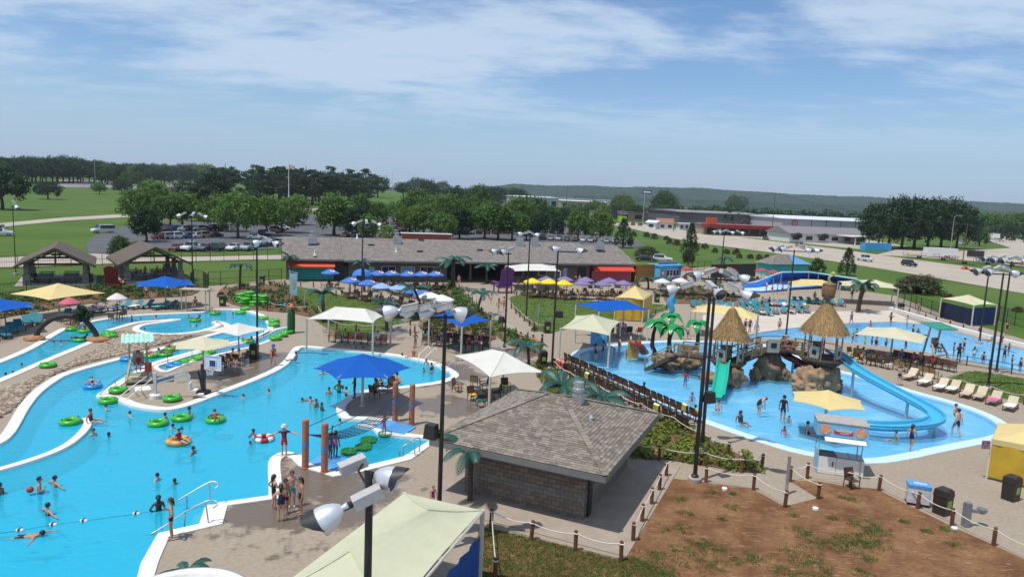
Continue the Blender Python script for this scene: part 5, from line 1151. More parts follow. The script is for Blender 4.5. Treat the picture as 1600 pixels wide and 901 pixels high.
m=MB();rows=[[cn[0].lerp(cn[1],k/14)+Vector((0.03*math.sin(k*2.1),0.03*math.sin(k*2.1),z))for k in range(15)]for z in(0.15,0.8,1.4,2.0)];m.grid(rows);m.grid([[v+Vector((.015,.015,0))for v in r]for r in rows][::-1]);m.build('side_wall',M_yellow_wall,t)
m=MB();m.box((-0.35,-0.1,1.95),(0.42,0.05,0.45));m.build('small_sign',mat('navy_sign',(0.05,0.05,0.12),0.5,c2=(0.4,0.2,0.25),scale=9),t)
# ================================================================ PLAY STRUCTURE
M_thatch=mat('thatch',(0.34,0.225,0.105),0.95,c2=(0.20,0.125,0.06),scale=7,stretch=(3,3,0.5),bump=0.6);M_timber=mat('timber',(0.33,0.24,0.14),0.75,c2=(0.24,0.17,0.095),scale=5,stretch=(1,1,5));M_rock=mat('moulded_rock',(0.27,0.185,0.115),0.85,c2=(0.12,0.082,0.055),scale=1.4,bump=0.6)
M_rock_tan=mat('tan_rock',(0.36,0.235,0.135),0.85,c2=(0.24,0.15,0.085),scale=1.6,bump=0.5);M_planks=mat('dark_planks',(0.085,0.055,0.04),0.8,var=0.12,scale=4);M_gpanel=mat('grey_panel',(0.36,0.35,0.32),0.7,var=0.08)
M_straw=shingle_mat('straw_strands',(0.44,0.30,0.145),(0.20,0.125,0.055))
PS=thing('play_structure','thatched water play structure with rock bases, bridges and slides in the splash pool','playground',at(1135,598))
PO=at(1135,598)
def L_(px,py,z=0.0):return at(px,py,z)-PO
def thatch_roof(c,r,z0,z1,parent):
 mb=MB();n_=30;prof=[(1.0,0.0),(0.97,0.07),(0.83,0.23),(0.60,0.46),(0.36,0.70),(0.15,0.92),(0.05,1.02)]
 mb.lathe([(r*a,z0+(z1-z0)*b)for a,b in prof],c,n_);ro=mb.build('thatch_roof',M_thatch,parent,smooth=True)
 st=MB();rnd=random.Random(int(r*100))
 for _ in range(4200):
  s=rnd.random()**0.7;a=rnd.random()*6.283;k=min(int(s*6),5);f=s*6-k;rr=prof[k][0]+(prof[k+1][0]-prof[k][0])*f;zz=prof[k][1]+(prof[k+1][1]-prof[k][1])*f
  p=Vector((c[0]+r*rr*math.cos(a)*1.015,c[1]+r*rr*math.sin(a)*1.015,z0+(z1-z0)*zz));l=rnd.uniform(0.2,0.5);d=Vector((math.cos(a)*0.55,math.sin(a)*0.55,-0.8)).normalized();sd_=Vector((-math.sin(a),math.cos(a),0))*0.028;o_=Vector((math.cos(a),math.sin(a),.5))*rnd.uniform(.0,.10)
  st.add([p-sd_,p+sd_,p+d*l+o_+sd_*rnd.uniform(-1,1)],[(0,1,2)])
 tag(st.build('straw',M_straw,ro),kind='stuff');return ro
def railing(pts,h,parent,name='railing',m=M_timber,post=0.06,mid=True):
 mb=MB()
 for i in range(len(pts)-1):
  a,b_=Vector(pts[i]),Vector(pts[i+1]);L0=(b_-a).length;k=max(1,int(L0/1.1))
  for j in range(k+1):q=a.lerp(b_,j/k);mb.bar(q,q+Vector((0,0,h)),post*2,post*2)
  mb.bar(a+Vector((0,0,h)),b_+Vector((0,0,h)),post*1.4,post*1.4)
  if mid:mb.bar(a+Vector((0,0,h*.5)),b_+Vector((0,0,h*.5)),post,post)
 return mb.build(name,m,parent)
def hut(cx_,cy_,r,zf,ze,za,nm):
 for k in range(8):
  a=k*0.7854+0.3;m=MB();m.tube([(cx_+r*0.78*math.cos(a),cy_+r*0.78*math.sin(a),zf),(cx_+r*0.78*math.cos(a),cy_+r*0.78*math.sin(a),ze+0.3)],0.06,8);m.build('hut_post',M_timber,PS)
 m=MB();m.lathe([(r*0.55,zf-0.75),(r*0.98,zf-0.12),(r*0.98,zf),(0,zf)],(cx_,cy_,0),16);m.build('hut_floor',M_planks,PS)
 for k in(1,4,6):
  a=k*0.7854+0.69;m=MB();q=Vector((cx_+r*0.74*math.cos(a),cy_+r*0.74*math.sin(a),zf+0.55));m.box(q,(0.06,0.75,0.95),rz=a);pn=m.build('hut_panel',M_gpanel,PS);m=MB();m.box(q,(0.10,0.36,0.36),rz=a);m.build('panel_window',M_black,pn)
 rl=MB()
 for k in range(8):
  a,b_=k*0.7854+0.3,(k+1)*0.7854+0.3
  if k in(5,):continue
  for z in(0.45,0.95):rl.bar((cx_+r*.78*math.cos(a),cy_+r*.78*math.sin(a),zf+z),(cx_+r*.78*math.cos(b_),cy_+r*.78*math.sin(b_),zf+z),0.05,0.05)
 rl.build('hut_rail',M_timber,PS);return thatch_roof((cx_,cy_,0),r*1.03,ze,za,PS)
h1=L_(1135,596);hut(h1.x,h1.y,1.42,1.75,3.55,6.0,'a')
h2=L_(1279,606);r2=hut(h2.x,h2.y,1.72,2.5,4.5,6.9,'b')
m=MB();m.lathe([(0.10,6.6),(0.22,7.15),(0.40,7.2),(0.50,7.55),(0.52,7.85),(0.47,8.3),(0.42,8.35),(0,8.33)],(h2.x,h2.y,0),18);br=m.build('barrel',mat('barrel_wood',(0.27,0.135,0.055),0.7,var=0.15,scale=4,stretch=(6,6,0.5)),PS)
for z in(7.35,7.85,8.2):m=MB();m.torus((h2.x,h2.y,z),0.50 if z<8 else 0.47,0.025,18,6);m.build('barrel_hoop',M_black,br)
m=MB();m.tube([(h2.x,h2.y,8.3),(h2.x-0.1,h2.y,8.75),(h2.x+0.15,h2.y,9.0)],[0.14,0.09,0.12],8);m.blob((h2.x+0.2,h2.y,9.1),(0.2,0.14,0.16),8,6);m.build('barrel_spout',mat('spout_green',(0.05,0.25,0.2),0.4,c2=(0.6,0.5,0.05),scale=3),br)
def rock(px,py,r,h,m_,seed,dx=0,dy=0,name='rock_base',n_=26):
 c=L_(px,py);b=MB();b.blob((c.x+dx,c.y+dy,h*0.42),(r[0],r[1],h*0.6),n_,18,0.30,2.3,seed,flatb=-h*0.42-0.35);return b.build(name,m_,PS,smooth=True)
rock(1043,573,(1.1,.9),1.1,M_rock,1);rock(1073,573,(1.05,.9),1.35,M_rock_tan,2);rock(1086,571,(.6,.6),1.0,M_rock,22);rock(1142,600,(1.0,0.9),1.6,M_rock,3);rock(1112,596,(0.8,0.6),0.8,M_rock_tan,4);rock(1200,589,(1.1,.9),2.1,M_rock,5);rock(1222,592,(0.55,0.5),0.9,M_rock,6);rock(1278,607,(1.2,1.2),2.0,M_rock,7)
for k,(px,py,r_,hh,s_)in enumerate(((1252,607,.75,1.7,8),(1268,611,.8,1.9,9),(1294,609,.75,2.0,10),(1248,610,.5,.8,11),(1270,613,.6,.8,12),(1306,608,.45,1.0,13),(1180,592,.42,1.0,14),(1192,588,.42,1.7,15))):rock(px,py,(r_,r_),hh,M_rock_tan if k<5 else M_rock,s_)
def deckway(a,b_,w,name='bridge',n_=None):
 a,b_=Vector(a),Vector(b_);d=b_-a;k=max(3,int(d.length/0.2));s=Vector((-d.y,d.x,0)).normalized();mo=MB();mo.bar(a+s*w*0.42-Vector((0,0,.1)),b_+s*w*.42-Vector((0,0,.1)),.08,.12);mo.bar(a-s*w*.42-Vector((0,0,.1)),b_-s*w*.42-Vector((0,0,.1)),.08,.12);bo=mo.build(name,M_planks,PS)
 rz=math.atan2(d.y,d.x);pm=MB();pm.box((0,0,0),(d.length/k-0.02,w,0.05));me=pm.mesh('plank',M_planks)
 for i in range(k):obj('plank',me,bo,a.lerp(b_,(i+.5)/k),rz)
 railing([a+s*w/2,b_+s*w/2],0.95,PS);railing([a-s*w/2,b_-s*w/2],0.95,PS);return bo
pA=L_(1060,552,1.5);pB=L_(1108,558,1.7);deckway(pA,pB,1.5,'deck')
pC=L_(1148,564,1.75);pD=L_(1192,546,2.3);deckway(pC,pD,1.3);pE=L_(1232,546,2.4);deckway(pD,pE,1.7,'deck');pF=L_(1262,553,2.5);deckway(pE,pF,1.3)
m=MB();q=L_(1202,547,2.3);m.box(q+Vector((0,-0.85,0.55)),(0.95,0.08,1.1));pn=m.build('hut_panel',M_gpanel,PS);m=MB();m.box(q+Vector((0,-0.87,0.6)),(0.45,0.1,0.4));m.build('panel_window',M_black,pn)
m=MB();q=L_(1066,553,1.5);m.box(q+Vector((0,-0.8,0.5)),(1.3,0.06,0.9));pn=m.build('slatted_panel',M_timber,PS)
sa,sb=L_(1014,575,0.0),L_(1052,556,1.5);sd_=(sb-sa);sdir=Vector((sd_.x,sd_.y,0)).normalized();sn=Vector((-sdir.y,sdir.x,0));rzs=math.atan2(sdir.y,sdir.x)
pm=MB();pm.box((0,0,0),(0.32,1.3,0.2));me=pm.mesh('step',M_planks)
for i in range(7):obj('step',me,PS,sa.lerp(sb,(i+.5)/7)-Vector((0,0,.05)),rzs)
m=MB();m.bar(sa+sn*.65-Vector((0,0,.1)),sb+sn*.65-Vector((0,0,.1)),.08,.3);m.bar(sa-sn*.65-Vector((0,0,.1)),sb-sn*.65-Vector((0,0,.1)),.08,.3);m.build('stringer',M_planks,PS)
railing([sa+sn*.65,sb+sn*.65],0.95,PS,mid=False);railing([sa-sn*.65,sb-sn*.65],0.95,PS,mid=False)
def chute(pts,w,wall,m_,name,parent,sup=()):
 """open flume: floor with two rounded side walls along a smoothed 3-D path"""
 P=[]
 n_=len(pts)
 for i in range(n_-1):
  p0,p1,p2,p3=pts[max(i-1,0)],pts[i],pts[i+1],pts[min(i+2,n_-1)]
  for j in range(6):
   t=j/6;P.append(0.5*((2*p1)+(-p0+p2)*t+(2*p0-5*p1+4*p2-p3)*t*t+(-p0+3*p1-3*p2+p3)*t**3))
 P.append(pts[-1]);prof=[(-w/2-.05,wall),(-w/2+.03,wall*0.97),(-w/2+.05,wall*0.5),(-w*0.3,wall*.08),(0,0),(w*.3,wall*.08),(w/2-.05,wall*.5),(w/2-.03,wall*.97),(w/2+.05,wall),(w/2+.07,wall*.45),(w*.32,-.05),(0,-.11),(-w*.32,-.05),(-w/2-.07,wall*.45),(-w/2-.05,wall)]
 rows=[]
 for i,p in enumerate(P):
  d=P[min(i+1,len(P)-1)]-P[max(i-1,0)];s=Vector((d.y,-d.x,0)).normalized();rows.append([p+s*a+Vector((0,0,b))for a,b in prof])
 mb=MB();mb.grid(rows);o=mb.build(name,m_,parent);rm_=MB();[rm_.tube([r[k]for r in rows],.035,6)for k in(0,8)];rm_.build('slide_rim',m_,parent,True)
 for f in sup:
  q=P[int(f*(len(P)-1))];b=MB();b.tube([(q.x,q.y,-0.35),(q.x,q.y,q.z-0.05)],0.10,10);b.build('slide_support',M_steel,parent)
 return o
M_slide_teal=mat('slide_teal',(0.02,0.42,0.30),0.25,var=0.05,spec=0.5);M_slide_blue=mat('slide_blue',(0.07,0.42,0.64),0.28,var=0.06,spec=0.5);M_slide_red=mat('slide_maroon',(0.17,0.015,0.02),0.25,var=0.1,spec=0.5)
tag(chute([L_(1131,566,1.75),L_(1129,575,1.55),L_(1127,590,1.05),L_(1124,606,0.5),L_(1121,621,0.12)],0.85,0.3,M_slide_teal,'slide',PS),'straight teal slide')
bl=[L_(1298,551,2.5),L_(1312,560,2.35),L_(1340,582,1.95),L_(1382,606,1.5),L_(1425,629,1.05),L_(1450,643,0.85),L_(1463,655,0.7),L_(1455,664,0.6),L_(1425,669,0.5),L_(1380,670,0.4),L_(1335,666,0.28),L_(1302,660,0.12)]
tag(chute(bl,0.92,0.36,M_slide_blue,'slide',PS,(0.18,0.36,0.6)),'long winding blue slide')
cq=L_(1240,588);sp=[Vector((cq.x+1.15*math.cos(a),cq.y+1.15*math.sin(a),2.4-1.95*k/10))for k,a in[(k,1.4+k*0.62)for k in range(11)]];tag(chute([L_(1232,546,2.4)]+sp,0.75,0.35,M_slide_red,'slide',PS,(0.5,0.8)),'dark red spiral slide')
M_pl=mat('plastic_leaf',(0.01,0.30,0.055),0.3,c2=(0.008,0.17,0.035),scale=2.5,spec=0.5);M_pt=mat('dark_trunk',(0.035,0.027,0.022),0.7,var=0.15)
def plastic_palm(px,py,tx,ty,label,s=1.0):
 p=at(px,py);h=up(p,px,ty);dx=far(tx,ty,p.y).x-p.x;t=thing('plastic_palm',label,'palm',p);m=MB();m.tube([(0,0,-0.3),(dx*1.5,0,h*0.35),(dx*1.4,0,h*0.7),(dx,0,h)],[0.26,0.2,0.16,0.13],10);m.build('trunk',M_pt,t)
 lm=MB();rows=[]
 for i in range(9):
  f=i/8;w=0.42*math.sin(math.pi*min(1,.1+.9*f))**0.8*(1 if i%2 else 0.78);z=0.5*math.sin(f*2.6)-0.75*f*f;x=1.5*f*(1-.12*f);rows.append([Vector((x,-w,z-0.16*w)),Vector((x,-w*.4,z+.03)),Vector((x,0,z-.03)),Vector((x,w*.4,z+.03)),Vector((x,w,z-.16*w))])
 lm.grid(rows);lm.grid([[v-Vector((0,0,.03))for v in r]for r in rows][::-1]);me=lm.mesh('leaf',M_pl,True)
 for k in range(8):
  o=obj('leaf',me,t,(dx,0,h));o.rotation_euler=(0,-0.25 if k%2 else 0.1,k*0.785+px);o.scale=(s,s,s)
plastic_palm(1029,558,1025,507,'left bright plastic palm above the play stairs');plastic_palm(1056,560,1051,516,'front bright plastic palm above the play stairs',1.05);plastic_palm(1082,550,1090,508,'right bright plastic palm above the play deck',1.0);plastic_palm(1046,552,1049,497,'tallest bright plastic palm above the play stairs',0.95)
t=thing('toddler_slide','red and yellow toddler slide at the splash pool edge','slide',at(1005,551));o_=at(1005,551)
def chute_thing(t,o_,pts,w,wall,m_):return chute([at(*q)-o_ for q in pts],w,wall,m_,'slide',t)
chute_thing(t,o_,[(991,536,1.4),(995,540,1.3),(1001,548,0.6),(1005,553,0.05)],0.9,0.25,mat('slide_red',(0.5,0.05,0.03),0.3));m=MB();q=at(991,536,0)-o_
q=at(991,536,1.4)-o_
for a in(-.4,.4):m.bar((q.x+a,q.y,-1),(q.x+a,q.y,2.0),.08,.08)
m.box((q.x,q.y+.3,.7),(.9,.7,1.3));m.build('ladder',mat('slide_yellow',(0.6,0.35,0.04),0.4),t)
t=thing('fish_sign','blue fish shaped sign post under the pale green canopy','sign',at(935,541));m=MB();m.box((0,0,0.9),(1.6,0.12,1.7));m.lathe([(0.5,-.08),(0.5,.08)],(0.2,0,1.9),12,M=Matrix.Rotation(R(90),3,'X'));m.build('panel',mat('sign_blue',(0.03,0.27,0.6),0.4,c2=(0.2,0.5,0.7),scale=2.5),t);m=MB();m.bar((-.5,0,-.0),(-.5,0,.4),.1,.1);m.bar((.5,0,0),(.5,0,.4),.1,.1);m.build('leg',M_black,t)
t=thing('seahorse_figure','tall blue seahorse figure at the end of the middle lawn','figure',at(1047,491));m=MB();m.tube([(0.1,0,0),(0.25,0,.5),(0,0,1.2),(-.1,0,1.9),(0.15,0,2.5),(-.35,0,2.7)],[.28,.34,.42,.36,.26,.12],10);m.build('body',mat('seahorse_blue',(0.03,0.30,0.65),0.4,c2=(0.06,0.42,0.7),scale=4),t,True);m=MB();m.add([(0.25,0,1.2),(0.75,0,1.5),(0.7,0,2.0),(0.2,0,2.1),(0.25,.06,1.2),(0.75,.06,1.5),(0.7,.06,2.0),(0.2,.06,2.1)],[(0,1,2,3),(7,6,5,4),(0,4,5,1),(1,5,6,2),(2,6,7,3)]);m.build('fin',MATS['seahorse_blue'],t)
M_deep_blue=mat('slide_deep_blue',(0.015,0.12,0.52),0.3,var=0.08,spec=0.5);M_pale_rim=mat('slide_rim',(0.35,0.62,0.68),0.35,var=0.05);M_white_run=mat('slide_run',(0.35,0.58,0.80),0.3,c2=(0.62,0.72,0.8),scale=0.8)
def ribbon(name,rows,m_,parent,smooth=False,th=0.06):
 mb=MB();mb.grid(rows);mb.grid([[Vector(v)-Vector((0,0,th))for v in r]for r in rows][::-1]);return mb.build(name,m_,parent,smooth)
bo=at(1200,460);t=thing('wide_slide','wide deep blue mat slide with pale rim before the highway','slide',bo);Q=lambda x,y,z:at(x,y,z)-bo
bk=[(1158,443,0.9),(1180,441,1.0),(1210,429,2.4),(1222,425,2.9),(1265,425,2.9),(1280,427,2.7),(1340,436,2.3)]
lo=[(1162,450,0.35),(1185,449,0.35),(1212,441,0.9),(1232,436,1.2),(1265,435.5,1.2),(1282,436,1.1),(1338,440,1.4)]
fr=[(1166,455,0.1),(1190,456,0.1),(1222,453,0.2),(1240,450,0.3),(1268,448,0.4),(1290,446,0.5),(1320,447,0.6)]
ribbon('back_wall',[[Q(*q)for q in bk],[Q(*q)for q in lo]][::-1],M_deep_blue,t);ribbon('run',[[Q(*q)for q in lo],[Q(*q)for q in fr]][::-1],M_white_run,t)
m=MB();m.tube([Q(*q)for q in bk],0.13,8);m.build('rim',M_pale_rim,t);m=MB();m.tube([Q(*q)for q in fr],0.16,8);m.build('front_rim',M_deep_blue,t)
for q in bk[2:]:m=MB();f=Q(*q);m.bar((f.x,f.y+0.3,0),(f.x,f.y+.3,f.z),.14,.14);m.build('support',M_steel,t)
# ================================================================ FENCES
def rope_fence(label,pts,h=0.85,sag=0.14,cl=False):
 p=[at(*q)for q in pts];o=p[0];t=thing('rope_fence',label,'fence',o);me=POSTME
 for q in p:s=obj('post',me,t,q-o);s.scale=(1,1,h/0.85);s.rotation_euler=(random.uniform(-.04,.04),random.uniform(-.04,.04),random.random()*3)
 m=MB()
 for i in range(len(p)-1):
  a,b_=p[i]-o+Vector((0,0,h-.1)),p[i+1]-o+Vector((0,0,h-.1));m.tube([a.lerp(b_,k/8)-Vector((0,0,sag*4*(k/8)*(1-k/8)))for k in range(9)],0.022,6)
 for q in p:m.torus((q.x-o.x,q.y-o.y,h-.1),0.088,0.028,12,6)
 m.build('rope',M_rope,t,True);return t
pm=MB();pm.lathe([(0.085,-0.1),(0.085,0.80),(0.07,0.85),(0,0.855)],n=10);POSTME=pm.mesh('post',M_post,False)
rope_fence('rope fence along the near lawn before the block building',[(773,905),(767,824),(830,843),(899,860),(970,877)])
rope_fence('rope fence climbing along the right side of the block building',[(989,845),(1003,815),(1018,788),(1030,766),(1041,744)])
rope_fence('rope fence along the top of the bare soil',[(1103,753),(1177,765),(1226,792)])
rope_fence('rope fence through the ground cover beside the block building',[(985,709),(1030,719),(1099,727),(1158,738),(1190,732)])
rope_fence('rope fence behind the brown chair row',[(842,561),(866,579),(890,596),(912,607),(935,618),(968,633),(1000,647),(1050,669),(1098,696),(1137,712)])
rope_fence('rope fence along the right edge of the bare soil',[(1278,779),(1234,752),(1261,747),(1328,760),(1373,766),(1433,794),(1487,821),(1552,852),(1625,886)])
rope_fence('rope fence along the bottom of the left lawn',[(496,488),(508,503),(526,515),(556,518),(585,519),(612,514),(641,508),(660,502)])
rope_fence('rope fence along the patio side of the left lawn',[(525,462),(544,466),(565,469),(587,471),(607,473),(626,477),(642,482),(670,487),(690,490)])
rope_fence('rope fence at the left end of the left lawn',[(422,482),(440,486),(457,488),(478,489)]);rope_fence('rope fence below the teal shutter',[(405,449),(422,447),(445,446),(470,448),(490,449),(510,452)])
rope_fence('rope fence along the left of the sloping path',[(717,453),(725,458),(732,466),(738,471),(745,478),(752,490),(766,500),(785,512),(806,524),(824,531)])
rope_fence('rope fence along the left of the middle lawn',[(799,482),(806,490),(812,495),(819,502),(827,509),(835,514),(850,519)]);rope_fence('rope fence along the patio side of the middle lawn',[(807,462),(827,465),(850,466),(876,468),(905,471),(935,472),(960,473)])
rope_fence('rope fence at the right end of the middle lawn',[(1024,491),(1041,484),(1042,478)]);rope_fence('rope fence on the back wall of the wave pool',[(1397,486),(1420,490),(1446,498),(1462,503),(1484,509),(1505,515),(1529,521),(1566,535)])
rope_fence('rope fence along the lower edge of the right lawn',[(1470,600),(1500,607),(1550,619),(1600,632)]);rope_fence('rope fence round the patio hedge',[(612,462),(640,465),(668,470),(690,478),(712,487)])
rope_fence('rope fence left of the blue four-post canopy',[(641,524),(648,519),(662,513),(668,508)])
def bar_fence(label,pts,h,m_=None,gap=0.16,wires=True,post_gap=2.4,name='metal_fence',terrain=False):
 m_=m_ or M_black;p=[ground_at(*q)if terrain else at(*q)for q in pts];o=p[0];t=thing(name,label,'fence',o);pm_=MB();pm_.box((0,0,h/2),(0.07,0.07,h));me=pm_.mesh('post',m_);rl=MB();wr=MB()
 for i in range(len(p)-1):
  a,b_=p[i]-o,p[i+1]-o;L0=(b_-a).length;k=max(1,round(L0/post_gap))
  for j in range(k+(i==len(p)-2)):obj('post',me,t,a.lerp(b_,j/k))
  for z in(0.12,h*.5,h-.05):rl.bar(a+Vector((0,0,z)),b_+Vector((0,0,z)),.035,.045)
  if wires:
   for j in range(int(L0/gap)):q=a.lerp(b_,j*gap/L0);wr.bar(q+Vector((0,0,.1)),q+Vector((0,0,h-.05)),.014,.014)
 rl.build('rail',m_,t)
 if wires:tag(wr.build('pickets',m_,t),kind='stuff')
 return t
bar_fence('black fence behind the left loungers',[(-60,487),(0,472),(42,466),(92,463),(142,459),(190,456),(228,454),(262,452)],2.0)
bar_fence('black gate fence beside the right pavilion',[(298,454),(303,447),(318,450),(325,456)],2.3);bar_fence('black fence from the gate towards the long building',[(326,447),(345,446),(375,444),(400,443),(440,441)],2.0)
bar_fence('long black fence behind the pavilions',[(-40,424),(60,420),(160,416),(260,412),(350,409),(440,407)],2.0,gap=0.3,terrain=True)
bar_fence('black fence behind the wave pool up to the right tent',[(1402,474),(1422,480),(1438,486),(1454,491),(1471,497)],2.0);bar_fence('black fence right of the navy tent',[(1560,500),(1585,508),(1640,522)],2.0)
bar_fence('low black rail at the wave pool front',[(1405,590),(1435,578),(1478,568),(1510,571),(1545,577),(1580,584),(1640,594)],0.95,wires=False);bar_fence('black fence round the stacked tubes',[(418,486),(419,476),(452,474),(452,481)],1.6,wires=False)
bar_fence('black fence behind the red umbrellas at the highway bank',[(1063,424),(1090,422),(1110,421)],1.9,gap=0.3)
bar_fence('black cage fence at the lower left river bank',[(-40,545),(0,533),(10,530)],2.0)
# ================================================================ FURNITURE
M_sling=mat('brown_sling',(0.10,0.055,0.033),0.7,c2=(0.065,0.036,0.022),scale=8,rnd=0.25);M_tan_sling=mat('tan_sling',(0.36,0.235,0.11),0.7,var=0.08,rnd=0.15);M_brown_frame=mat('brown_frame',(0.03,0.017,0.013),0.5,var=0.1)
def chair_proto(ms,mf):
 t=thing('patio_chair','x','chair');m=MB();m.box((0,0,0.43),(0.50,0.48,0.04));m.build('seat',ms,t)
 m=MB();m.box((0,0.27,0.72),(0.48,0.03,0.50),M=Matrix.Rotation(R(-12),3,'X'));m.build('backrest',ms,t)
 for sx in(-1,1):
  m=MB();m.bar((sx*.26,-.24,0),(sx*.26,-.24,.64),.035,.035);m.build('leg',mf,t);m=MB();m.bar((sx*.26,.27,0),(sx*.26,.23,.5),.035,.035);m.bar((sx*.26,.22,.45),(sx*.26,.34,.98),.035,.035);m.build('leg',mf,t)
  m=MB();m.bar((sx*.27,-.26,.65),(sx*.27,.27,.66),.05,.03);m.build('armrest',mf,t)
 m=MB();m.bar((-.26,.33,.97),(.26,.33,.97),.035,.035);m.build('top_rail',mf,t);return t
CH=chair_proto(M_sling,M_brown_frame);CT=chair_proto(M_tan_sling,M_brown_frame);M_patio=mat('patio_wood',(0.27,0.145,0.075),0.7,var=0.12,rnd=0.2);CW=chair_proto(M_patio,M_patio)
def towel(loc,rz,c,label,kind=0):
 m=MB();rows=[]
 for i in range(6):
  y=-.25+.12*i;rows.append([Vector((x,min(y,.33)+(.05 if i>4 else 0),.47+.03*math.sin(x*9+i)+(max(0,y-.28)*3.4 if i>=4 else 0)-(.12 if i==0 else 0)))for x in(-.27,-.13,0,.13,.27)])
 if kind:rows=[[Vector((x,.40 if i<3 else .27,(.55+.2*i)if i<3 else 1.0-.2*(i-3)+.03))for x in(-.24,-.08,.08,.24)]for i in range(6)]
 m.grid(rows);m.grid([[v+Vector((0,0,.015))for v in r]for r in rows][::-1]);mm=mat('towel_%d_%d_%d'%tuple(int(99*x)for x in c),c,0.9,c2=tuple(min(.8,x*1.5+.08)for x in c),scale=6)
 return tag(m.build('towel',mm,loc=loc,rz=rz),label,'towel')
TC=[(0.65,0.1,0.08),(0.1,0.2,0.55),(0.7,0.68,0.62),(0.6,0.33,0.05),(0.05,0.35,0.35),(0.5,0.06,0.2),(0.06,0.06,0.08),(0.55,0.5,0.15)];TN=['red','blue','white','orange','teal','magenta','black','yellow']
SEATS=[]
def row(pA,pB,n,proto,lab,group,face=None,jit=0.08,tow=0.0,where=''):
 a,b_=at(*pA),at(*pB);d=b_-a;rz0=math.atan2(d.y,d.x)if face is None else face
 for i in range(n):
  q=a.lerp(b_,(i+.5)/n)+Vector((random.uniform(-jit,jit),random.uniform(-jit,jit),0));rz=rz0+random.uniform(-.12,.12)
  place(proto,q,rz,(ORD[i]+' '+lab),group);SEATS.append((q,rz,ORD[i]+' chair '+where))
  if random.random()<tow:k=random.randrange(8);towel(q,rz,TC[k],TN[k]+' towel on the '+ORD[i]+' chair '+where,random.randrange(2))
fz=lambda A,B:math.atan2((at(*B)-at(*A)).y,(at(*B)-at(*A)).x)+math.pi
row((884,567),(1092,661),25,CH,'brown sling chair from the far end in the pool-side row','pool-side chair row',fz((884,567),(1092,661)),.04,.08,'in the pool-side chair row')
row((868,576),(1082,678),24,CH,'brown sling chair from the far end in the path-side row','path-side chair row',fz((868,576),(1082,678)),.05,.12,'in the path-side chair row')
row((514,534),(604,540),9,CT,'chair from the left under the lagoon white canopy','chairs under the lagoon white canopy',.1,.08,.75,'under the lagoon white canopy')
row((660,538),(762,549),9,CH,'chair from the left in the front row under the blue canopy','front chairs under the blue canopy',.1,.15,.6,'in front under the blue canopy');row((672,531),(768,541),8,CH,'chair from the left in the back row under the blue canopy','back chairs under the blue canopy',3.1,.15,.5,'at the back under the blue canopy')
row((1392,562),(1492,582),10,CH,'dark chair from the left in the back row under the cream umbrella','back chairs under the cream umbrella',fz((1392,562),(1492,582))+3.14,.06,.1,'in the back row under the cream umbrella');row((1398,577),(1462,592),7,CT,'tan chair from the left in the front row under the cream umbrella','front chairs under the cream umbrella',fz((1398,577),(1462,592)),.06,.1,'in the front row under the cream umbrella')
row((1328,558),(1388,568),7,CH,'chair from the left beside the blue slide start','chairs beside the blue slide start',.3,.15,.8,'beside the blue slide start');row((1334,566),(1392,577),6,CH,'near chair from the left beside the blue slide','near chairs beside the blue slide',.3,.15,.8,'near the blue slide')
row((940,526),(1000,523),6,CH,'chair from the left under the pale green canopy','chairs under the pale green canopy',3.3,.2,.6,'under the pale green canopy')
for i,(px,py,rz)in enumerate(((714,612,1.2),(742,605,2.9),(757,610,-1.2),(738,626,.6),(751,636,3.4),(765,632,2.0),(775,622,5.0),(790,612,.4))):
 place(CT if i<2 else CH,at(px,py),rz,ORD[i]+' chair from the left under the white canopy beside the block building','chairs under the white canopy beside the block building')
 if i>1:k=i%8;towel(at(px,py),rz,TC[k],TN[k]+' towel on a chair under the canopy beside the block building')
for i,(px,py,rz)in enumerate(((585,622,2.6),(594,611,2.2),(606,613,-.8),(613,610,.5))):place(CH,at(px,py),rz,ORD[i]+' dark chair from the left on the island under the big blue umbrella','chairs on the umbrella island')
for i,(px,py,rz)in enumerate(((352,573,2.6),(362,570,2.6),(372,571,2.9),(383,567,-.6),(344,577,2.5))):place(CH,at(px,py),rz,ORD[i]+' dark chair from the right behind the basketball hoop','chairs behind the basketball hoop')
def table_proto():
 t=thing('patio_table','x','table');m=MB();m.lathe([(0.55,.70),(0.55,.735),(0,.74)],n=18);m.build('table_top',M_patio,t)
 for k in range(4):m=MB();a=k*1.57+.785;m.bar((.42*math.cos(a),.42*math.sin(a),0),(.36*math.cos(a),.36*math.sin(a),.7),.05,.05);m.build('leg',M_patio,t)
 return t
TB=table_proto()
UMB={}
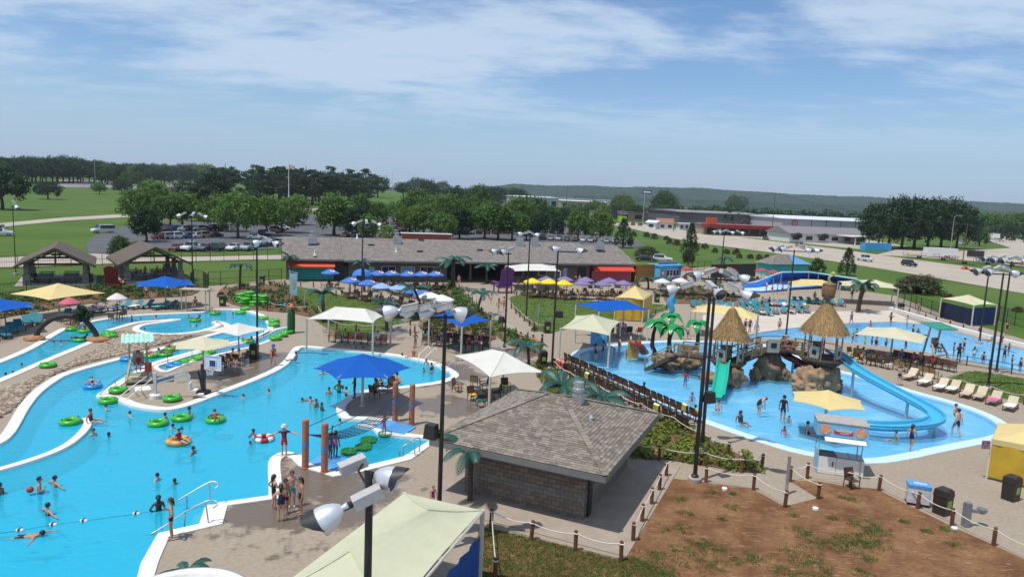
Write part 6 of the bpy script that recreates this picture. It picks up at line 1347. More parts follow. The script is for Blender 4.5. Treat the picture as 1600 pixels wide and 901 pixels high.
def small_umb(px,py,c,cname,label,z=2.35,r=1.25,logo=False,tilt=0):
 k=cname+str(logo)
 if k not in UMB:
  t=thing('patio_umbrella','x','umbrella');mm=mat('umb_'+cname,c,0.75,var=0.04,scale=2);m2=mat('umb2_'+cname,tuple(x*0.72+.02 for x in c),0.75,var=0.04)
  for s in range(8):
   a,b_=s*.7854,(s+1)*.7854;m=MB();P=lambda q,rr,zz:Vector((rr*math.cos(q),rr*math.sin(q),zz));rows=[[P(a+(b_-a)*j/3,r*f,2.75-.55*f+.04*math.sin(f*3))for j in range(4)]for f in(.03,.35,.7,1.0)];rows.append([v-Vector((0,0,.14))for v in rows[-1]]);m.grid(rows);m.build('panel',mm if(s%2 or not logo)else m2,t)
  m=MB();m.tube([(0,0,0),(0,0,2.8)],.028,8);m.build('pole',M_black,t)
  if logo:
   for a in(-1.2,2.0):
    m=MB();c0=Vector((.62*math.cos(a),.62*math.sin(a),2.53));nn=Vector((math.cos(a)*.42,math.sin(a)*.42,.9)).normalized();Mx=nn.to_track_quat('Z','Y').to_matrix();m.lathe([(.33,.03),(.33,.04),(0,.045)],c0,16,M=Mx);lg=m.build('round_logo',M_white,t);m=MB();m.lathe([(.2,.05),(.2,.056),(0,.06)],c0+Mx @ Vector((0,.08,0)),12,M=Mx);m.build('logo_red',mat('logo_red',(.55,.04,.06),.6),lg)
  UMB[k]=t
 p=at(px,py,z);o=place(UMB[k],(p.x,p.y,0),random.random(),label,cname+' patio umbrellas');o.rotation_euler=(R(tilt),0,random.random());return Vector((p.x,p.y,0))
def set_(px,py,c,cn,label,logo=False,nch=4,z=2.3,r=1.25,chairs=True,tilt=0,proto=None):
 p=small_umb(px,py,c,cn,label,z,r,logo,tilt);a0=random.random()*3
 place(TB,p+Vector((.03,.03,0)),0,'round brown table under the '+label,'patio tables')
 if chairs:
  for k in range(nch):a=a0+k*6.283/nch;SEATS.append((p+Vector((math.cos(a)*.95,math.sin(a)*.95,0)),a-1.57,('right','far','left','near')[int(((a%6.2832)+.785)//1.5708)%4]+' chair of the '+label));place(proto or CW,p+Vector((math.cos(a)*.95,math.sin(a)*.95,0)),a-1.57,('right','far','left','near')[int(((a%6.2832)+.785)//1.5708)%4]+' chair at the '+label,'chairs at the '+label)
blue=(0.05,0.17,0.52)
for i,(px,py)in enumerate(((516,425),(548,438),(575,442),(591,427),(597,447),(612,427),(638,428),(660,428),(681,428),(624,449),(643,454),(662,457))):
 set_(px,py,blue if i%5 !=4 else(0.25,0.36,0.62),'blue' if i%5 !=4 else 'pale_blue',['blue umbrella before the teal shutter','blue umbrella left of the patio lamp','blue umbrella right of the patio lamp','blue umbrella at the left window','pale blue umbrella on the patio edge','blue umbrella below the left window','blue umbrella below the blue window','blue umbrella left of the three-pane window','blue umbrella right of the three-pane window','pale umbrella in the patio middle','blue umbrella behind the leaning palm','tilted blue umbrella beside the white ones'][i],logo=(i%5 !=4),tilt=14 if i==11 else 0)
set_(672,462,(0.66,0.65,0.62),'white','left white patio umbrella',r=1.4);set_(690,466,(0.66,0.65,0.62),'white','right white patio umbrella',r=1.4)
for i,(px,py)in enumerate(((832,439),(858,440),(881,442))):set_(px,py,(0.72,0.55,0.02),'yellow',['left','middle','right'][i]+' yellow patio umbrella')
for i,(px,py)in enumerate(((854,436),(883,436),(915,437),(910,442),(942,443),(952,438),(974,442))):set_(px,py,(0.20,0.15,0.30),'purple',ORD[i]+' purple patio umbrella from the left',nch=3)
set_(1035,439,(0.55,0.55,0.58),'grey','small pale umbrella left before the kiosk',nch=2);set_(1063,438,(0.62,0.55,0.60),'lilac','lilac umbrella right of the kiosk',nch=3)
for i,(px,py)in enumerate(((1072,419),(1118,421),(1141,421),(1190,422),(1209,425))):set_(px,py,(0.33,0.06,0.06),'red',ORD[i]+' red umbrella from the left below the highway bank',nch=2)
set_(109,476,(0.5,0.1,0.15),'crimson','crimson umbrella beside the left yellow canopy',nch=2,z=2.0,r=.9);set_(183,469,(0.65,0.55,0.52),'blush','pale umbrella behind the teal loungers',nch=2,z=2.0,r=.9)
t=thing('play_tent','small blue dome tent by the left patio window','tent',at(566,445));m=MB();m.lathe([(1.5,0),(1.5,1.5),(1.2,2.0),(.6,2.3),(0,2.4)],n=16);m.build('shell',mat('tent_blue',(.04,.2,.6),.6),t);m=MB();m.box((0,-1.48,.8),(1.0,.1,1.5));m.build('doorway',M_dark,t)
def planter_proto():
 t=thing('bowl_planter','x','planter');m=MB();m.lathe([(.3,0),(.35,.06),(.75,.5),(.82,.55),(.74,.55),(.66,.45),(0,.45)],n=18);m.build('bowl',mat('stone_bowl',(.27,.25,.22),.8,c2=(.2,.18,.16)),t);m=MB();leaf_cloud(m,random.Random(2),[((0,0,.7),1.0)],120,.5,.22);m.build('plant',LF['shrub'],t);return t
PB=planter_proto()
for i,(px,py)in enumerate(((818,460),(848,465),(896,467),(936,467),(933,449),(965,449),(995,449))):place(PB,at(px,py),0,['bowl planter at the left end of the patio edge','bowl planter before the yellow umbrellas','bowl planter in the middle of the patio edge','bowl planter right on the patio edge','bowl planter before the pink shutter','bowl planter at the right of the pink shutter','bowl planter near the orange fence'][i],'bowl planters')
M_teal_sling=mat('teal_sling',(0.02,0.20,0.24),0.7,c2=(0.012,0.15,0.19),scale=7,rnd=0.15);M_cream_sling=mat('cream_sling',(0.52,0.43,0.30),0.7,var=0.06,rnd=0.1)
def lounger_proto(ms,mf):
 t=thing('sun_lounger','x','lounger');m=MB();m.box((0,-.45,.36),(.62,1.25,.04));m.build('seat',ms,t);m=MB();m.box((0,.45,.62),(.62,.78,.04),M=Matrix.Rotation(R(42),3,'X'));m.build('backrest',ms,t)
 for sx in(-1,1):
  m=MB();m.bar((sx*.33,-1.1,.34),(sx*.33,.75,.34),.06,.06);m.build('side_rail',mf,t)
  for y in(-.85,.55):m=MB();m.bar((sx*.33,y,0),(sx*.33,y,.34),.07,.07);m.build('leg',mf,t)
 return t
LT=lounger_proto(M_teal_sling,M_brown_frame);LC=lounger_proto(M_cream_sling,M_patio)
tl=[(146,488,.55),(160,487,.5),(181,484,.35),(197,482,.3),(214,482,.2),(231,481,.1),(253,483,-.1),(267,482,-.1),(52,502,.9),(42,508,1.1),(30,515,1.2),(18,520,1.2),(8,527,1.2),(60,506,.9),(122,492,.6),(104,497,.7)]
for i,(px,py,rz)in enumerate(tl):place(LT,at(px,py),rz-.4,ORD[i]+' teal lounger counted along the left river bank','left teal loungers');
rt=[(1083,479),(1094,480),(1106,480),(1117,480),(1129,481),(1140,482),(1151,484),(1162,486),(1172,488),(1182,489.5),(1191,491),(1200,492),(1212,490),(1224,489),(1236,489),(1248,488),(1260,488),(1168,478),(1178,480),(1188,482),(1198,484)]
for i,(px,py)in enumerate(rt):place(LT,at(px,py),random.uniform(-.35,.1),ORD[i]+' teal lounger from the left behind the thatched huts','right teal loungers')
for i in range(16):px=1158+i*6.6;place(LT,at(px,475.5+i*.35+random.uniform(-1,1)),random.uniform(-.7,.4),ORD[i]+' teal lounger from the left in the crowded middle row behind the thatched huts','middle teal loungers');k=i%8;towel(at(px,475.5+i*.35)+Vector((0,-.3,-.05)),random.random(),TC[k],TN[k]+' towel heaped on the '+ORD[i]+' lounger of the crowded middle row')
for i,(px,py)in enumerate(((1242,473),(1254,473),(1266,474),(1278,475),(1290,476),(1302,477),(1314,478))):place(LT,at(px,py),random.uniform(-.3,.3),ORD[i]+' teal lounger from the left under the cream canopy beside the blue slide','back teal loungers')
for i,(px,py,rz)in enumerate(((1422,592,-.9),(1446,601,-.85),(1470,609,-.85),(1489,612,-.85),(1511,619,-.8),(1531,623,-.8),(1553,630,-.85),(1579,639,-.8))):
 place(LC,at(px,py),rz,ORD[i]+' cream lounger from the left along the splash pool','cream loungers')
random.seed(21)
for i,(px,py,rz)in enumerate(tl[:8]+[(a,b,-.2)for a,b in rt[2:18]]+[(1446,601,-.85),(1470,609,-.85),(1489,612,-.85),(1553,630,-.85),(1579,639,-.8)]):
 if i%2==0 or i>23:
  k=[2,0,1,5,2,7,4,2][i%8];k=2 if i>23 and i !=27 else k;p=at(px,py);m=MB();rows=[[Vector((x,y,.40+.025*math.sin(x*11+y*7)))for x in(-.34,-.15,0,.15,.34)]for y in(-1.05,-.7,-.35,0,.15)];m.grid(rows);m.grid([[v+Vector((0,0,.02))for v in r]for r in rows][::-1]);c=TC[k];mm=mat('towel_%d_%d_%d'%tuple(int(99*x)for x in c),c,.9);tag(m.build('towel',mm,loc=p,rz=(rz-.4 if i<8 else rz)),TN[k]+' towel spread on '+('a left teal lounger, ' if i<8 else 'a right teal lounger, ' if i<24 else 'a cream lounger, ')+ORD[i]+' towel from the left','towel')
random.seed(33)
# ================================================================ TUBES
M_tg=mat('tube_green',(0.06,0.42,0.03),0.3,var=0.12,spec=0.5,scale=2);M_tb=mat('tube_blue',(0.03,0.26,0.62),0.3,var=0.1,spec=0.5);M_ty=mat('tube_orange',(0.42,0.17,0.03),0.4,c2=(.55,.35,.12),scale=4)
def tube_proto(m_):
 t=thing('swim_tube','x','swim tube');m=MB();m.torus((0,0,.16),.42,.17,26,12,flat=.9);m.build('ring',m_,t,True)
 for sx in(-1,1):m=MB();m.tube([(sx*.42,-.12,.32),(sx*.44,-.06,.38),(sx*.44,.06,.38),(sx*.42,.12,.32)],.018,6);m.build('handle',M_black,t)
 return t
TG,TBL,TO=tube_proto(M_tg),tube_proto(M_tb),tube_proto(M_ty)
W0=-0.13
fl=[(75,573,0.0,'resting on the bank by the river stones'),(170,522,.05,'on the stones right of the dark arch, front one'),(163,527,.05,'on the stones right of the dark arch, rear one'),(113,516,W0,'floating under the dark arch'),(126,533,W0,'floating below the dark arch'),(132,519,W0,'floating at the right foot of the arch'),(305,502,W0,'carrying a rider in the spiral pool'),(336,491,W0,'at the top bay of the river'),(376,490,W0,'beside the river bay steps'),(383,484,.05,'on the deck above the river bay'),(236,558,W0,'left in the lower channel under the guard roof'),(258,556,W0,'second in the lower channel beside the guard roof'),(268,547,W0,'third in the lower channel'),(304,564,W0,'second from the left in the ramp queue'),(318,558,W0,'third in the ramp queue'),(283,569,W0,'first green one in the ramp queue'),(326,553,W0,'last in the ramp queue'),(387,535,W0,'under the white umbrella in the ramp'),(185,612,.02,'lying on the white ledge left of the hoop'),(169,629,W0,'pushed by a swimmer at the white ledge'),(269,625,.02,'lying below the basketball hoop'),(247,664,W0,'empty in the lagoon left of three swimmers'),(284,656,W0,'held by a swimmer in the lagoon'),(337,659,W0,'alone with a rider in the open lagoon'),(110,662,W0,'drifting left of the curved white wall'),(428,503,.05,'on the deck right of the river bend'),(428,509,.05,'second on the deck right of the river bend'),(440,525,.05,'beside the cactus figure, lower'),(430,530,.05,'left of the cactus figure'),(449,520,.05,'beside the cactus figure, upper'),(411,499,.05,'at the bend kerb'),(172,527,.05,'on the stones near the arch foot')]
for px,py,z,lab in fl:place(TG,at(px,py,z),random.random(),'green swim tube '+lab,'green swim tubes')
for px,py,lab in((145,606,'carrying a swimmer in the lower channel'),(200,563,'in the channel left of the guard stand'),(272,573,'first in the ramp queue')):place(TBL,at(px,py,W0),random.random(),'blue swim tube '+lab,'blue swim tubes')
place(TBL,at(441,478,.1),0,'blue swim tube hanging by the tube store','blue swim tubes')
place(TO,at(279,693,W0),0,'brown and orange swim tube with a boy in red on it','swim tubes',1.1)
for i,(px,py,n_)in enumerate(((377,474,4),(390,475,5),(402,476,4),(413,477,4),(384,477,3),(397,478,2))):
 for k in range(n_):place(TG,at(px,py)+Vector((random.uniform(-.06,.06),random.uniform(-.06,.06),k*.31)),random.random(),'%s green tube from the bottom in the %s stack from the left'%(ORD[k],ORD[i]),'stacked green tubes')
M_lily=mat('lily_green',(0.02,0.17,0.025),0.35,c2=(0.03,0.25,0.04),scale=4,spec=0.5)
def lily(px,py,r,lab):
 t=thing('lily_pad',lab,'lily pad',at(px,py,W0));m=MB();pr=[]
 for k in range(26):a=.25+k*(6.283-.5)/25;pr.append((r*math.cos(a),r*math.sin(a)))
 m.prism([(0.15*r,0)]+pr,0.0,.14);m.build('pad',M_lily,t);m=MB();m.tube([(p[0]*.97,p[1]*.97,.15)for p in pr],.06,6);m.build('rim',M_lily,t)
lily(545,708,.42,'green lily pad nearest the two near orange posts');lily(568,701,.45,'green lily pad in the middle of the row');lily(576,690,.45,'green lily pad behind the middle one');lily(602,681,.38,'green lily pad carrying a girl in pink');lily(612,676,.3,'small green lily pad at the blue pad corner')
M_terra=mat('orange_post',(0.42,0.155,0.085),0.7,c2=(0.33,0.12,0.07),scale=5);
for px,py,ty,lab in((477,731,655,'left near orange round post'),(507,738,661,'right near orange round post'),(617,658,596,'left far orange round post'),(643,663,600,'right far orange round post')):
 p=at(px,py);h=up(p,px,ty);t=thing('round_post',lab+' of the climbing net','post',p,0);m=MB();m.lathe([(.17,0),(.17,h*.97),(.15,h),(0,h+.01)],n=18);m.build('column',M_terra,t);m=MB();m.lathe([(.21,0),(.21,.06),(.17,.07)],n=18);m.build('collar',M_terra,t);m=MB();m.lathe([(.174,h*.42),(.174,h*.56)],n=18,caps=False);m.build('painted_band',mat('band_blue',(.2,.2,.35),.6),t)
na=[at(480,731)+Vector((0,0,1.75)),at(508,738)+Vector((0,0,1.75))];nb_=[at(617,658)+Vector((0,0,1.75)),at(640,663)+Vector((0,0,1.75))];nt_=thing('climbing_net','dark rope net strung between the orange posts over the water','net',(na[0].x,na[0].y,0));o=Vector((na[0].x,na[0].y,0));m=MB()
for i in range(7):
 f=i/6;a,b_=na[0].lerp(na[1],f)-o,nb_[0].lerp(nb_[1],f)-o;m.tube([a.lerp(b_,k/16)-Vector((0,0,.75*4*(k/16)*(1-k/16)))for k in range(17)],.022,5)
for k in range(1,16):
 f=k/16;z=Vector((0,0,.75*4*f*(1-f)));a,b_=na[0].lerp(nb_[0],f)-o-z,na[1].lerp(nb_[1],f)-o-z;m.tube([a,b_],.018,5)
m.build('rope_mesh',mat('navy_rope',(.03,.045,.09),.8),nt_);m=MB()
for i in(0,6):f=i/6;a,b_=na[0].lerp(na[1],f)-o,nb_[0].lerp(nb_[1],f)-o;m.tube([a+Vector((0,0,.4)),b_+Vector((0,0,.4))],.02,5)
m.build('hand_rope',MATS['navy_rope'],nt_)
# ================================================================ POOLSIDE EQUIPMENT
def handrail(label,pairs,m_=None,r=0.03,name='pool_handrail'):
 o=at(*pairs[0][0][:2]);t=thing(name,label,'handrail',o)
 for path in pairs:
  m=MB();m.tube(smooth3([at(*q)-o for q in path]),r,8);m.build('rail',m_ or M_steel,t,True)
 return t
def smooth3(pts,k=5):
 out=[];n=len(pts)
 for i in range(n-1):
  p0,p1,p2,p3=pts[max(i-1,0)],pts[i],pts[i+1],pts[min(i+2,n-1)]
  for j in range(k):
   t=j/k;out.append(0.5*((2*p1)+(-p0+p2)*t+(2*p0-5*p1+4*p2-p3)*t*t+(-p0+3*p1-3*p2+p3)*t**3))
 return out+[pts[-1]]
def zpath(*q):return q
handrail('steel handrails of the near lagoon steps',[[(329,786,0),(327,753,.95)],[(335,763,.78),(341,758,.88),(338,753,.95),(327,753,.95),(300,768,.65),(277,782,.35)],[(292,793,-.1),(292,773,.56)],[(326,818,0),(321,783,.95)],[(333,793,.75),(340,787,.88),(336,782,.95),(321,783,.95),(290,799,.6),(262,818,.2),(234,835,-.1)],[(288,822,-.1),(290,799,.6)]])
handrail('white handrails of the lagoon ladder near the blue canopy',[[(671,559,0),(672,545,.8),(669,541.5,.95),(662,547,.7),(655,554,.35),(651,568,-.2)],[(680,561,0),(682,547,.8),(680,544,.95),(672,551,.7),(665,558,.35),(662,570,-.2)]],M_white)
handrail('steel handrails beside the lily pads',[[(655,706,0),(656,686,.75),(649,684,.85),(630,697,.5),(624,704,.2),(624,711,-.1)],[(648,712,0),(647,692,.75),(641,689,.8),(632,698,.45),(630,708,0)]])
handrail('white sloping handrails at the ledge steps',[[(229,588,.95),(205,605,.7),(184,622,.2)],[(240,590,.95),(218,607,.7),(196,625,.2)],[(210,612,0),(209,603,.75)],[(222,612,0),(221,606,.75)]],M_white)
handrail('dark handrail posts along the tube ramp divider',[[(412,527,0),(412,513,.8)],[(412,513,.8),(380,522,.8),(340,532,.8),(300,541,.8),(262,551,.8)],[(262,566,0),(262,551,.8)],[(340,546,0),(340,532,.8)],[(300,556,0),(300,541,.8)],[(380,536,0),(380,522,.8)]],M_black,.02)
handrail('dark cable rail along the guard platform edge',[[(155,616,.1),(180,594,.35),(197,583,.35),(232,563,.35)],[(180,602,0),(180,594,.35)],[(197,591,0),(197,583,.35)]],M_black,.02)
handrail('thin rail in the lagoon steps right bay',[[(693,582,-.2),(688,570,.5),(680,567,.5),(672,577,-.1)],[(712,578,0),(712,562,.85),(706,566,.7),(690,581,.1)]])
t=thing('pool_steps','white steps at the near lagoon corner','steps',at(300,815));o=at(300,815)
for i in range(5):
 a,b_=at(330-i*17,786+i*9.5)-o,at(320-i*17,816+i*4.5)-o;m=MB();m.box(((a.x+b_.x)/2,(a.y+b_.y)/2,-.12-i*.18),(.45,(a-b_).length,.16),rz=math.atan2((b_-a).y,(b_-a).x)+1.57);m.build('step',M_kerb,t)
t=thing('pool_steps','white sunken steps beside the ledge','steps',at(193,618));o=at(193,618)
for i in range(4):a=at(222-i*12,607+i*5.5)-o;m=MB();m.box((a.x,a.y,-.02-i*.06),(1.0,1.1,.1),rz=.6);m.build('step',M_kerb,t)
t=thing('float_rope','thin float rope with white and blue floats at lower left','rope',at(0,831,-.1));o=at(0,831,-.1);m=MB();q=[at(x,y,-.08)-o for x,y in((-60,840),(31,828),(83,819),(131,813),(213,802),(250,796))];m.tube(q,.006,5);m.build('rope',M_black,t)
for c in q[1:5]:m=MB();m.blob(c,(.17,.09,.09),10,8,0);f=m.build('float',M_white,t,True);m=MB();m.box(c,(.08,.185,.185));m.build('float_band',mat('float_blue',(.02,.06,.2),.5),f)
M_wood_pale=mat('weathered_timber',(0.42,0.36,0.26),0.8,var=0.08);M_green_roof=mat('seafoam_roof',(0.30,0.56,0.46),0.5,c2=(.45,.66,.56),scale=3)
def guard_stand(px,py,label,rz,roofm,s=1.0):
 t=thing('guard_stand',label,'lifeguard stand',at(px,py),rz,scale=s)
 m=MB();m.box((0,.1,.25),(1.7,1.9,.14));m.build('base',M_wood_pale,t)
 m=MB();m.box((0,0,1.25),(.7,.6,.07));m.box((0,.28,1.65),(.7,.06,.8));m.build('seat',M_wood_pale,t)
 for sx in(-1,1):
  m=MB();m.bar((sx*.75,-.8,.3),(sx*.45,.1,1.6),.12,.12);m.build('leg',M_wood_pale,t);m=MB();m.bar((sx*.6,.8,.3),(sx*.5,.35,3.0),.11,.11);m.build('leg',M_wood_pale,t)
 for k in range(4):m=MB();m.box((0,-.7+k*.22,.5+k*.25),(1.0,.2,.05));m.build('step',M_wood_pale,t)
 ro=MB();ro.box((0,.05,3.05),(2.0,1.9,.05),M=Matrix.Rotation(R(8),3,'X'));rf=ro.build('roof',roofm,t)
 for k in range(7):m=MB();m.box((-.9+.3*k,.05,3.10),(.14,1.9,.05),M=Matrix.Rotation(R(8),3,'X'));m.build('roof_rib',roofm,rf)
 return t
guard_stand(217,596,'lifeguard stand with striped seafoam roof above the ledge',.5,M_green_roof);guard_stand(1461,566,'lifeguard stand with green roof at the wave pool',.2,mat('green_roof',(0.07,0.34,0.24),.6),1.15)
t=thing('guard_shelter','pale shelter frame with a lifeguard above the spiral pool','shelter',at(306,486));
for x in(-1.3,1.3):
 for y in(-.5,.5):m=MB();m.bar((x,y,0),(x,y,2.4),.09,.09);m.build('post',M_wood_pale,t)
m=MB();m.box((0,0,2.42),(3.0,1.3,.08));m.build('roof',M_wood_pale,t);m=MB();m.box((0,0,.75),(2.6,.5,.08));m.build('bench',M_wood,t)
t=thing('cooler_jug','red drink cooler on the guard stand base','cooler',at(232,588,.4));m=MB();m.lathe([(.2,.3),(.22,.35),(.22,.85),(.2,.88)],n=14);m.build('body',mat('cooler_red',(.42,.05,.02),.45),t);m=MB();m.lathe([(.23,.88),(.23,.98),(0,1.0)],n=14);m.build('lid',mat('cooler_lid',(.5,.08,.04),.45),t)
t=thing('basketball_hoop','poolside basketball hoop with clear backboard','hoop',at(318,614),-.25);m=MB();m.box((0,0,.1),(.7,.6,.25));m.build('base',M_black,t);m=MB();m.bar((0,0,.2),(0,0,2.0),.22,.22);m.bar((0,.1,1.2),(-.15,.3,2.3),.1,.1);m.bar((0,-.0,1.9),(.8,-.25,2.3),.12,.12);m.bar((-.1,-.05,.4),(-.35,-.05,1.5),.08,.08);m.build('stem',M_black,t)
m=MB();m.box((1.0,-.3,2.25),(1.25,.06,.95));bb=m.build('backboard',mat('acrylic_board',(.55,.62,.70),.2,var=.03),t);m=MB()
for a,b_ in(((.38,-.34,1.78),(1.62,-.34,1.78)),((.38,-.34,2.72),(1.62,-.34,2.72)),((.38,-.34,1.78),(.38,-.34,2.72)),((1.62,-.34,1.78),(1.62,-.34,2.72)),((.75,-.345,2.0),(.75,-.345,2.45)),((1.25,-.345,2.0),(1.25,-.345,2.45)),((.75,-.345,2.45),(1.25,-.345,2.45))):m.bar(a,b_,.05,.03)
m.build('board_lines',M_white,bb);m=MB();m.box((1.0,-.343,2.22),(.42,.02,.36));m.build('board_mark',mat('mark_navy',(.03,.05,.18),.5),bb);m=MB();m.torus((1.0,-.62,1.9),.25,.02,20,6);rm=m.build('rim',mat('rim_orange',(.6,.12,.04),.5),t);m=MB()
for k in range(12):a=k*.5236;m.tube([(1+.25*math.cos(a),-.62+.25*math.sin(a),1.9),(1+.16*math.cos(a+.4),-.62+.16*math.sin(a+.4),1.5)],.012,4);m.tube([(1+.25*math.cos(a),-.62+.25*math.sin(a),1.9),(1+.16*math.cos(a-.4),-.62+.16*math.sin(a-.4),1.5)],.012,4)
m.build('net',M_white,rm)
t=thing('pool_lift','white pool lift chair below the hoop','pool lift',at(243,622),.15);m=MB();m.lathe([(.35,0),(.35,.25),(.2,.3)],n=16);m.build('base',M_white,t);m=MB();m.bar((0,0,.2),(0,0,1.7),.16,.16);m.build('mast',mat('lift_grey',(.55,.57,.6),.4),t);m=MB();m.bar((0,0,1.25),(1.7,.2,1.75),.12,.12);m.bar((0,0,.95),(1.7,.2,1.45),.1,.1);m.bar((1.7,.2,1.75),(2.1,.2,.7),.12,.12);m.build('arm',MATS['lift_grey'],t);m=MB();m.box((2.3,.1,.55),(.5,.5,.08));m.box((2.1,.1,.8),(.08,.5,.5));m.box((2.75,0,.3),(.4,.3,.05));m.build('seat',M_white,t)
t=thing('river_arch','dark tree trunk arch with leafy top over the lazy river','arch',at(55,531));o=at(55,531);A_=at(55,531)-o;B_=at(154,533)-o;mid=(A_+B_)/2;m=MB();m.tube(smooth3([A_,A_.lerp(B_,.08)+Vector((0,0,1.0)),A_.lerp(B_,.28)+Vector((0,0,1.85)),mid+Vector((0,0,2.15)),A_.lerp(B_,.75)+Vector((0,0,1.95)),A_.lerp(B_,.93)+Vector((0,0,.95)),B_]),.22,10);m.build('trunk',mat('grey_bark',(.05,.042,.038),.8,var=.2,scale=5),t,True)
for c,s in((A_,3),(B_,5)):m=MB();m.blob((c.x,c.y,.1),(.95,.6,.35),12,8,.2,1.5,s,flatb=-.15);m.build('foot_rock',mat('orange_rock',(.40,.2,.09),.85,c2=(.25,.13,.07),scale=3),t,True)
c_=A_.lerp(B_,.72)+Vector((0,0,2.15));m=MB();leaf_cloud(m,random.Random(9),[((c_.x,c_.y,c_.z+.1),1.0),((c_.x+.3,c_.y,c_.z+.5),.8),((c_.x+.6,c_.y,c_.z),.8)],150,.6,.3);m.build('leaf_tuft',LF['dark'],t)
M_bin=mat('bin_brown',(0.035,0.027,0.023),0.45,var=.1)
def bin_proto():
 t=thing('litter_bin','x','litter bin');m=MB();m.box((0,0,.45),(.58,.58,.9),taper=1.06);m.build('body',M_bin,t);m=MB();m.box((0,0,1.05),(.66,.66,.3),taper=.9);m.box((0,0,1.23),(.56,.56,.08),taper=.8);m.build('hood',M_bin,t);m=MB();m.box((0,-.31,1.06),(.4,.04,.17));m.build('flap',M_black,t);m=MB();m.box((0,-.315,.58),(.3,.02,.34));m.build('sticker',mat('sticker_green',(.17,.36,.04),.5,c2=(.3,.45,.1),scale=12),t);return t
BN=bin_proto()
for px,py,rz,lab in((1471,802,.5,'dark litter bin with green sticker beside the drinking fountain'),(1578,780,.5,'dark litter bin with green sticker before the yellow tent'),(855,520,.1,'dark litter bin at the middle lawn corner'),(848,570,.2,'dark litter bin at the start of the chair row'),(348,478,.1,'dark litter bin near the stacked tubes'),(397,560,.1,'dark litter bin beside the lagoon lamp'),(1407,487,.1,'dark litter bin at the end of the wave pool beach'),(1026,472,.1,'dark litter bin before the low palms'),(922,450,.1,'dark litter bin near the pink shutter'),(410,444,.1,'dark litter bin left of the teal shutter'),(53,442,0,'dark litter bin in the left pavilion'),(140,442,0,'dark litter bin at the right of the left pavilion')):place(BN,at(px,py),rz,lab,'litter bins')
t=thing('drinking_fountain','grey drinking fountain with side arm at the right rope fence','fountain',at(1508,822),.1);m=MB();m.box((0,0,.55),(.26,.26,1.1));m.lathe([(.16,1.08),(.16,1.16),(0,1.17)],n=12);m.build('column',mat('fountain_grey',(.25,.26,.27),.4,var=.08,metal=.3),t);m=MB();m.bar((.1,0,.78),(.62,0,.72),.14,.14);m.build('arm',MATS['fountain_grey'],t);m=MB();m.lathe([(.1,.62),(.2,.72),(.22,.86),(.17,.86),(.12,.75),(0,.74)],(.72,0,0),14);m.build('basin',MATS['fountain_grey'],t)
t=thing('ice_cream_chest','blue and white ice cream chest on wheels behind the rope fence','freezer',at(1432,787),-.35);m=MB();m.box((0,0,.55),(.95,.65,.8));m.build('body',mat('chest_white',(.6,.63,.66),.4),t);m=MB();m.box((0,0,.99),(1.0,.7,.12));ld=m.build('lid',mat('chest_blue',(.08,.33,.68),.35),t);m=MB();m.box((.48,0,.55),(.02,.6,.75));m.build('side_panel',MATS['chest_blue'],t)
m=MB();m.box((.05,0,1.06),(.6,.25,.015));m.build('lid_mark',mat('mark_white',(.6,.65,.75),.5,c2=(.25,.3,.6),scale=14),ld)
for x in(-.4,.4):
 for y in(-.25,.25):m=MB();m.lathe([(.08,-.03),(.08,.03)],(x,y,.08),10,M=Matrix.Rotation(R(90),3,'X'));m.build('wheel',M_black,t)
co=at(1274,738);ce=at(1344,748);cu=(ce-co).normalized();cw=(ce-co).length;t=thing('treat_cart','blue and white frozen treat cart with sign roof beside the splash pool','cart',co,math.atan2(cu.y,cu.x));D2=1.5
m=MB();m.box((cw/2,D2/2-.1,2.5),(cw+.3,D2,.72));hd=m.build('sign_box',mat('cart_sky',(.14,.42,.66),.5,c2=(.2,.5,.72),scale=2),t);m=MB();m.box((cw/2,D2/2-.1,2.88),(cw+.36,D2+.06,.05));m.build('roof',mat('cart_roof',(.42,.39,.35),.6),t)
m=MB();m.add([(0.25,-.35-.1,1.98),(cw+.05,-.35-.1,1.98),(cw+.05,.3,2.2),(.25,.3,2.2),(0.25,-.45,1.95),(cw+.05,-.45,1.95),(cw+.05,.3,2.17),(.25,.3,2.17)],[(0,1,2,3),(7,6,5,4),(0,4,5,1)]);m.build('awning',M_white,t)
fy=-.1-.01;M_red_s=mat('script_red',(.6,.03,.06),.5);m=MB();m.box((cw*.52,fy-.005,2.42),(cw*.42,.02,.22));m.build('red_banner',M_red_s,hd);m=MB();m.tube([(cw*(.34+.36*k/40),fy-.03,2.50+.09*math.sin(k*1.35)*(1.2 if k%9<3 else .7))for k in range(41)],.018,5);m.build('script_mark',M_white,hd);m=MB();m.tube([(cw*(.44+.2*k/20),fy-.03,2.38+.02*math.sin(k*2))for k in range(21)],.014,5);m.build('script_mark',M_white,hd)
for x in(.12,.9):
 m=MB();m.lathe([(.27,0),(.27,.02),(0,.022)],(cw*x,fy,2.5),18,M=Matrix.Rotation(R(90),3,'X'));e=m.build('cup_badge',mat('badge_cream',(.6,.45,.3),.5,c2=(.7,.2,.1),scale=9),hd)
for x in(0.05,cw-.05):
 for y in(.05,D2-.3):m=MB();m.bar((x,y,0),(x,y,2.2),.05,.05);m.build('upright',MATS['cart_sky']if x<1 else M_steel,t)
m=MB();m.box((.5,.5,.5),(.9,.9,.95));fz1=m.build('freezer',M_white,t);m=MB();m.box((.5,.5,1.0),(.92,.92,.05));m.build('black_lid',M_black,fz1);m=MB();m.box((.80,.04,.6),(.05,.04,.25));m.build('handle',M_black,fz1)
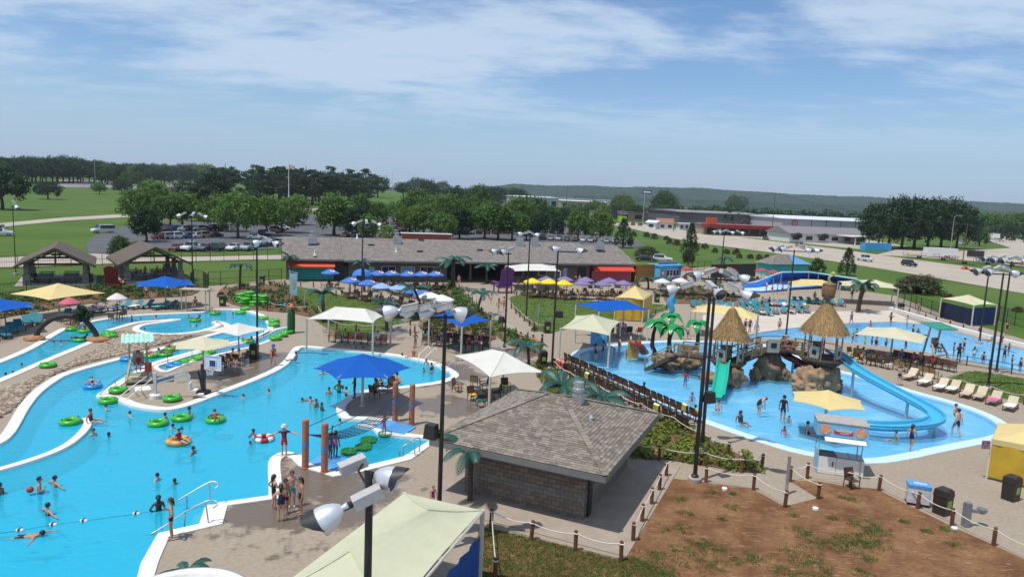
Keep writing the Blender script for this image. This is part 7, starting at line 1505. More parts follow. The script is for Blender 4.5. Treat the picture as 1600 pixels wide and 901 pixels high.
m=MB();m.box((1.65,.55,.48),(1.35,.95,.9));fz2=m.build('freezer',M_white,t);m=MB();m.box((1.65,.55,.96),(1.3,.88,.06));m.build('glass_lid',mat('freezer_glass',(.2,.26,.27),.1),fz2);m=MB();m.box((1.65,.55,1.0),(.06,.9,.05));m.build('lid_rail',M_steel,fz2)
m=MB();m.box((.03,.6,.7),(.03,.9,1.1));m.build('side_poster',mat('cart_poster',(.1,.35,.65),.5,c2=(.6,.5,.3),scale=5),t)
place(CH,at(1330,762),.3,'dark chair behind the treat cart at the rope fence','cart chairs')
for i,(px,py)in enumerate(((1274,796),(1491,827),(1132,765))):t=thing('cleanout_cap',['white pipe cap on the soil below the bollard','white pipe cap beside the right rope fence','white pipe cap near the soil light pole'][i],'pipe cap',at(px,py));m=MB();m.lathe([(.14,0),(.14,.1),(.12,.13),(0,.135)],n=16);m.build('cap',M_white,t);m=MB();m.box((0,0,.15),(.07,.07,.03));m.build('nut',M_white,t)
def stand_post(px,py,ty,label,r=.07):p=at(px,py);h=up(p,px,ty);t=thing('shower_post',label,'post',p);m=MB();m.tube([(0,0,0),(0,0,h)],r,10);m.build('column',M_steel,t);m=MB();m.lathe([(r*1.2,h-.02),(r*1.2,h+.03),(0,h+.05)],n=10);m.build('cap',M_steel,t);m=MB();m.lathe([(r*2,0),(r*2,.03)],n=10);m.build('base_plate',M_steel,t)
stand_post(1228,772,713,'grey post at the soil corner',.08);stand_post(840,512,475,'grey post on the middle lawn pad');stand_post(476,486,459,'grey post beside the left lawn palm')
t=thing('cactus_figure','tall green cactus figure with flower top near the lagoon','figure',at(455,520));m=MB();m.lathe([(.35,0),(.38,.8),(.36,1.8),(.3,2.3),(.1,2.5),(0,2.5)],n=12);m.build('stem',mat('cactus_green',(.02,.10,.025),.6,var=.2,scale=8),t);m=MB();leaf_cloud(m,random.Random(4),[((0,0,2.6),1)],60,.4,.25);m.build('flower',mat('flower_orange',(.6,.3,.06),.6,c2=(.6,.1,.12),scale=6),t)
t=thing('banner_sign','pale blue banner sign hanging on a post at the left lawn','sign',at(459,478));m=MB();m.bar((-.45,0,0),(-.45,0,4.2),.1,.1);m.bar((-.6,0,4.1),(.5,0,3.9),.07,.07);m.build('post',M_wood_pale,t);m=MB();m.box((.0,-.05,2.6),(.85,.05,2.5));bn=m.build('banner',mat('banner_blue',(.28,.48,.58),.6),t);m=MB();m.blob((.0,-.09,2.7),(.22,.03,.6),10,8,.25);m.build('emblem',mat('emblem_gold',(.5,.35,.1),.6,c2=(.15,.3,.3),scale=6),bn)
def adirondack(px,py,rz,c,label,s):
 t=thing('giant_chair',label,'chair',at(px,py),rz,scale=s);mm=mat('paint_'+label.split()[1],c,.6,var=.08)
 for k in range(7):x=-.42+.14*k;h=1.15+.25*math.cos((k-3)*.4);m=MB();m.box((x,.35+h*.12,.45+h/2),(.125,.03,h),M=Matrix.Rotation(R(-14),3,'X'));m.build('back_slat',mm,t)
 for k in range(6):m=MB();m.box((0,-.4+.13*k,.46-.02*k),(.95,.115,.03));m.build('seat_slat',mm,t)
 for sx in(-1,1):
  m=MB();m.box((sx*.56,-.1,.74),(.18,.95,.04));m.build('armrest',mm,t)
  for y in(-.45,.3):m=MB();m.box((sx*.5,y,.37),(.05,.12,.74));m.build('leg',mm,t)
adirondack(180,452,3.2,(.22,.025,.03),'giant red wooden chair seen from behind near the pavilions',1.7);adirondack(786,457,3.6,(.17,.05,.23),'giant purple wooden chair beside the white awning',2.1)
def picnic_proto():
 t=thing('picnic_table','x','table');m=MB();m.box((0,0,.75),(1.8,.75,.06));m.build('table_top',mat('table_grey',(.3,.28,.26),.7),t)
 for y in(-.65,.65):m=MB();m.box((0,y,.45),(1.8,.28,.05));m.build('bench',MATS['table_grey'],t)
 for x in(-.6,.6):m=MB();m.bar((x,-.6,.02),(x,.3,.72),.06,.06);m.bar((x,.6,.02),(x,-.3,.72),.06,.06);m.bar((x,-.65,.42),(x,.65,.42),.05,.05);m.build('trestle',M_black,t)
 return t
PT=picnic_proto()
for pi,(t_,A,u,w,dp)in enumerate(PAV):
 v=Vector((-u.y,u.x,0));k=0
 for i in range(2):
  for j in range(4):place(PT,A+u*(w*(.28+.44*i))+v*(1.2+j*2.1)+Vector((0,0,.1)),math.atan2(u.y,u.x),ORD[k]+' grey picnic table from the front '+('in the left pavilion' if pi==0 else 'in the right pavilion'),'pavilion tables');k+=1
t=thing('slide_tub','white curved slide tub rim at the bottom edge','slide',(far(270,900,11).x,11,0));o=Vector((far(270,900,11).x,11,0));zt=far(270,889,12.3).z;m=MB();m.lathe([(1.15,zt-1.2),(1.2,zt-.05),(1.24,zt),(1.15,zt+.01),(1.09,zt-.05),(1.0,zt-.9),(0,zt-1.0)],(0,0.2,0),40);m.build('tub',M_white,t,True);m=MB();m.tube([(0,0,0),(0,0,zt-1.1)],.25,12);m.build('support',M_steel,t)
m=MB();m.lathe([(1.06,zt-.25),(0,zt-.24)],(0,.2,0),30);m.build('tub_floor',mat('tub_tan',(.55,.45,.33),.4),t)
def upole(px,py,ty,label,r=.16,arm=True,P=None,lamp_=False,tx=None,terrain=True):
 p=P or ground_at(px,py);h=up(p,px,ty)-p.z;t=thing('utility_pole',label,'pole',p);m=MB();m.tube([(0,0,0),(0,0,h)],[r,r*.6],8);m.build('pole',M_wood if arm else M_steel,t)
 if arm:m=MB();m.bar((-1.2,0,h-.5),(1.2,0,h-.5),.12,.12);m.build('cross_arm',M_wood,t)
 if lamp_:m=MB();m.tube([(0,0,h-.2),(1.0,0,h+.5),(2.4,0,h+.6)],.06,6);m.box((2.7,0,h+.58),(.8,.3,.15));m.build('lamp_arm',M_steel,t)
 return p,h
u1=upole(1504,410,348,'wooden utility pole at the highway right of the white trailer');u2=upole(1484,396,338,'grey street lamp left of the highway utility pole',arm=False,lamp_=True);u3=upole(1205,372,300,'utility pole left of the grey warehouse',.2);u4=upole(1052,362,312,'utility pole beside the white sheds');u5=upole(972,352,300,'utility pole left of the lime shop');u6=upole(884,338,290,'utility pole above the far car park',.2);u7=upole(132,302,276,'far street lamp at the left parking',.12,False,lamp_=True);u8=upole(149,290,251,'tall far mast on the left hill',.25,False);u9=upole(558,292,261,'left thin far mast',.3,False);u10=upole(613,292,267,'middle thin far mast',.3,False);u11=upole(648,292,270,'right thin far mast',.3,False)
upole(1004,352,297,'tall pole of the blue pylon sign',.25,False);
def wires(label,a,b_,n=3):
 (p,h),(q,k)=a,b_;t=thing('power_line',label,'cable',p)
 for i in range(n):m=MB();A_,B_=Vector((-1+i,0,h-.3)),(q-p)+Vector((-1+i,0,k-.3));m.tube([A_.lerp(B_,s/12)-Vector((0,0,2.0*4*(s/12)*(1-s/12)))for s in range(13)],.022,4);m.build('wire',M_black,t)
wires('power line from the highway pole to the warehouse pole',u1,u3);wires('power line between the warehouse pole and the shed pole',u3,u4);pr=Vector((95,105,0));wires('power line from the highway pole out to the right',u1,(pr,12.0))
fp_=ground_at(451,326);h=up(fp_,451,256)-fp_.z;t=thing('flagpole','white flagpole with a flag before the pine row','flagpole',fp_);m=MB();m.tube([(0,0,0),(0,0,h)],[.3,.15],8);m.build('pole',M_white,t);m=MB();m.grid([[Vector((.2+3.6*i/6,.25*math.sin(i),h-.4-2.2*j/4-.15*i))for i in range(7)]for j in range(5)]);m.build('flag',mat('flag_red',(.4,.1,.12),.8,c2=(.6,.55,.55),scale=2,stretch=(.2,1,3)),t)
gp=ground_at(1004,351);zt=up(gp,1004,297);t=thing('pylon_sign','dark blue pylon sign panel high on the pole','sign',(gp.x,gp.y,0));m=MB();m.box((1.2,-.4,zt-1.0),(5.5,.5,2.4));m.build('panel',mat('pylon_blue',(.03,.06,.22),.5),t);m=MB();m.box((1.2,-.7,zt-1.0),(4.2,.06,.8));m.build('sign_band',M_white,t)
m=MB();leaf_cloud(m,random.Random(8),[((0,0,.4),1.0),((.9,0,.3),.7)],40,.7,.6);gp=at(1506,421);tag(m.build('barrier_netting',mat('netting_orange',(.65,.13,.04),.7),loc=gp),'orange safety netting heap at the foot of the highway pole','netting')
# ================================================================ CARS
M_tyre=mat('tyre',(0.015,0.015,0.016),0.8);M_cglass=mat('car_glass',(0.02,0.026,0.03),0.08,spec=0.6)
def car_mesh(st):
 mb=MB();rings=[]
 for(x,zb,zl,zr,w,wr)in st:rings.append([Vector((x,-w*.9,zb)),Vector((x,-w,(zb+zl)/2)),Vector((x,-w*.97,zl)),Vector((x,-wr,zr)),Vector((x,wr,zr)),Vector((x,w*.97,zl)),Vector((x,w,(zb+zl)/2)),Vector((x,w*.9,zb))])
 n_=8;vs_=[v for r in rings for v in r];fs=[];mi=[]
 for i in range(len(rings)-1):
  cab0,cab1=st[i][3]-st[i][2]>.25,st[i+1][3]-st[i+1][2]>.25
  for j in range(n_):
   fs.append((i*n_+j,i*n_+(j+1)%n_,(i+1)*n_+(j+1)%n_,(i+1)*n_+j));g=0
   if j in(2,4)and(cab0 and cab1):g=1
   if j==3 and(cab0 !=cab1):g=1
   if j in(2,4)and(cab0 !=cab1):g=0
   mi.append(g)
 fs.append(tuple(range(n_)));fs.append(tuple((len(rings)-1)*n_+j for j in range(n_-1,-1,-1)));mi+=[0,0]
 mb.add(vs_,fs);mb.m=mi;mb.f=[f[::-1]for f in mb.f];return mb
PAINT={'white':(.62,.62,.61),'silver':(.36,.37,.38),'grey':(.12,.125,.13),'black':(.015,.015,.017),'red':(.28,.02,.02),'blue':(.03,.08,.22),'tan':(.32,.26,.19),'green':(.02,.06,.04),'maroon':(.15,.03,.03)}
PM={k:mat('paint_'+k,c,.25,var=.02,spec=.6,metal=.15 if k in('silver','grey')else 0)for k,c in PAINT.items()}
ST={'sedan':[(-2.3,.35,.65,.7,.78,.7),(-2.2,.25,.85,.9,.86,.75),(-1.55,.22,.92,.97,.9,.72),(-.95,.2,.95,1.42,.9,.62),(.35,.2,.95,1.43,.9,.63),(1.0,.2,.93,.97,.9,.74),(2.0,.25,.78,.82,.87,.7),(2.3,.35,.6,.64,.76,.62)],
      'suv':[(-2.3,.4,.8,.85,.85,.75),(-2.22,.3,1.02,1.08,.92,.78),(-2.0,.28,1.05,1.66,.94,.7),(.35,.28,1.05,1.72,.94,.7),(1.05,.28,1.02,1.08,.93,.78),(2.05,.32,.95,.99,.9,.76),(2.35,.42,.7,.74,.82,.7)],
      'pickup':[(-2.8,.5,.95,1.0,.92,.88),(-2.7,.4,1.05,1.1,.96,.9),(-.95,.4,1.06,1.1,.96,.88),(-.85,.4,1.06,1.8,.96,.74),(.6,.4,1.06,1.82,.96,.74),(1.25,.4,1.06,1.12,.96,.84),(2.5,.45,1.0,1.05,.94,.84),(2.8,.5,.8,.84,.88,.8)],
      'van':[(-2.6,.4,.9,.95,.92,.85),(-2.5,.3,1.05,2.0,.98,.84),(1.0,.3,1.05,2.02,.98,.84),(1.75,.3,1.02,1.12,.97,.84),(2.5,.35,.9,.95,.94,.8),(2.65,.45,.7,.74,.85,.75)]}
def wheel_mesh():m=MB();m.lathe([(.2,-.12),(.34,-.12),(.34,.1),(.2,.12)],n=14,M=Matrix.Rotation(R(90),3,'X'));return m.mesh('wheel',M_tyre)
WH=wheel_mesh();m=MB();m.lathe([(.2,-.14),(.0,-.13)],n=10,M=Matrix.Rotation(R(90),3,'X'));m.lathe([(.2,.14),(.0,.13)],n=10,M=Matrix.Rotation(R(90),3,'X'));RIM=m.mesh('rim',M_steel)
m=MB();m.box((0,0,0),(.08,.32,.14));HLM=m.mesh('headlight',M_white);m=MB();m.box((0,0,0),(.06,.2,.2));TLM=m.mesh('tail_light',mat('tail_red',(.35,.01,.01),.4));m=MB();m.box((0,0,0),(.02,.34,.12));NPM=m.mesh('number_plate',M_white)
CARM={k:car_mesh(v).mesh('body',[PM['white'],M_cglass],False)for k,v in ST.items()}
def car(kind,colr,loc,rz,label,group,detail=True):
 t=thing('parked_car' if 'highway' not in group else 'car',label,{'sedan':'car','suv':'car','pickup':'pickup','van':'van'}[kind],loc,rz,group);b=obj('body',CARM[kind],t);b.material_slots[0].link='OBJECT';b.material_slots[0].material=PM[colr]
 x={'sedan':1.4,'suv':1.45,'pickup':1.75,'van':1.65}[kind];L0=ST[kind][-1][0];z0=ST[kind][-2][2]
 for sx in(-1,1):
  for sy in(-1,1):
   w_=obj('wheel',WH,t,(sx*x,sy*.82,.34));
   if detail:obj('rim',RIM,w_)
  obj('headlight',HLM,t,(L0-.12,sx*.6,z0-.12));obj('tail_light',TLM,t,(-L0+.03,sx*.72,z0))
 if detail:obj('number_plate',NPM,t,(-L0-.02,0,.6))
 return t
rc=random.Random(17);cols=['white','white','white','silver','silver','grey','black','black','red','blue','tan','maroon'];kinds=['sedan','suv','suv','sedan','pickup']
def car_row(pa,pb_,n,where,group,rz=1.57,spec=None):
 for i in range(n):
  f=i/max(1,n-1);px,py=pa[0]+(pb_[0]-pa[0])*f,pa[1]+(pb_[1]-pa[1])*f;k,c=(spec[i]if spec else(rc.choice(kinds),rc.choice(cols)))
  nm={'sedan':'car','suv':'tall car','pickup':'pickup','van':'van'}[k];car(k,c,at(px,py)+Vector((0,0,.06)),rz+rc.choice((0,3.1416))+rc.uniform(-.05,.05),'%s %s, %s from left %s'%(c,nm,ORD[i],where),group,detail=i%2==0)
car_row((277,392),(388,391),6,'in the front row of the left car park','front car row left',1.5,[('sedan','maroon'),('pickup','white'),('sedan','grey'),('suv','green'),('sedan','white'),('suv','silver')])
car_row((252,374),(336,371),7,'in the second row of the left car park','second car row left',1.2,[('sedan','red'),('suv','silver'),('suv','white'),('sedan','blue'),('sedan','white'),('suv','tan'),('sedan','black')])
car_row((248,363),(345,360),9,'in the third row of the left car park','third car row left',1.2);car_row((402,386),(440,383),4,'beside the left end of the long roof','cars beside the long roof',1.5);car_row((400,374),(466,350),9,'along the car park lane','cars along the lane',.4)
car_row((540,371),(580,370),4,'right of the car park lane behind the roof','cars right of the lane',1.5);car_row((545,362),(640,360),9,'in the middle row behind the roof','middle car row',1.5);car_row((610,368),(652,367),5,'behind the roof left of the red parapet','cars left of the parapet',1.5)
car_row((560,352),(700,350),11,'in the far middle row','far middle car row',1.5);car_row((712,366),(810,365),9,'behind the roof right of the red parapet','cars right of the parapet',1.5);car_row((720,356),(850,357),11,'in the far right row','far right car row',1.5)
car_row((836,374),(985,381),13,'in the row behind the right end of the roof','car row at the right roof end',1.4);car_row((850,365),(930,367),7,'in the second row at the right','second car row at right',1.4);car_row((700,347),(850,349),12,'in the last row below the tree belt','last car row',1.5)
car_row((850,335),(905,337),6,'on the far exit road','cars on the far exit',.3);car_row((955,351),(1000,353),5,'before the lime shop','cars before the lime shop',1.2);car_row((1196,374),(1225,375),3,'before the red canopy building','cars before the red canopy',1.4);car_row((1505,382),(1600,375),6,'in the far yard at right','cars in the far yard',.4)
hw=lambda x:.0
def hwdir(px,py):a,b_=at(px-20,py-3.2),at(px+20,py+3.2);return math.atan2((b_-a).y,(b_-a).x)
car('pickup','white',at(1351,408)+Vector((0,0,.07)),hwdir(1351,405)+math.pi,'white pickup driving on the highway','highway cars');car('suv','black',at(1420,416)+Vector((0,0,.07)),hwdir(1420,412),'black car driving on the highway','highway cars');car('suv','tan',at(1250,386)+Vector((0,0,.07)),hwdir(1250,386),'tan car on the highway by the white office','highway cars');car('suv','white',at(1035,409)+Vector((0,0,.05)),-.2,'white car parked above the orange fence','cars above the orange fence');car('sedan','black',at(1008,408)+Vector((0,0,.05)),-.1,'dark car parked above the orange fence','cars above the orange fence')
car('van','white',at(161,364)+Vector((0,0,.08)),-2.2,'white van on the driveway left of the big bush','van on the driveway');car('sedan','black',ground_at(587,326),.1,'dark car on the far road before the green slope','far road cars');car('suv','white',at(2,368),.5,'white car cut by the left edge','cars at the left edge')
# ================================================================ PEOPLE
BASEJ=dict(pel=(0,0,.93),sp=(0,.01,1.13),ch=(0,.0,1.34),nk=(0,.01,1.47),hd=(0,-.015,1.60),ht=(0,-.01,1.70),sL=(.17,0,1.38),eL=(.24,.02,1.10),wL=(.26,-.04,.87),hL=(.26,-.06,.79),hipL=(.095,0,.88),kL=(.10,-.02,.49),aL=(.10,.03,.09),tL=(.11,-.15,.035))
for k_ in('s','e','w','h'):x_,y_,z_=BASEJ[k_+'L'];BASEJ[k_+'R']=(-x_,y_,z_)
for k_ in('hip','k','a','t'):x_,y_,z_=BASEJ[k_+'L'];BASEJ[k_+'R']=(-x_,y_,z_)
EDG=[('pel','sp'),('sp','ch'),('ch','nk'),('nk','hd'),('hd','ht')]+[e for s in 'LR' for e in(('ch','s'+s),('s'+s,'e'+s),('e'+s,'w'+s),('w'+s,'h'+s),('pel','hip'+s),('hip'+s,'k'+s),('k'+s,'a'+s),('a'+s,'t'+s))]
RAD=dict(pel=.135,sp=.115,ch=.13,nk=.055,hd=.098,ht=.06,s=.062,e=.045,w=.032,h=.036,hip=.092,k=.058,a=.042,t=.036)
POSES={'stand':{},'arms':dict(eL=(.42,0,1.28),wL=(.64,-.05,1.22),hL=(.74,-.06,1.2),eR=(-.42,0,1.28),wR=(-.64,-.05,1.22),hR=(-.74,-.06,1.2)),
 'walk':dict(kL=(.10,-.2,.52),aL=(.10,-.16,.10),tL=(.11,-.36,.06),kR=(-.10,.04,.48),aR=(-.10,.3,.13),tR=(-.11,.18,.04),eL=(.24,.14,1.12),wL=(.25,.12,.88),hL=(.25,.08,.8),eR=(-.24,-.06,1.12),wR=(-.22,-.22,.95),hR=(-.21,-.28,.9)),
 'hip':dict(eL=(.36,.08,1.14),wL=(.2,-.04,1.0),hL=(.14,-.08,.99),eR=(-.24,-.05,1.1),wR=(-.2,-.2,1.2),hR=(-.16,-.24,1.26)),
 'up':dict(eL=(.30,-.02,1.60),wL=(.27,-.05,1.84),hL=(.26,-.06,1.92)),
 'head':dict(eL=(.38,0,1.52),wL=(.18,.06,1.66),hL=(.1,.1,1.66),eR=(-.38,0,1.52),wR=(-.18,.06,1.66),hR=(-.1,.1,1.66)),
 'bend':dict(pel=(0,.12,.9),sp=(0,-.02,1.05),ch=(0,-.2,1.15),nk=(0,-.31,1.2),hd=(0,-.42,1.2),ht=(0,-.5,1.18),sL=(.17,-.22,1.14),sR=(-.17,-.22,1.14),eL=(.2,-.26,.88),eR=(-.2,-.26,.88),wL=(.16,-.3,.66),wR=(-.16,-.3,.66),hL=(.15,-.32,.58),hR=(-.15,-.32,.58),hipL=(.1,.1,.86),hipR=(-.1,.1,.86)),
 'sit':dict(pel=(0,.1,.53),sp=(0,.14,.74),ch=(0,.14,.95),nk=(0,.13,1.08),hd=(0,.1,1.21),ht=(0,.1,1.31),sL=(.17,.13,.99),sR=(-.17,.13,.99),eL=(.24,.05,.76),eR=(-.24,.05,.76),wL=(.2,-.15,.68),wR=(-.2,-.15,.68),hL=(.19,-.23,.67),hR=(-.19,-.23,.67),hipL=(.1,.06,.52),hipR=(-.1,.06,.52),kL=(.12,-.36,.5),kR=(-.12,-.36,.5),aL=(.12,-.36,.1),aR=(-.12,-.36,.1),tL=(.12,-.53,.04),tR=(-.12,-.53,.04)),
 'ground':dict(pel=(0,.1,.12),sp=(0,.16,.33),ch=(0,.18,.54),nk=(0,.16,.67),hd=(0,.12,.8),ht=(0,.12,.9),sL=(.17,.17,.58),sR=(-.17,.17,.58),eL=(.26,.22,.34),eR=(-.26,.22,.34),wL=(.27,.2,.12),wR=(-.27,.2,.12),hL=(.27,.14,.05),hR=(-.27,.14,.05),hipL=(.1,.05,.11),hipR=(-.1,.05,.11),kL=(.14,-.34,.22),kR=(-.14,-.36,.12),aL=(.13,-.72,.08),aR=(-.12,-.78,.07),tL=(.14,-.8,.2),tR=(-.13,-.86,.2)),
 'recline':dict(pel=(0,0,.2),sp=(0,.2,.28),ch=(0,.38,.4),nk=(0,.48,.5),hd=(0,.56,.6),ht=(0,.6,.7),sL=(.18,.4,.43),sR=(-.18,.4,.43),eL=(.4,.3,.36),eR=(-.4,.3,.36),wL=(.48,.08,.34),wR=(-.48,.08,.34),hL=(.49,0,.33),hR=(-.49,0,.33),hipL=(.1,-.06,.2),hipR=(-.1,-.06,.2),kL=(.13,-.42,.42),kR=(-.13,-.44,.38),aL=(.14,-.78,.3),aR=(-.14,-.8,.3),tL=(.15,-.88,.42),tR=(-.15,-.9,.42)),
 'swim':dict(pel=(0,.5,.0),sp=(0,.28,.03),ch=(0,.07,.05),nk=(0,-.06,.09),hd=(0,-.18,.14),ht=(0,-.26,.19),sL=(.17,.05,.05),sR=(-.17,.05,.05),eL=(.36,-.18,.03),eR=(-.36,-.02,.02),wL=(.42,-.42,.03),wR=(-.6,-.02,.02),hL=(.42,-.5,.02),hR=(-.69,-.03,.02),hipL=(.1,.55,-.02),hipR=(-.1,.55,-.02),kL=(.12,.95,-.05),kR=(-.12,.93,-.03),aL=(.13,1.33,-.06),aR=(-.14,1.3,-.02),tL=(.14,1.5,-.08),tR=(-.15,1.47,-.04))}
REG={}
def person_mesh(pose):
 J=dict(BASEJ);J.update(POSES[pose]);names=list(J);idx={n:i for i,n in enumerate(names)}
 me=bpy.data.meshes.new('tmp');me.from_pydata([J[n]for n in names],[(idx[a],idx[b])for a,b in EDG],[]);o=bpy.data.objects.new('tmp',me);col.objects.link(o)
 md=o.modifiers.new('skin','SKIN');md.branch_smoothing=.4;sv=me.skin_vertices[0].data
 for n in names:r=RAD.get(n)or RAD[n[:-1]];sv[idx[n]].radius=(r,r*(.82 if n in('ch','sp','pel')else 1));sv[idx[n]].use_root=(n=='pel')
 ss=o.modifiers.new('sub','SUBSURF');ss.levels=1;ss.render_levels=1
 bpy.context.view_layer.update();dg=bpy.context.evaluated_depsgraph_get();ev=o.evaluated_get(dg);nm=bpy.data.meshes.new_from_object(ev,depsgraph=dg);bpy.data.objects.remove(o)
 mb=MB();mb.v=[tuple(v.co)for v in nm.vertices];mb.f=[tuple(p.vertices)for p in nm.polygons]
 bones=[(a,b,Vector(J[a]),Vector(J[b]))for a,b in EDG];mi=[]
 for p in nm.polygons:
  c=p.center;best=None
  for a,b,A,B in bones:
   d=B-A;t_=max(0,min(1,(c-A).dot(d)/d.length_squared));q=((c-(A+d*t_)).length-RAD.get(a,RAD.get(a[:-1],.05))*.6,a,b,t_)
   if best is None or q[0]<best[0]:best=q
  _,a,b,t_=best
  if a in('nk','hd'):k=0
  elif(a,b)in(('sp','ch'),)or(a=='pel' and b=='sp' and t_>.35):k=1
  elif a=='ch' and b[0]=='s':k=2
  elif a=='ch':k=1 if t_<.45 else 0
  elif a[0]=='s' and a !='sp':k=2 if t_<.55 else 0
  elif a=='pel':k=3
  elif a.startswith('hip'):k=3 if t_<.22 else(4 if t_<.62 else 0)
  else:k=0
  mi.append(k)
 mb.m=mi;
 hd,ht,nk=Vector(J['hd']),Vector(J['ht']),Vector(J['nk']);upv=(ht-nk).normalized();fw=Vector((0,-1,0));fw=(fw-upv*fw.dot(upv)).normalized()if abs(upv.y)<.9 else Vector((0,0,1));sdv=upv.cross(fw)
 def q8(c,s,k,M_=None):mb.box(c,s,mi=k,M=M_)
 MM=Matrix((sdv,-fw,upv)).transposed();q8(hd+fw*.10-upv*.005,(.03,.04,.05),0,MM)
 for s in(-1,1):q8(hd+fw*.088+sdv*.036*s+upv*.02,(.026,.012,.014),5,MM);q8(hd+sdv*.1*s,(.02,.04,.055),0,MM)
 q8(hd+fw*.086-upv*.05,(.05,.012,.012),5,MM)
 for s in 'LR':
  w,h=Vector(J['w'+s]),Vector(J['h'+s]);d=(h-w).normalized();x=d.orthogonal().normalized();y=d.cross(x)
  for k in range(4):a=h+x*(.026*(k-1.5));mb.tube([a,a+d*(.045+.012*(k in(1,2))),a+d*(.075+.015*(k in(1,2)))+y*.02],[.011,.010,.008],5,0)
  a=w.lerp(h,.45)+x*.03;mb.tube([a,a+x*.035+d*.03,a+x*.04+d*.065],[.012,.011,.008],5,0)
 out=mb.mesh('body',[M_white]*6,True)
 hm=MB();hm.blob(hd+upv*.03-fw*.012,(.112,.112,.115),12,8,.03,2,1);hm.v=[tuple(v)for v in hm.v];keep=[]
 for f in hm.f:
  c=sum((Vector(hm.v[i])for i in f),Vector())/len(f)-hd
  if c.dot(fw)<.045 or c.dot(upv)>.085:keep.append(f)
 hm.f=[f for f in keep if(sum((Vector(hm.v[i])for i in f),Vector())/len(f)-hd).dot(upv)>-.06];hm.m=[0]*len(hm.f);short=hm.mesh('hair',M_white,True)
 hm2=MB();hm2.v=list(hm.v);hm2.f=list(hm.f);hm2.m=list(hm.m);b0=hd-fw*.08;hm2.tube([b0+upv*.06,b0-fw*.03-upv*.08,b0-fw*.03-upv*.24],[.085,.075,.03],8,flat=.6);lng=hm2.mesh('hair',M_white,True)
 ht_=MB();ht_.lathe([(.115,0),(.11,.08),(.06,.12),(0,.125)],hd+upv*.06,12,M=MM);ht_.lathe([(.115,.0),(.19,-.01),(.115,.012)],hd+upv*.06,14,M=MM);hat=ht_.mesh('hat',M_white,True)
 return out,short,lng,hat
PMESH={}
SK=[mat('skin_a',(.52,.30,.20),.5,var=.03),mat('skin_b',(.40,.215,.135),.5,var=.03),mat('skin_c',(.22,.11,.065),.5,var=.03),mat('skin_d',(.075,.04,.027),.5,var=.03)]
CN={'black':(.012,.012,.015),'navy':(.015,.025,.08),'red':(.42,.02,.02),'blue':(.03,.12,.45),'pink':(.6,.12,.22),'white':(.65,.65,.63),'green':(.05,.25,.1),'teal':(.03,.28,.3),'orange':(.6,.17,.03),'lime':(.4,.6,.04),'purple':(.18,.06,.28),'grey':(.25,.25,.26),'yellow':(.65,.5,.05),'maroon':(.15,.02,.03)}
CM={k:mat('fabric_'+k,c,.8,var=.08)for k,c in CN.items()};HM={'d':mat('hair_dark',(.014,.010,.008),.5),'b':mat('hair_brown',(.06,.033,.018),.5),'l':mat('hair_blond',(.30,.19,.08),.5)}
M_eye=mat('eye_lip',(.09,.04,.035),.4)
def person(px,py,pose,top,bot,label,rz=0.0,z=0.0,s=1.0,skin=0,hair='d',lg=False,hat=None,sleeve=False,P=None):
 if pose not in PMESH:PMESH[pose]=person_mesh(pose)
 me,sh,ln,ht=PMESH[pose];p=P or at(px,py,z);t=thing('person',label,'person',p,rz,scale=s);b=obj('body',me,t);sk=SK[skin];tm=CM[top]if top else sk;bm=CM[bot]
 for i,m_ in enumerate((sk,tm,tm if sleeve else sk,bm,bm if(not top or sleeve)else sk,M_eye)):b.material_slots[i].link='OBJECT';b.material_slots[i].material=m_
 h=obj('hair',ln if lg else sh,t);h.material_slots[0].link='OBJECT';h.material_slots[0].material=HM[hair]
 if hat:q=obj('hat',ht,t);q.material_slots[0].link='OBJECT';q.material_slots[0].material=CM[hat]
 return t
def wade(px,py,pose,top,bot,label,s=.9,dz=0.0,**k):
 """someone standing in the lagoon: image point is the waterline"""
 p=at(px,py,-.1);return person(px,py,pose,top,bot,label,s=s,P=Vector((p.x,p.y,-1.10+dz)),**k)
P_=person
P_(428,795,'hip','black','black','girl in dark swimsuit, leftmost of the group by the near lagoon edge',2.4,s=.92,lg=True);P_(439,814,'hip','navy','navy','girl in navy swimsuit with her back turned, nearest of the group of five',3.4,s=.95,lg=True);P_(446,802,'stand',None,'maroon','shirtless boy in maroon trunks in the middle of the group',1.0,s=.92,skin=1);P_(456,792,'hip',None,'teal','tall shirtless boy in teal trunks at the back of the group',.3,s=.98,hair='b');P_(470,803,'stand',None,'black','girl in black shorts with a ponytail, right of the group',-1.0,s=.97,lg=True,skin=1)
P_(444,713,'arms','maroon','red','lifeguard in maroon shirt and red shorts with arms spread',.2,s=1.0,hat='white',sleeve=True);P_(524,714,'up','pink','pink','girl in pink swimsuit reaching up at the net pad',2.8,s=.85,lg=True,skin=3);P_(516,718,'stand','blue','navy','child in blue top beside the girl in pink',2.5,s=.85,skin=3);P_(600,681,'up','pink','pink','child in pink standing on a lily pad',.5,s=.72,skin=1);P_(268,842,'hip','grey','black','woman in black shorts standing at the near lagoon steps',-1.2,skin=1,lg=True,hair='b');P_(676,792,'stand','navy','red','small child in a bright top behind the green tent',.4,s=.6,hair='l')
P_(282,690,'ground','red','navy','boy in red shirt riding the orange tube',1.2,z=.1,s=.8,sleeve=True);P_(145,660,'ground','maroon','black','swimmer sitting on the end of the curved white wall',1.5,z=.05,s=.9,skin=1)
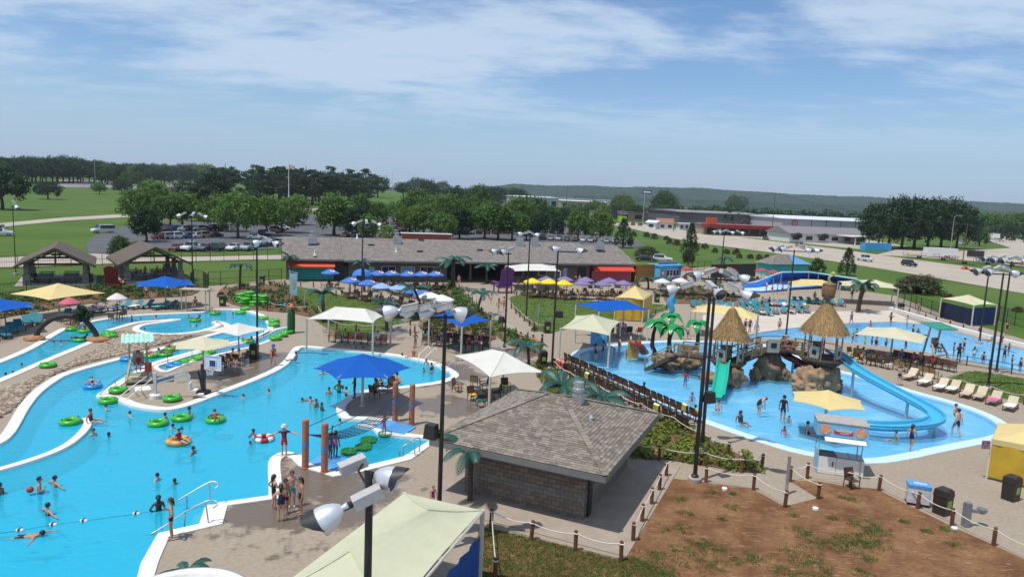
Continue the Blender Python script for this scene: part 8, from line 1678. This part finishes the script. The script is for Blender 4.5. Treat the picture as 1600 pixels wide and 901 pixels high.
for a in((62,770,'hip',None,'blue','shirtless swimmer holding a ball at lower left',1.0,.05),(86,760,'arms',None,'navy','swimmer with arms out right of the ball holder',.95,-.1),(75,804,'arms','navy','navy','swimmer in navy with wide arms above the float rope',.95,-.1),(0,772,'stand',None,'black','swimmer cut by the left edge',.9,0),(146,680,'stand',None,'black','swimmer standing below the curved wall end',.9,-.15),(170,682,'arms',None,'blue','swimmer right of the curved wall end',.85,-.2),(203,650,'arms',None,'red','child wading between the tube pusher and the ball swimmers',.8,-.05),(258,656,'stand','navy','navy','swimmer behind the empty green tube',.85,0),(296,652,'hip',None,'black','broad shouldered swimmer right of the held green tube',.98,0),(270,669,'stand',None,'black','dark haired swimmer between the two lagoon tubes',.8,-.1),(246,750,'hip',None,'red','swimmer left of the pair in mid lagoon',.85,-.1),(273,756,'arms',None,'grey','swimmer with one arm out in mid lagoon',.8,-.1),(248,797,'hip','black','black','woman in black swimsuit in the water at the near steps',.98,0),(302,708,'arms','black','black','swimmer in black with arms spread below the orange tube',.9,-.15),(396,682,'hip','white','blue','swimmer left of the red and white ring',.85,0),(391,694,'stand',None,'blue','child swimming below the red and white ring',.75,-.1),(166,642,'stand',None,'navy','swimmer pushing the tube at the ledge',.85,-.02),(380,622,'stand','pink','pink','girl in pink alone in the upper lagoon',.75,.02),(284,671,'stand',None,'black','swimmer with only the head above water in mid lagoon',.75,-.12),
          (420,614,'stand',None,'red','swimmer alone right of the girl in pink',.75,0),(504,585,'arms',None,'navy','swimmer left behind the big blue umbrella',.8,0),(485,631,'hip',None,'black','left one of three boys wading left of the island',.85,.05),(494,636,'stand',None,'navy','middle one of three boys wading left of the island',.85,.1),(503,641,'stand',None,'pink','right one of three children wading left of the island',.8,.15),(514,616,'stand',None,'black','swimmer behind the three boys',.85,.05),(530,613,'hip','green','black','big swimmer in green left of the standing lifeguard',1.05,.1),(541,618,'hip','black','black','swimmer in black at the island kerb',.9,.1),(556,546.5,'stand',None,'black','left head above the blue umbrella top',.75,0),(567,546,'stand',None,'black','right head above the blue umbrella top',.75,0),(628,558,'stand',None,'black','child at the lagoon wall left of the woman in red',.75,.1),(662,581,'stand','pink','pink','toddler in pink in the right lagoon bay',.6,.3),(674,583,'stand','black','white','bather in black and white in the right lagoon bay',.85,.4),(666,569,'stand','white','white','bather in white at the ladder',.8,.1),(531,660,'arms','black','black','swimmer under the climbing net',.85,-.2),
          (34,571,'arms',None,'navy','swimmer in the river at the far left',.75,-.1),(84,537,'stand',None,'red','left one of two swimmers below the arch',.75,0),(95,537,'stand',None,'black','right one of two swimmers below the arch',.75,0),(9,586,'stand',None,'blue','left head in the river at the left edge',.72,-.05),(20,583,'stand',None,'red','right head in the river at the left edge',.72,-.05),(206,500,'stand','blue','blue','child in blue left in the upper river',.75,.2),(220,500,'stand',None,'navy','second child in the upper river',.72,0),(244,498.5,'arms',None,'red','third child in the upper river',.75,.1),(311,497,'stand',None,'red','bather right of the tube rider in the spiral pool',.8,0),(295,495,'stand',None,'black','head left of the tube rider in the spiral pool',.72,0),(226,516,'stand',None,'black','head at the left end of the spiral pool',.72,0),(364,491,'stand',None,'black','head at the right of the river bay',.72,0)):
 wade(a[0],a[1],a[2],a[3],a[4],a[5],s=a[6],dz=a[7],rz=random.uniform(-3,3),skin=random.choice((0,0,1,1,2,3)),lg=('girl' in a[5]or 'woman' in a[5]))
P_(58,838,'swim',None,'black','swimmer doing a front stroke below the float rope',1.7,z=-.12,skin=1);P_(476,626,'swim',None,'black','swimmer lying flat left of the three boys',-1.6,z=-.12,s=.8,skin=2);P_(305,510,'swim',None,'black','swimmer lying in the spiral pool',1.4,z=-.12,s=.8)
for px,py,lab in((113,515,'rider in the tube under the arch'),(126,532,'rider in the tube below the arch'),(132,518,'rider at the right foot of the arch'),(305,501,'rider in the spiral pool tube'),(336,490,'rider in the tube at the top bay'),(145,604,'rider in the blue tube of the lower channel'),(258,555,'first rider in the lower channel tubes'),(268,546,'second rider in the lower channel tubes'),(337,658,'rider of the lone lagoon tube'),(236,557,'rider in the left lower channel tube'),(387,534,'rider under the white umbrella')):
 P_(px,py,'recline',random.choice((None,'black','navy','red')),random.choice(('navy','red','black')),lab,random.uniform(-3,3),z=-.1,s=.85,skin=random.choice((0,1,1,2)))
P_(427,572,'walk','red','red','lifeguard in red walking along the lagoon edge',.6,hat='blue',sleeve=False,skin=1);P_(460,564,'ground','purple','purple','girl in purple sitting on the lagoon edge',-1.4,z=.05,s=.85,skin=2);P_(645,557,'ground','red','black','woman in red top sitting on the lagoon edge',-.6,z=.05,s=1.0,hair='l');P_(554,622,'arms','navy','black','lifeguard in dark shirt standing on the island kerb',-1.5,skin=3,sleeve=True);P_(585,618,'sit',None,'black','man sitting on an island chair',2.6-3.14,skin=1,P=at(585,622));P_(593,606,'sit','black','black','woman in black sitting on an island chair',2.2-3.14,P=at(594,611));P_(621,600,'ground','orange','black','bather sitting on the lagoon edge behind the orange post',3.0,z=.05)
P_(664,536,'stand','black','black','left one of two people in dark clothes by the blue canopy',.3,skin=2,sleeve=True);P_(671,535,'stand','navy','black','right one of two people in dark clothes by the blue canopy',-.3,skin=1,sleeve=True);P_(717,446,'walk',None,'orange','shirtless walker in orange trunks before the gate passage',.3);P_(779,488,'walk','orange','white','walker in orange top on the sloping path',2.9,lg=True);P_(787,485,'walk','orange','teal','walker in orange and teal on the sloping path',2.8);P_(767,474,'walk','white','red','small walker on the sloping path',2.9,s=.7)
P_(846,551,'stand','maroon','black','person in dark red standing near the chair row start',1.2,skin=2,sleeve=True);P_(832,552,'walk','orange','orange','orange dressed walker under the arching palm',-1.0,skin=1,sleeve=True)
for a in((930,566,'hip','navy','navy','woman in navy swimsuit at the splash pool left end',1.0),(941,561,'stand','black','black','woman in black swimsuit at the splash pool left end',1.0),(959,556,'bend','purple','purple','bending child in purple in the splash pool',.75),(967,553,'stand','grey','blue','person in grey top near the toddler slide',.95),(984,553,'stand','white','blue','large person in white shirt beside the toddler slide',1.15),(978,563,'arms','red','navy','toddler wading before the toddler slide',.6),(992,562,'stand',None,'orange','shirtless man below the toddler slide',1.0),(965,528,'stand','pink','pink','woman in pink under the blue splash canopy',1.0),(973,530,'stand','maroon','teal','man in maroon under the blue splash canopy',1.0),(1070,606,'up','red','blue','boy in red shirt and blue trousers raising an arm in the splash pool',.8),(1329,509,'walk','blue','navy','person in blue walking on the wave pool beach',1.05),(1217,518,'stand',None,'red','shirtless child on the beach left of the tall hut',.9),(1391,509,'hip','black','black','woman in black at the wave pool edge',1.0),(1155,513,'stand','pink','blue','child in pink behind the left hut',.8),(1164,520,'stand','black','black','person in black right of the left hut',1.0),(1171,519,'stand',None,'navy','shirtless boy right of the left hut',.95),(1181,526,'stand',None,'orange','shirtless man before the yellow canopy post',.95),(1497,566,'hip','black','black','woman in black swimsuit standing on the wave pool front deck',1.1),(1434,490,'walk',None,'navy','shirtless walker behind the wave pool wall',1.0),(1493,682,'walk',None,'navy','shirtless man in navy shorts walking in the splash pool',1.1),(1422,704,'walk','navy','black','girl in dark swimsuit at the near splash pool kerb',.95),(1404,602,'head','grey','black','person with hands behind the head near the cream loungers',1.0),(1222,659,'stand','black','navy','man in black shirt and navy shorts in the splash pool',1.08),(1185,650,'bend','black','black','person bending over in the splash pool',1.05),(1065,530,'stand','red','white','child in red behind the plastic palms',.85),(1074,530,'stand',None,'navy','shirtless child behind the plastic palms',.85),(1092,531,'stand','grey','black','person in grey behind the right plastic palm',1.0),(899,445,'stand','black','black','person in black before the purple umbrellas',1.0),(905,445,'stand','pink','grey','person in pink before the purple umbrellas',1.0),(992,446,'stand','grey','navy','person before the orange fence',1.05),(809,451,'walk','pink','grey','left person under the white awning',1.0),(819,449,'stand','orange','blue','right person under the white awning',1.05),(1041,443,'stand','red','navy','left customer at the blue kiosk',1.0),(1048,444,'stand','navy','black','middle customer at the blue kiosk',1.0),(1055,443,'stand','pink','grey','right customer at the blue kiosk',.95),(1197,456,'stand','white','navy','attendant in white at the wide blue slide',1.1),(1206,459,'stand','red','black','first rider waiting at the wide blue slide',.9),(1214,459,'stand','navy','navy','second rider waiting at the wide blue slide',.9),(1222,459,'stand',None,'black','third rider waiting at the wide blue slide',.9),(1231,459,'stand','purple','black','fourth rider waiting at the wide blue slide',.9),(229,468,'stand','white','navy','person in white standing under the left blue umbrella',1.05),(1572,524,'stand','maroon','navy','person standing at the far right bench',1.05),(1190,484,'stand','maroon','navy','person standing among the right teal loungers',1.05),(1201,483,'stand','black','grey','second person standing among the right teal loungers',1.0)):
 P_(a[0],a[1],a[2],a[3],a[4],a[5],random.uniform(-3,3),s=a[6],skin=random.choice((0,0,1,1,2,3)),lg=('woman' in a[5]or 'girl' in a[5]),sleeve=('shirt' in a[5]and 'shirtless' not in a[5]),z=-.25 if 'splash pool' in a[5]and 'kerb' not in a[5]and 'canopy' not in a[5]else 0)
for a in((1080,629,'ground','blue','black','child in blue sitting in the splash pool',.8),(1121,643,'ground',None,'navy','child sitting in the splash pool below the teal slide',.85),(1158,663,'ground','navy','black','woman in navy sitting at the near splash pool kerb',1.0),(1226,680,'ground','pink','pink','toddler in pink sitting left of the treat cart',.65),(1264,680,'ground','black','black','person in black sitting behind the treat cart',1.0),(1231,662,'ground','teal','navy','toddler sitting at the feet of the man in black',.6),(1396,690,'ground','green','green','child in green sliding out below the blue slide',.8)):P_(a[0],a[1],a[2],a[3],a[4],a[5],random.uniform(-2,2),s=a[6],z=-.2,skin=random.choice((0,1,2)),lg='woman' in a[5])
P_(1493,660,'sit','orange','teal','person carrying a bright float beyond the walking man',0.4,z=-.3)
for i,(px,py,c,lab)in enumerate(((1332,531,'navy','swimmer in navy left in the wave pool'),(1338,527,'black','swimmer in black left in the wave pool'),(1351,538,'lime','child in lime shirt in the wave pool'),(1362,538,'navy','bather in navy right of the lime shirt'),(1369,540,'black','bather in black right of the lime shirt'),(1426,523,'navy','left one of a pair left of the green guard roof'),(1434,524,'blue','right one of a pair left of the green guard roof'),(1359,514,'pink','bather crouching at the back of the wave pool'),(1417,507,'white','bather sitting at the back of the wave pool'),(1522,554,'white','bather right of the standing woman in black'),(1536,565,'navy','bather at the front right of the wave pool'),(1569,558,'black','bather beyond the right poles'),(1581,567,'navy','bather right of the right poles'),(1594,575,'black','bather at the right edge of the wave pool'),(1415,541,'red','head behind the cream umbrella'),(1384,540,'black','head beside the cream umbrella post'),(1490,550,'navy','head left of the standing woman in black'),(1506,545,'navy','bather behind the standing woman in black'),(1576,548,'black','far bather beyond the right poles'))):
 p=at(px,py,-.06);P_(px,py,('hip','stand','arms')[i%3],c,c,lab,random.uniform(-3,3),P=Vector((p.x,p.y,-.58)),s=.8+.1*(i%3),skin=random.choice((0,1,1,2,3)))
P_(217,592,'sit','red','red','lifeguard in red sitting on the seafoam roofed stand',.5,P=at(217,596)+Vector((0,0,.85)),skin=1);P_(306,484,'sit','maroon','red','lifeguard sitting in the pale shelter',0,P=at(306,486)+Vector((0,-.2,.3)),skin=1);P_(1461,563,'sit','navy','blue','lifeguard in blue on the green roofed stand',.2,P=at(1461,566)+Vector((0,0,1.0)),skin=1)
P_(362,566,'sit','black','navy','man in black sitting behind the hoop',2.6-3.14,P=at(362,570),skin=1);P_(374,566,'sit','grey','red','person in grey sitting behind the hoop',2.9-3.14,P=at(372,571))
for pose_,z_,pq,lab,c in(('stand',1.5,(1018,566),'child climbing the play stairs','navy'),('stand',2.05,(1165,556),'child on the sloping play bridge','red'),('stand',2.35,(1183,549),'child at the upper end of the play bridge','orange'),('stand',2.4,(1222,547),'child on the upper play deck','pink'),('stand',2.5,(1282,556),'child inside the tall thatched hut','black')):
 zz=.75 if 'stairs' in lab else z_;P_(pq[0],pq[1],pose_,c if c !='orange' else None,'navy',lab,random.uniform(-3,3),P=at(pq[0],pq[1],zz)+Vector((0,0,.03)),s=.7,skin=random.choice((0,1,2)))
rs=random.Random(44)
for i in range(9):
 px,py=(tl[i][0],tl[i][1])if i<3 else rt[i*2];a=(tl[i][2]-.4)if i<3 else-.15;P_(px,py,'recline',rs.choice(('pink','navy','red',None,'black')),rs.choice(('black','navy','pink')),'sunbather lying on '+('a left teal lounger, ' if i<3 else 'a right teal lounger, ')+ORD[i]+' from the left',a,P=at(px,py)+Vector((0,0,.22)),skin=rs.choice((0,0,1)))
for pi,(t_,A,u,w,dp)in enumerate(PAV[1:]):
 v=Vector((-u.y,u.x,0))
 for i in range(7):P_(0,0,'sit' if i%2 else 'stand',rs.choice(('white','navy','pink','grey')),'navy',ORD[i]+' picnicker from the front under the right pavilion',rs.uniform(-3,3),P=A+u*(w*(.2+.1*i))+v*(1.0+rs.random()*5)+Vector((0,0,.1)),skin=i%3)
LAB9=set()
for i,(q,a,w_)in enumerate(SEATS):
 if rs.random()<(.5 if 'umbrella' in w_ and 'cream' not in w_ else .34 if 'row' not in w_ or 'cream' in w_ else .05):
  c=rs.choice(list(CN));P_(0,0,'sit',c,rs.choice(('navy','black','grey','red','teal')),'person in %s on the %s'%(c,' '.join(w_.split()[:11])),a,P=Vector(q)+Vector((0,-.0,0)),skin=rs.choice((0,0,1,2,3)),s=rs.uniform(.85,1.0),hair=rs.choice('ddbl'),lg=rs.random()<.4,sleeve=rs.random()<.5)
for i in range(26):
 px,py,ar=rs.choice(((rs.uniform(640,760),rs.uniform(536,546),'crowd under the blue canopy'),(rs.uniform(820,1000),rs.uniform(448,460),'crowd on the purple umbrella patio'),(rs.uniform(540,690),rs.uniform(449,464),'crowd on the blue umbrella patio'),(rs.uniform(1200,1300),rs.uniform(466,482),'crowd at the right teal loungers'),(rs.uniform(1330,1390),rs.uniform(455,470),'crowd under the cream canopy by the palms'),(rs.uniform(1020,1080),rs.uniform(445,455),'crowd before the blue kiosk')))
 c=rs.choice(list(CN));b9=('navy','black','grey','teal','white','red')[(i*5+i//6)%6];p9=rs.choice(('stand','walk','hip'));l9='person in %s and %s %s in the %s'%(c,b9,{'stand':'standing','walk':'walking','hip':'posing'}[p9],ar);q9=l9 in LAB9;LAB9.add(l9);q9 or P_(px,py,p9,c,b9,l9,rs.uniform(-3,3),skin=rs.choice((0,1,2)),s=rs.uniform(.8,1.05),sleeve=rs.random()<.5)
t=thing('ball','red ball held by the swimmer at lower left','ball',at(47,766,.1));m=MB();m.blob((0,0,.05),(.15,.15,.15),14,10,0);m.build('shell',mat('ball_red',(.4,.06,.03),.5),t,True)
t=thing('ring_float','red and white ring float dragged by the lifeguard','float',at(413,687,-.08));
for k in range(8):m=MB();m.tube([(.42*math.cos(k*.785+.785*j/4),.42*math.sin(k*.785+.785*j/4),.1)for j in range(5)],.13,10);m.build('segment',(CM['red'],M_white)[k%2],t,True)
# ================================================================ HAZE
hzm=bpy.data.materials.new('haze');hzm.use_nodes=True;t_,ns_,lk_=wire(hzm);ns_.clear();ho=ns_.new('ShaderNodeOutputMaterial');pv=ns_.new('ShaderNodeVolumePrincipled');pv.inputs['Color'].default_value=(0.86,0.93,1.0,1);pv.inputs['Density'].default_value=0.000085;pv.inputs['Anisotropy'].default_value=0.2;lk_.new(pv.outputs[0],ho.inputs['Volume'])
m=MB();m.box((0,4700,62),(19600,10000,140));tag(m.build('haze',hzm),kind='stuff')
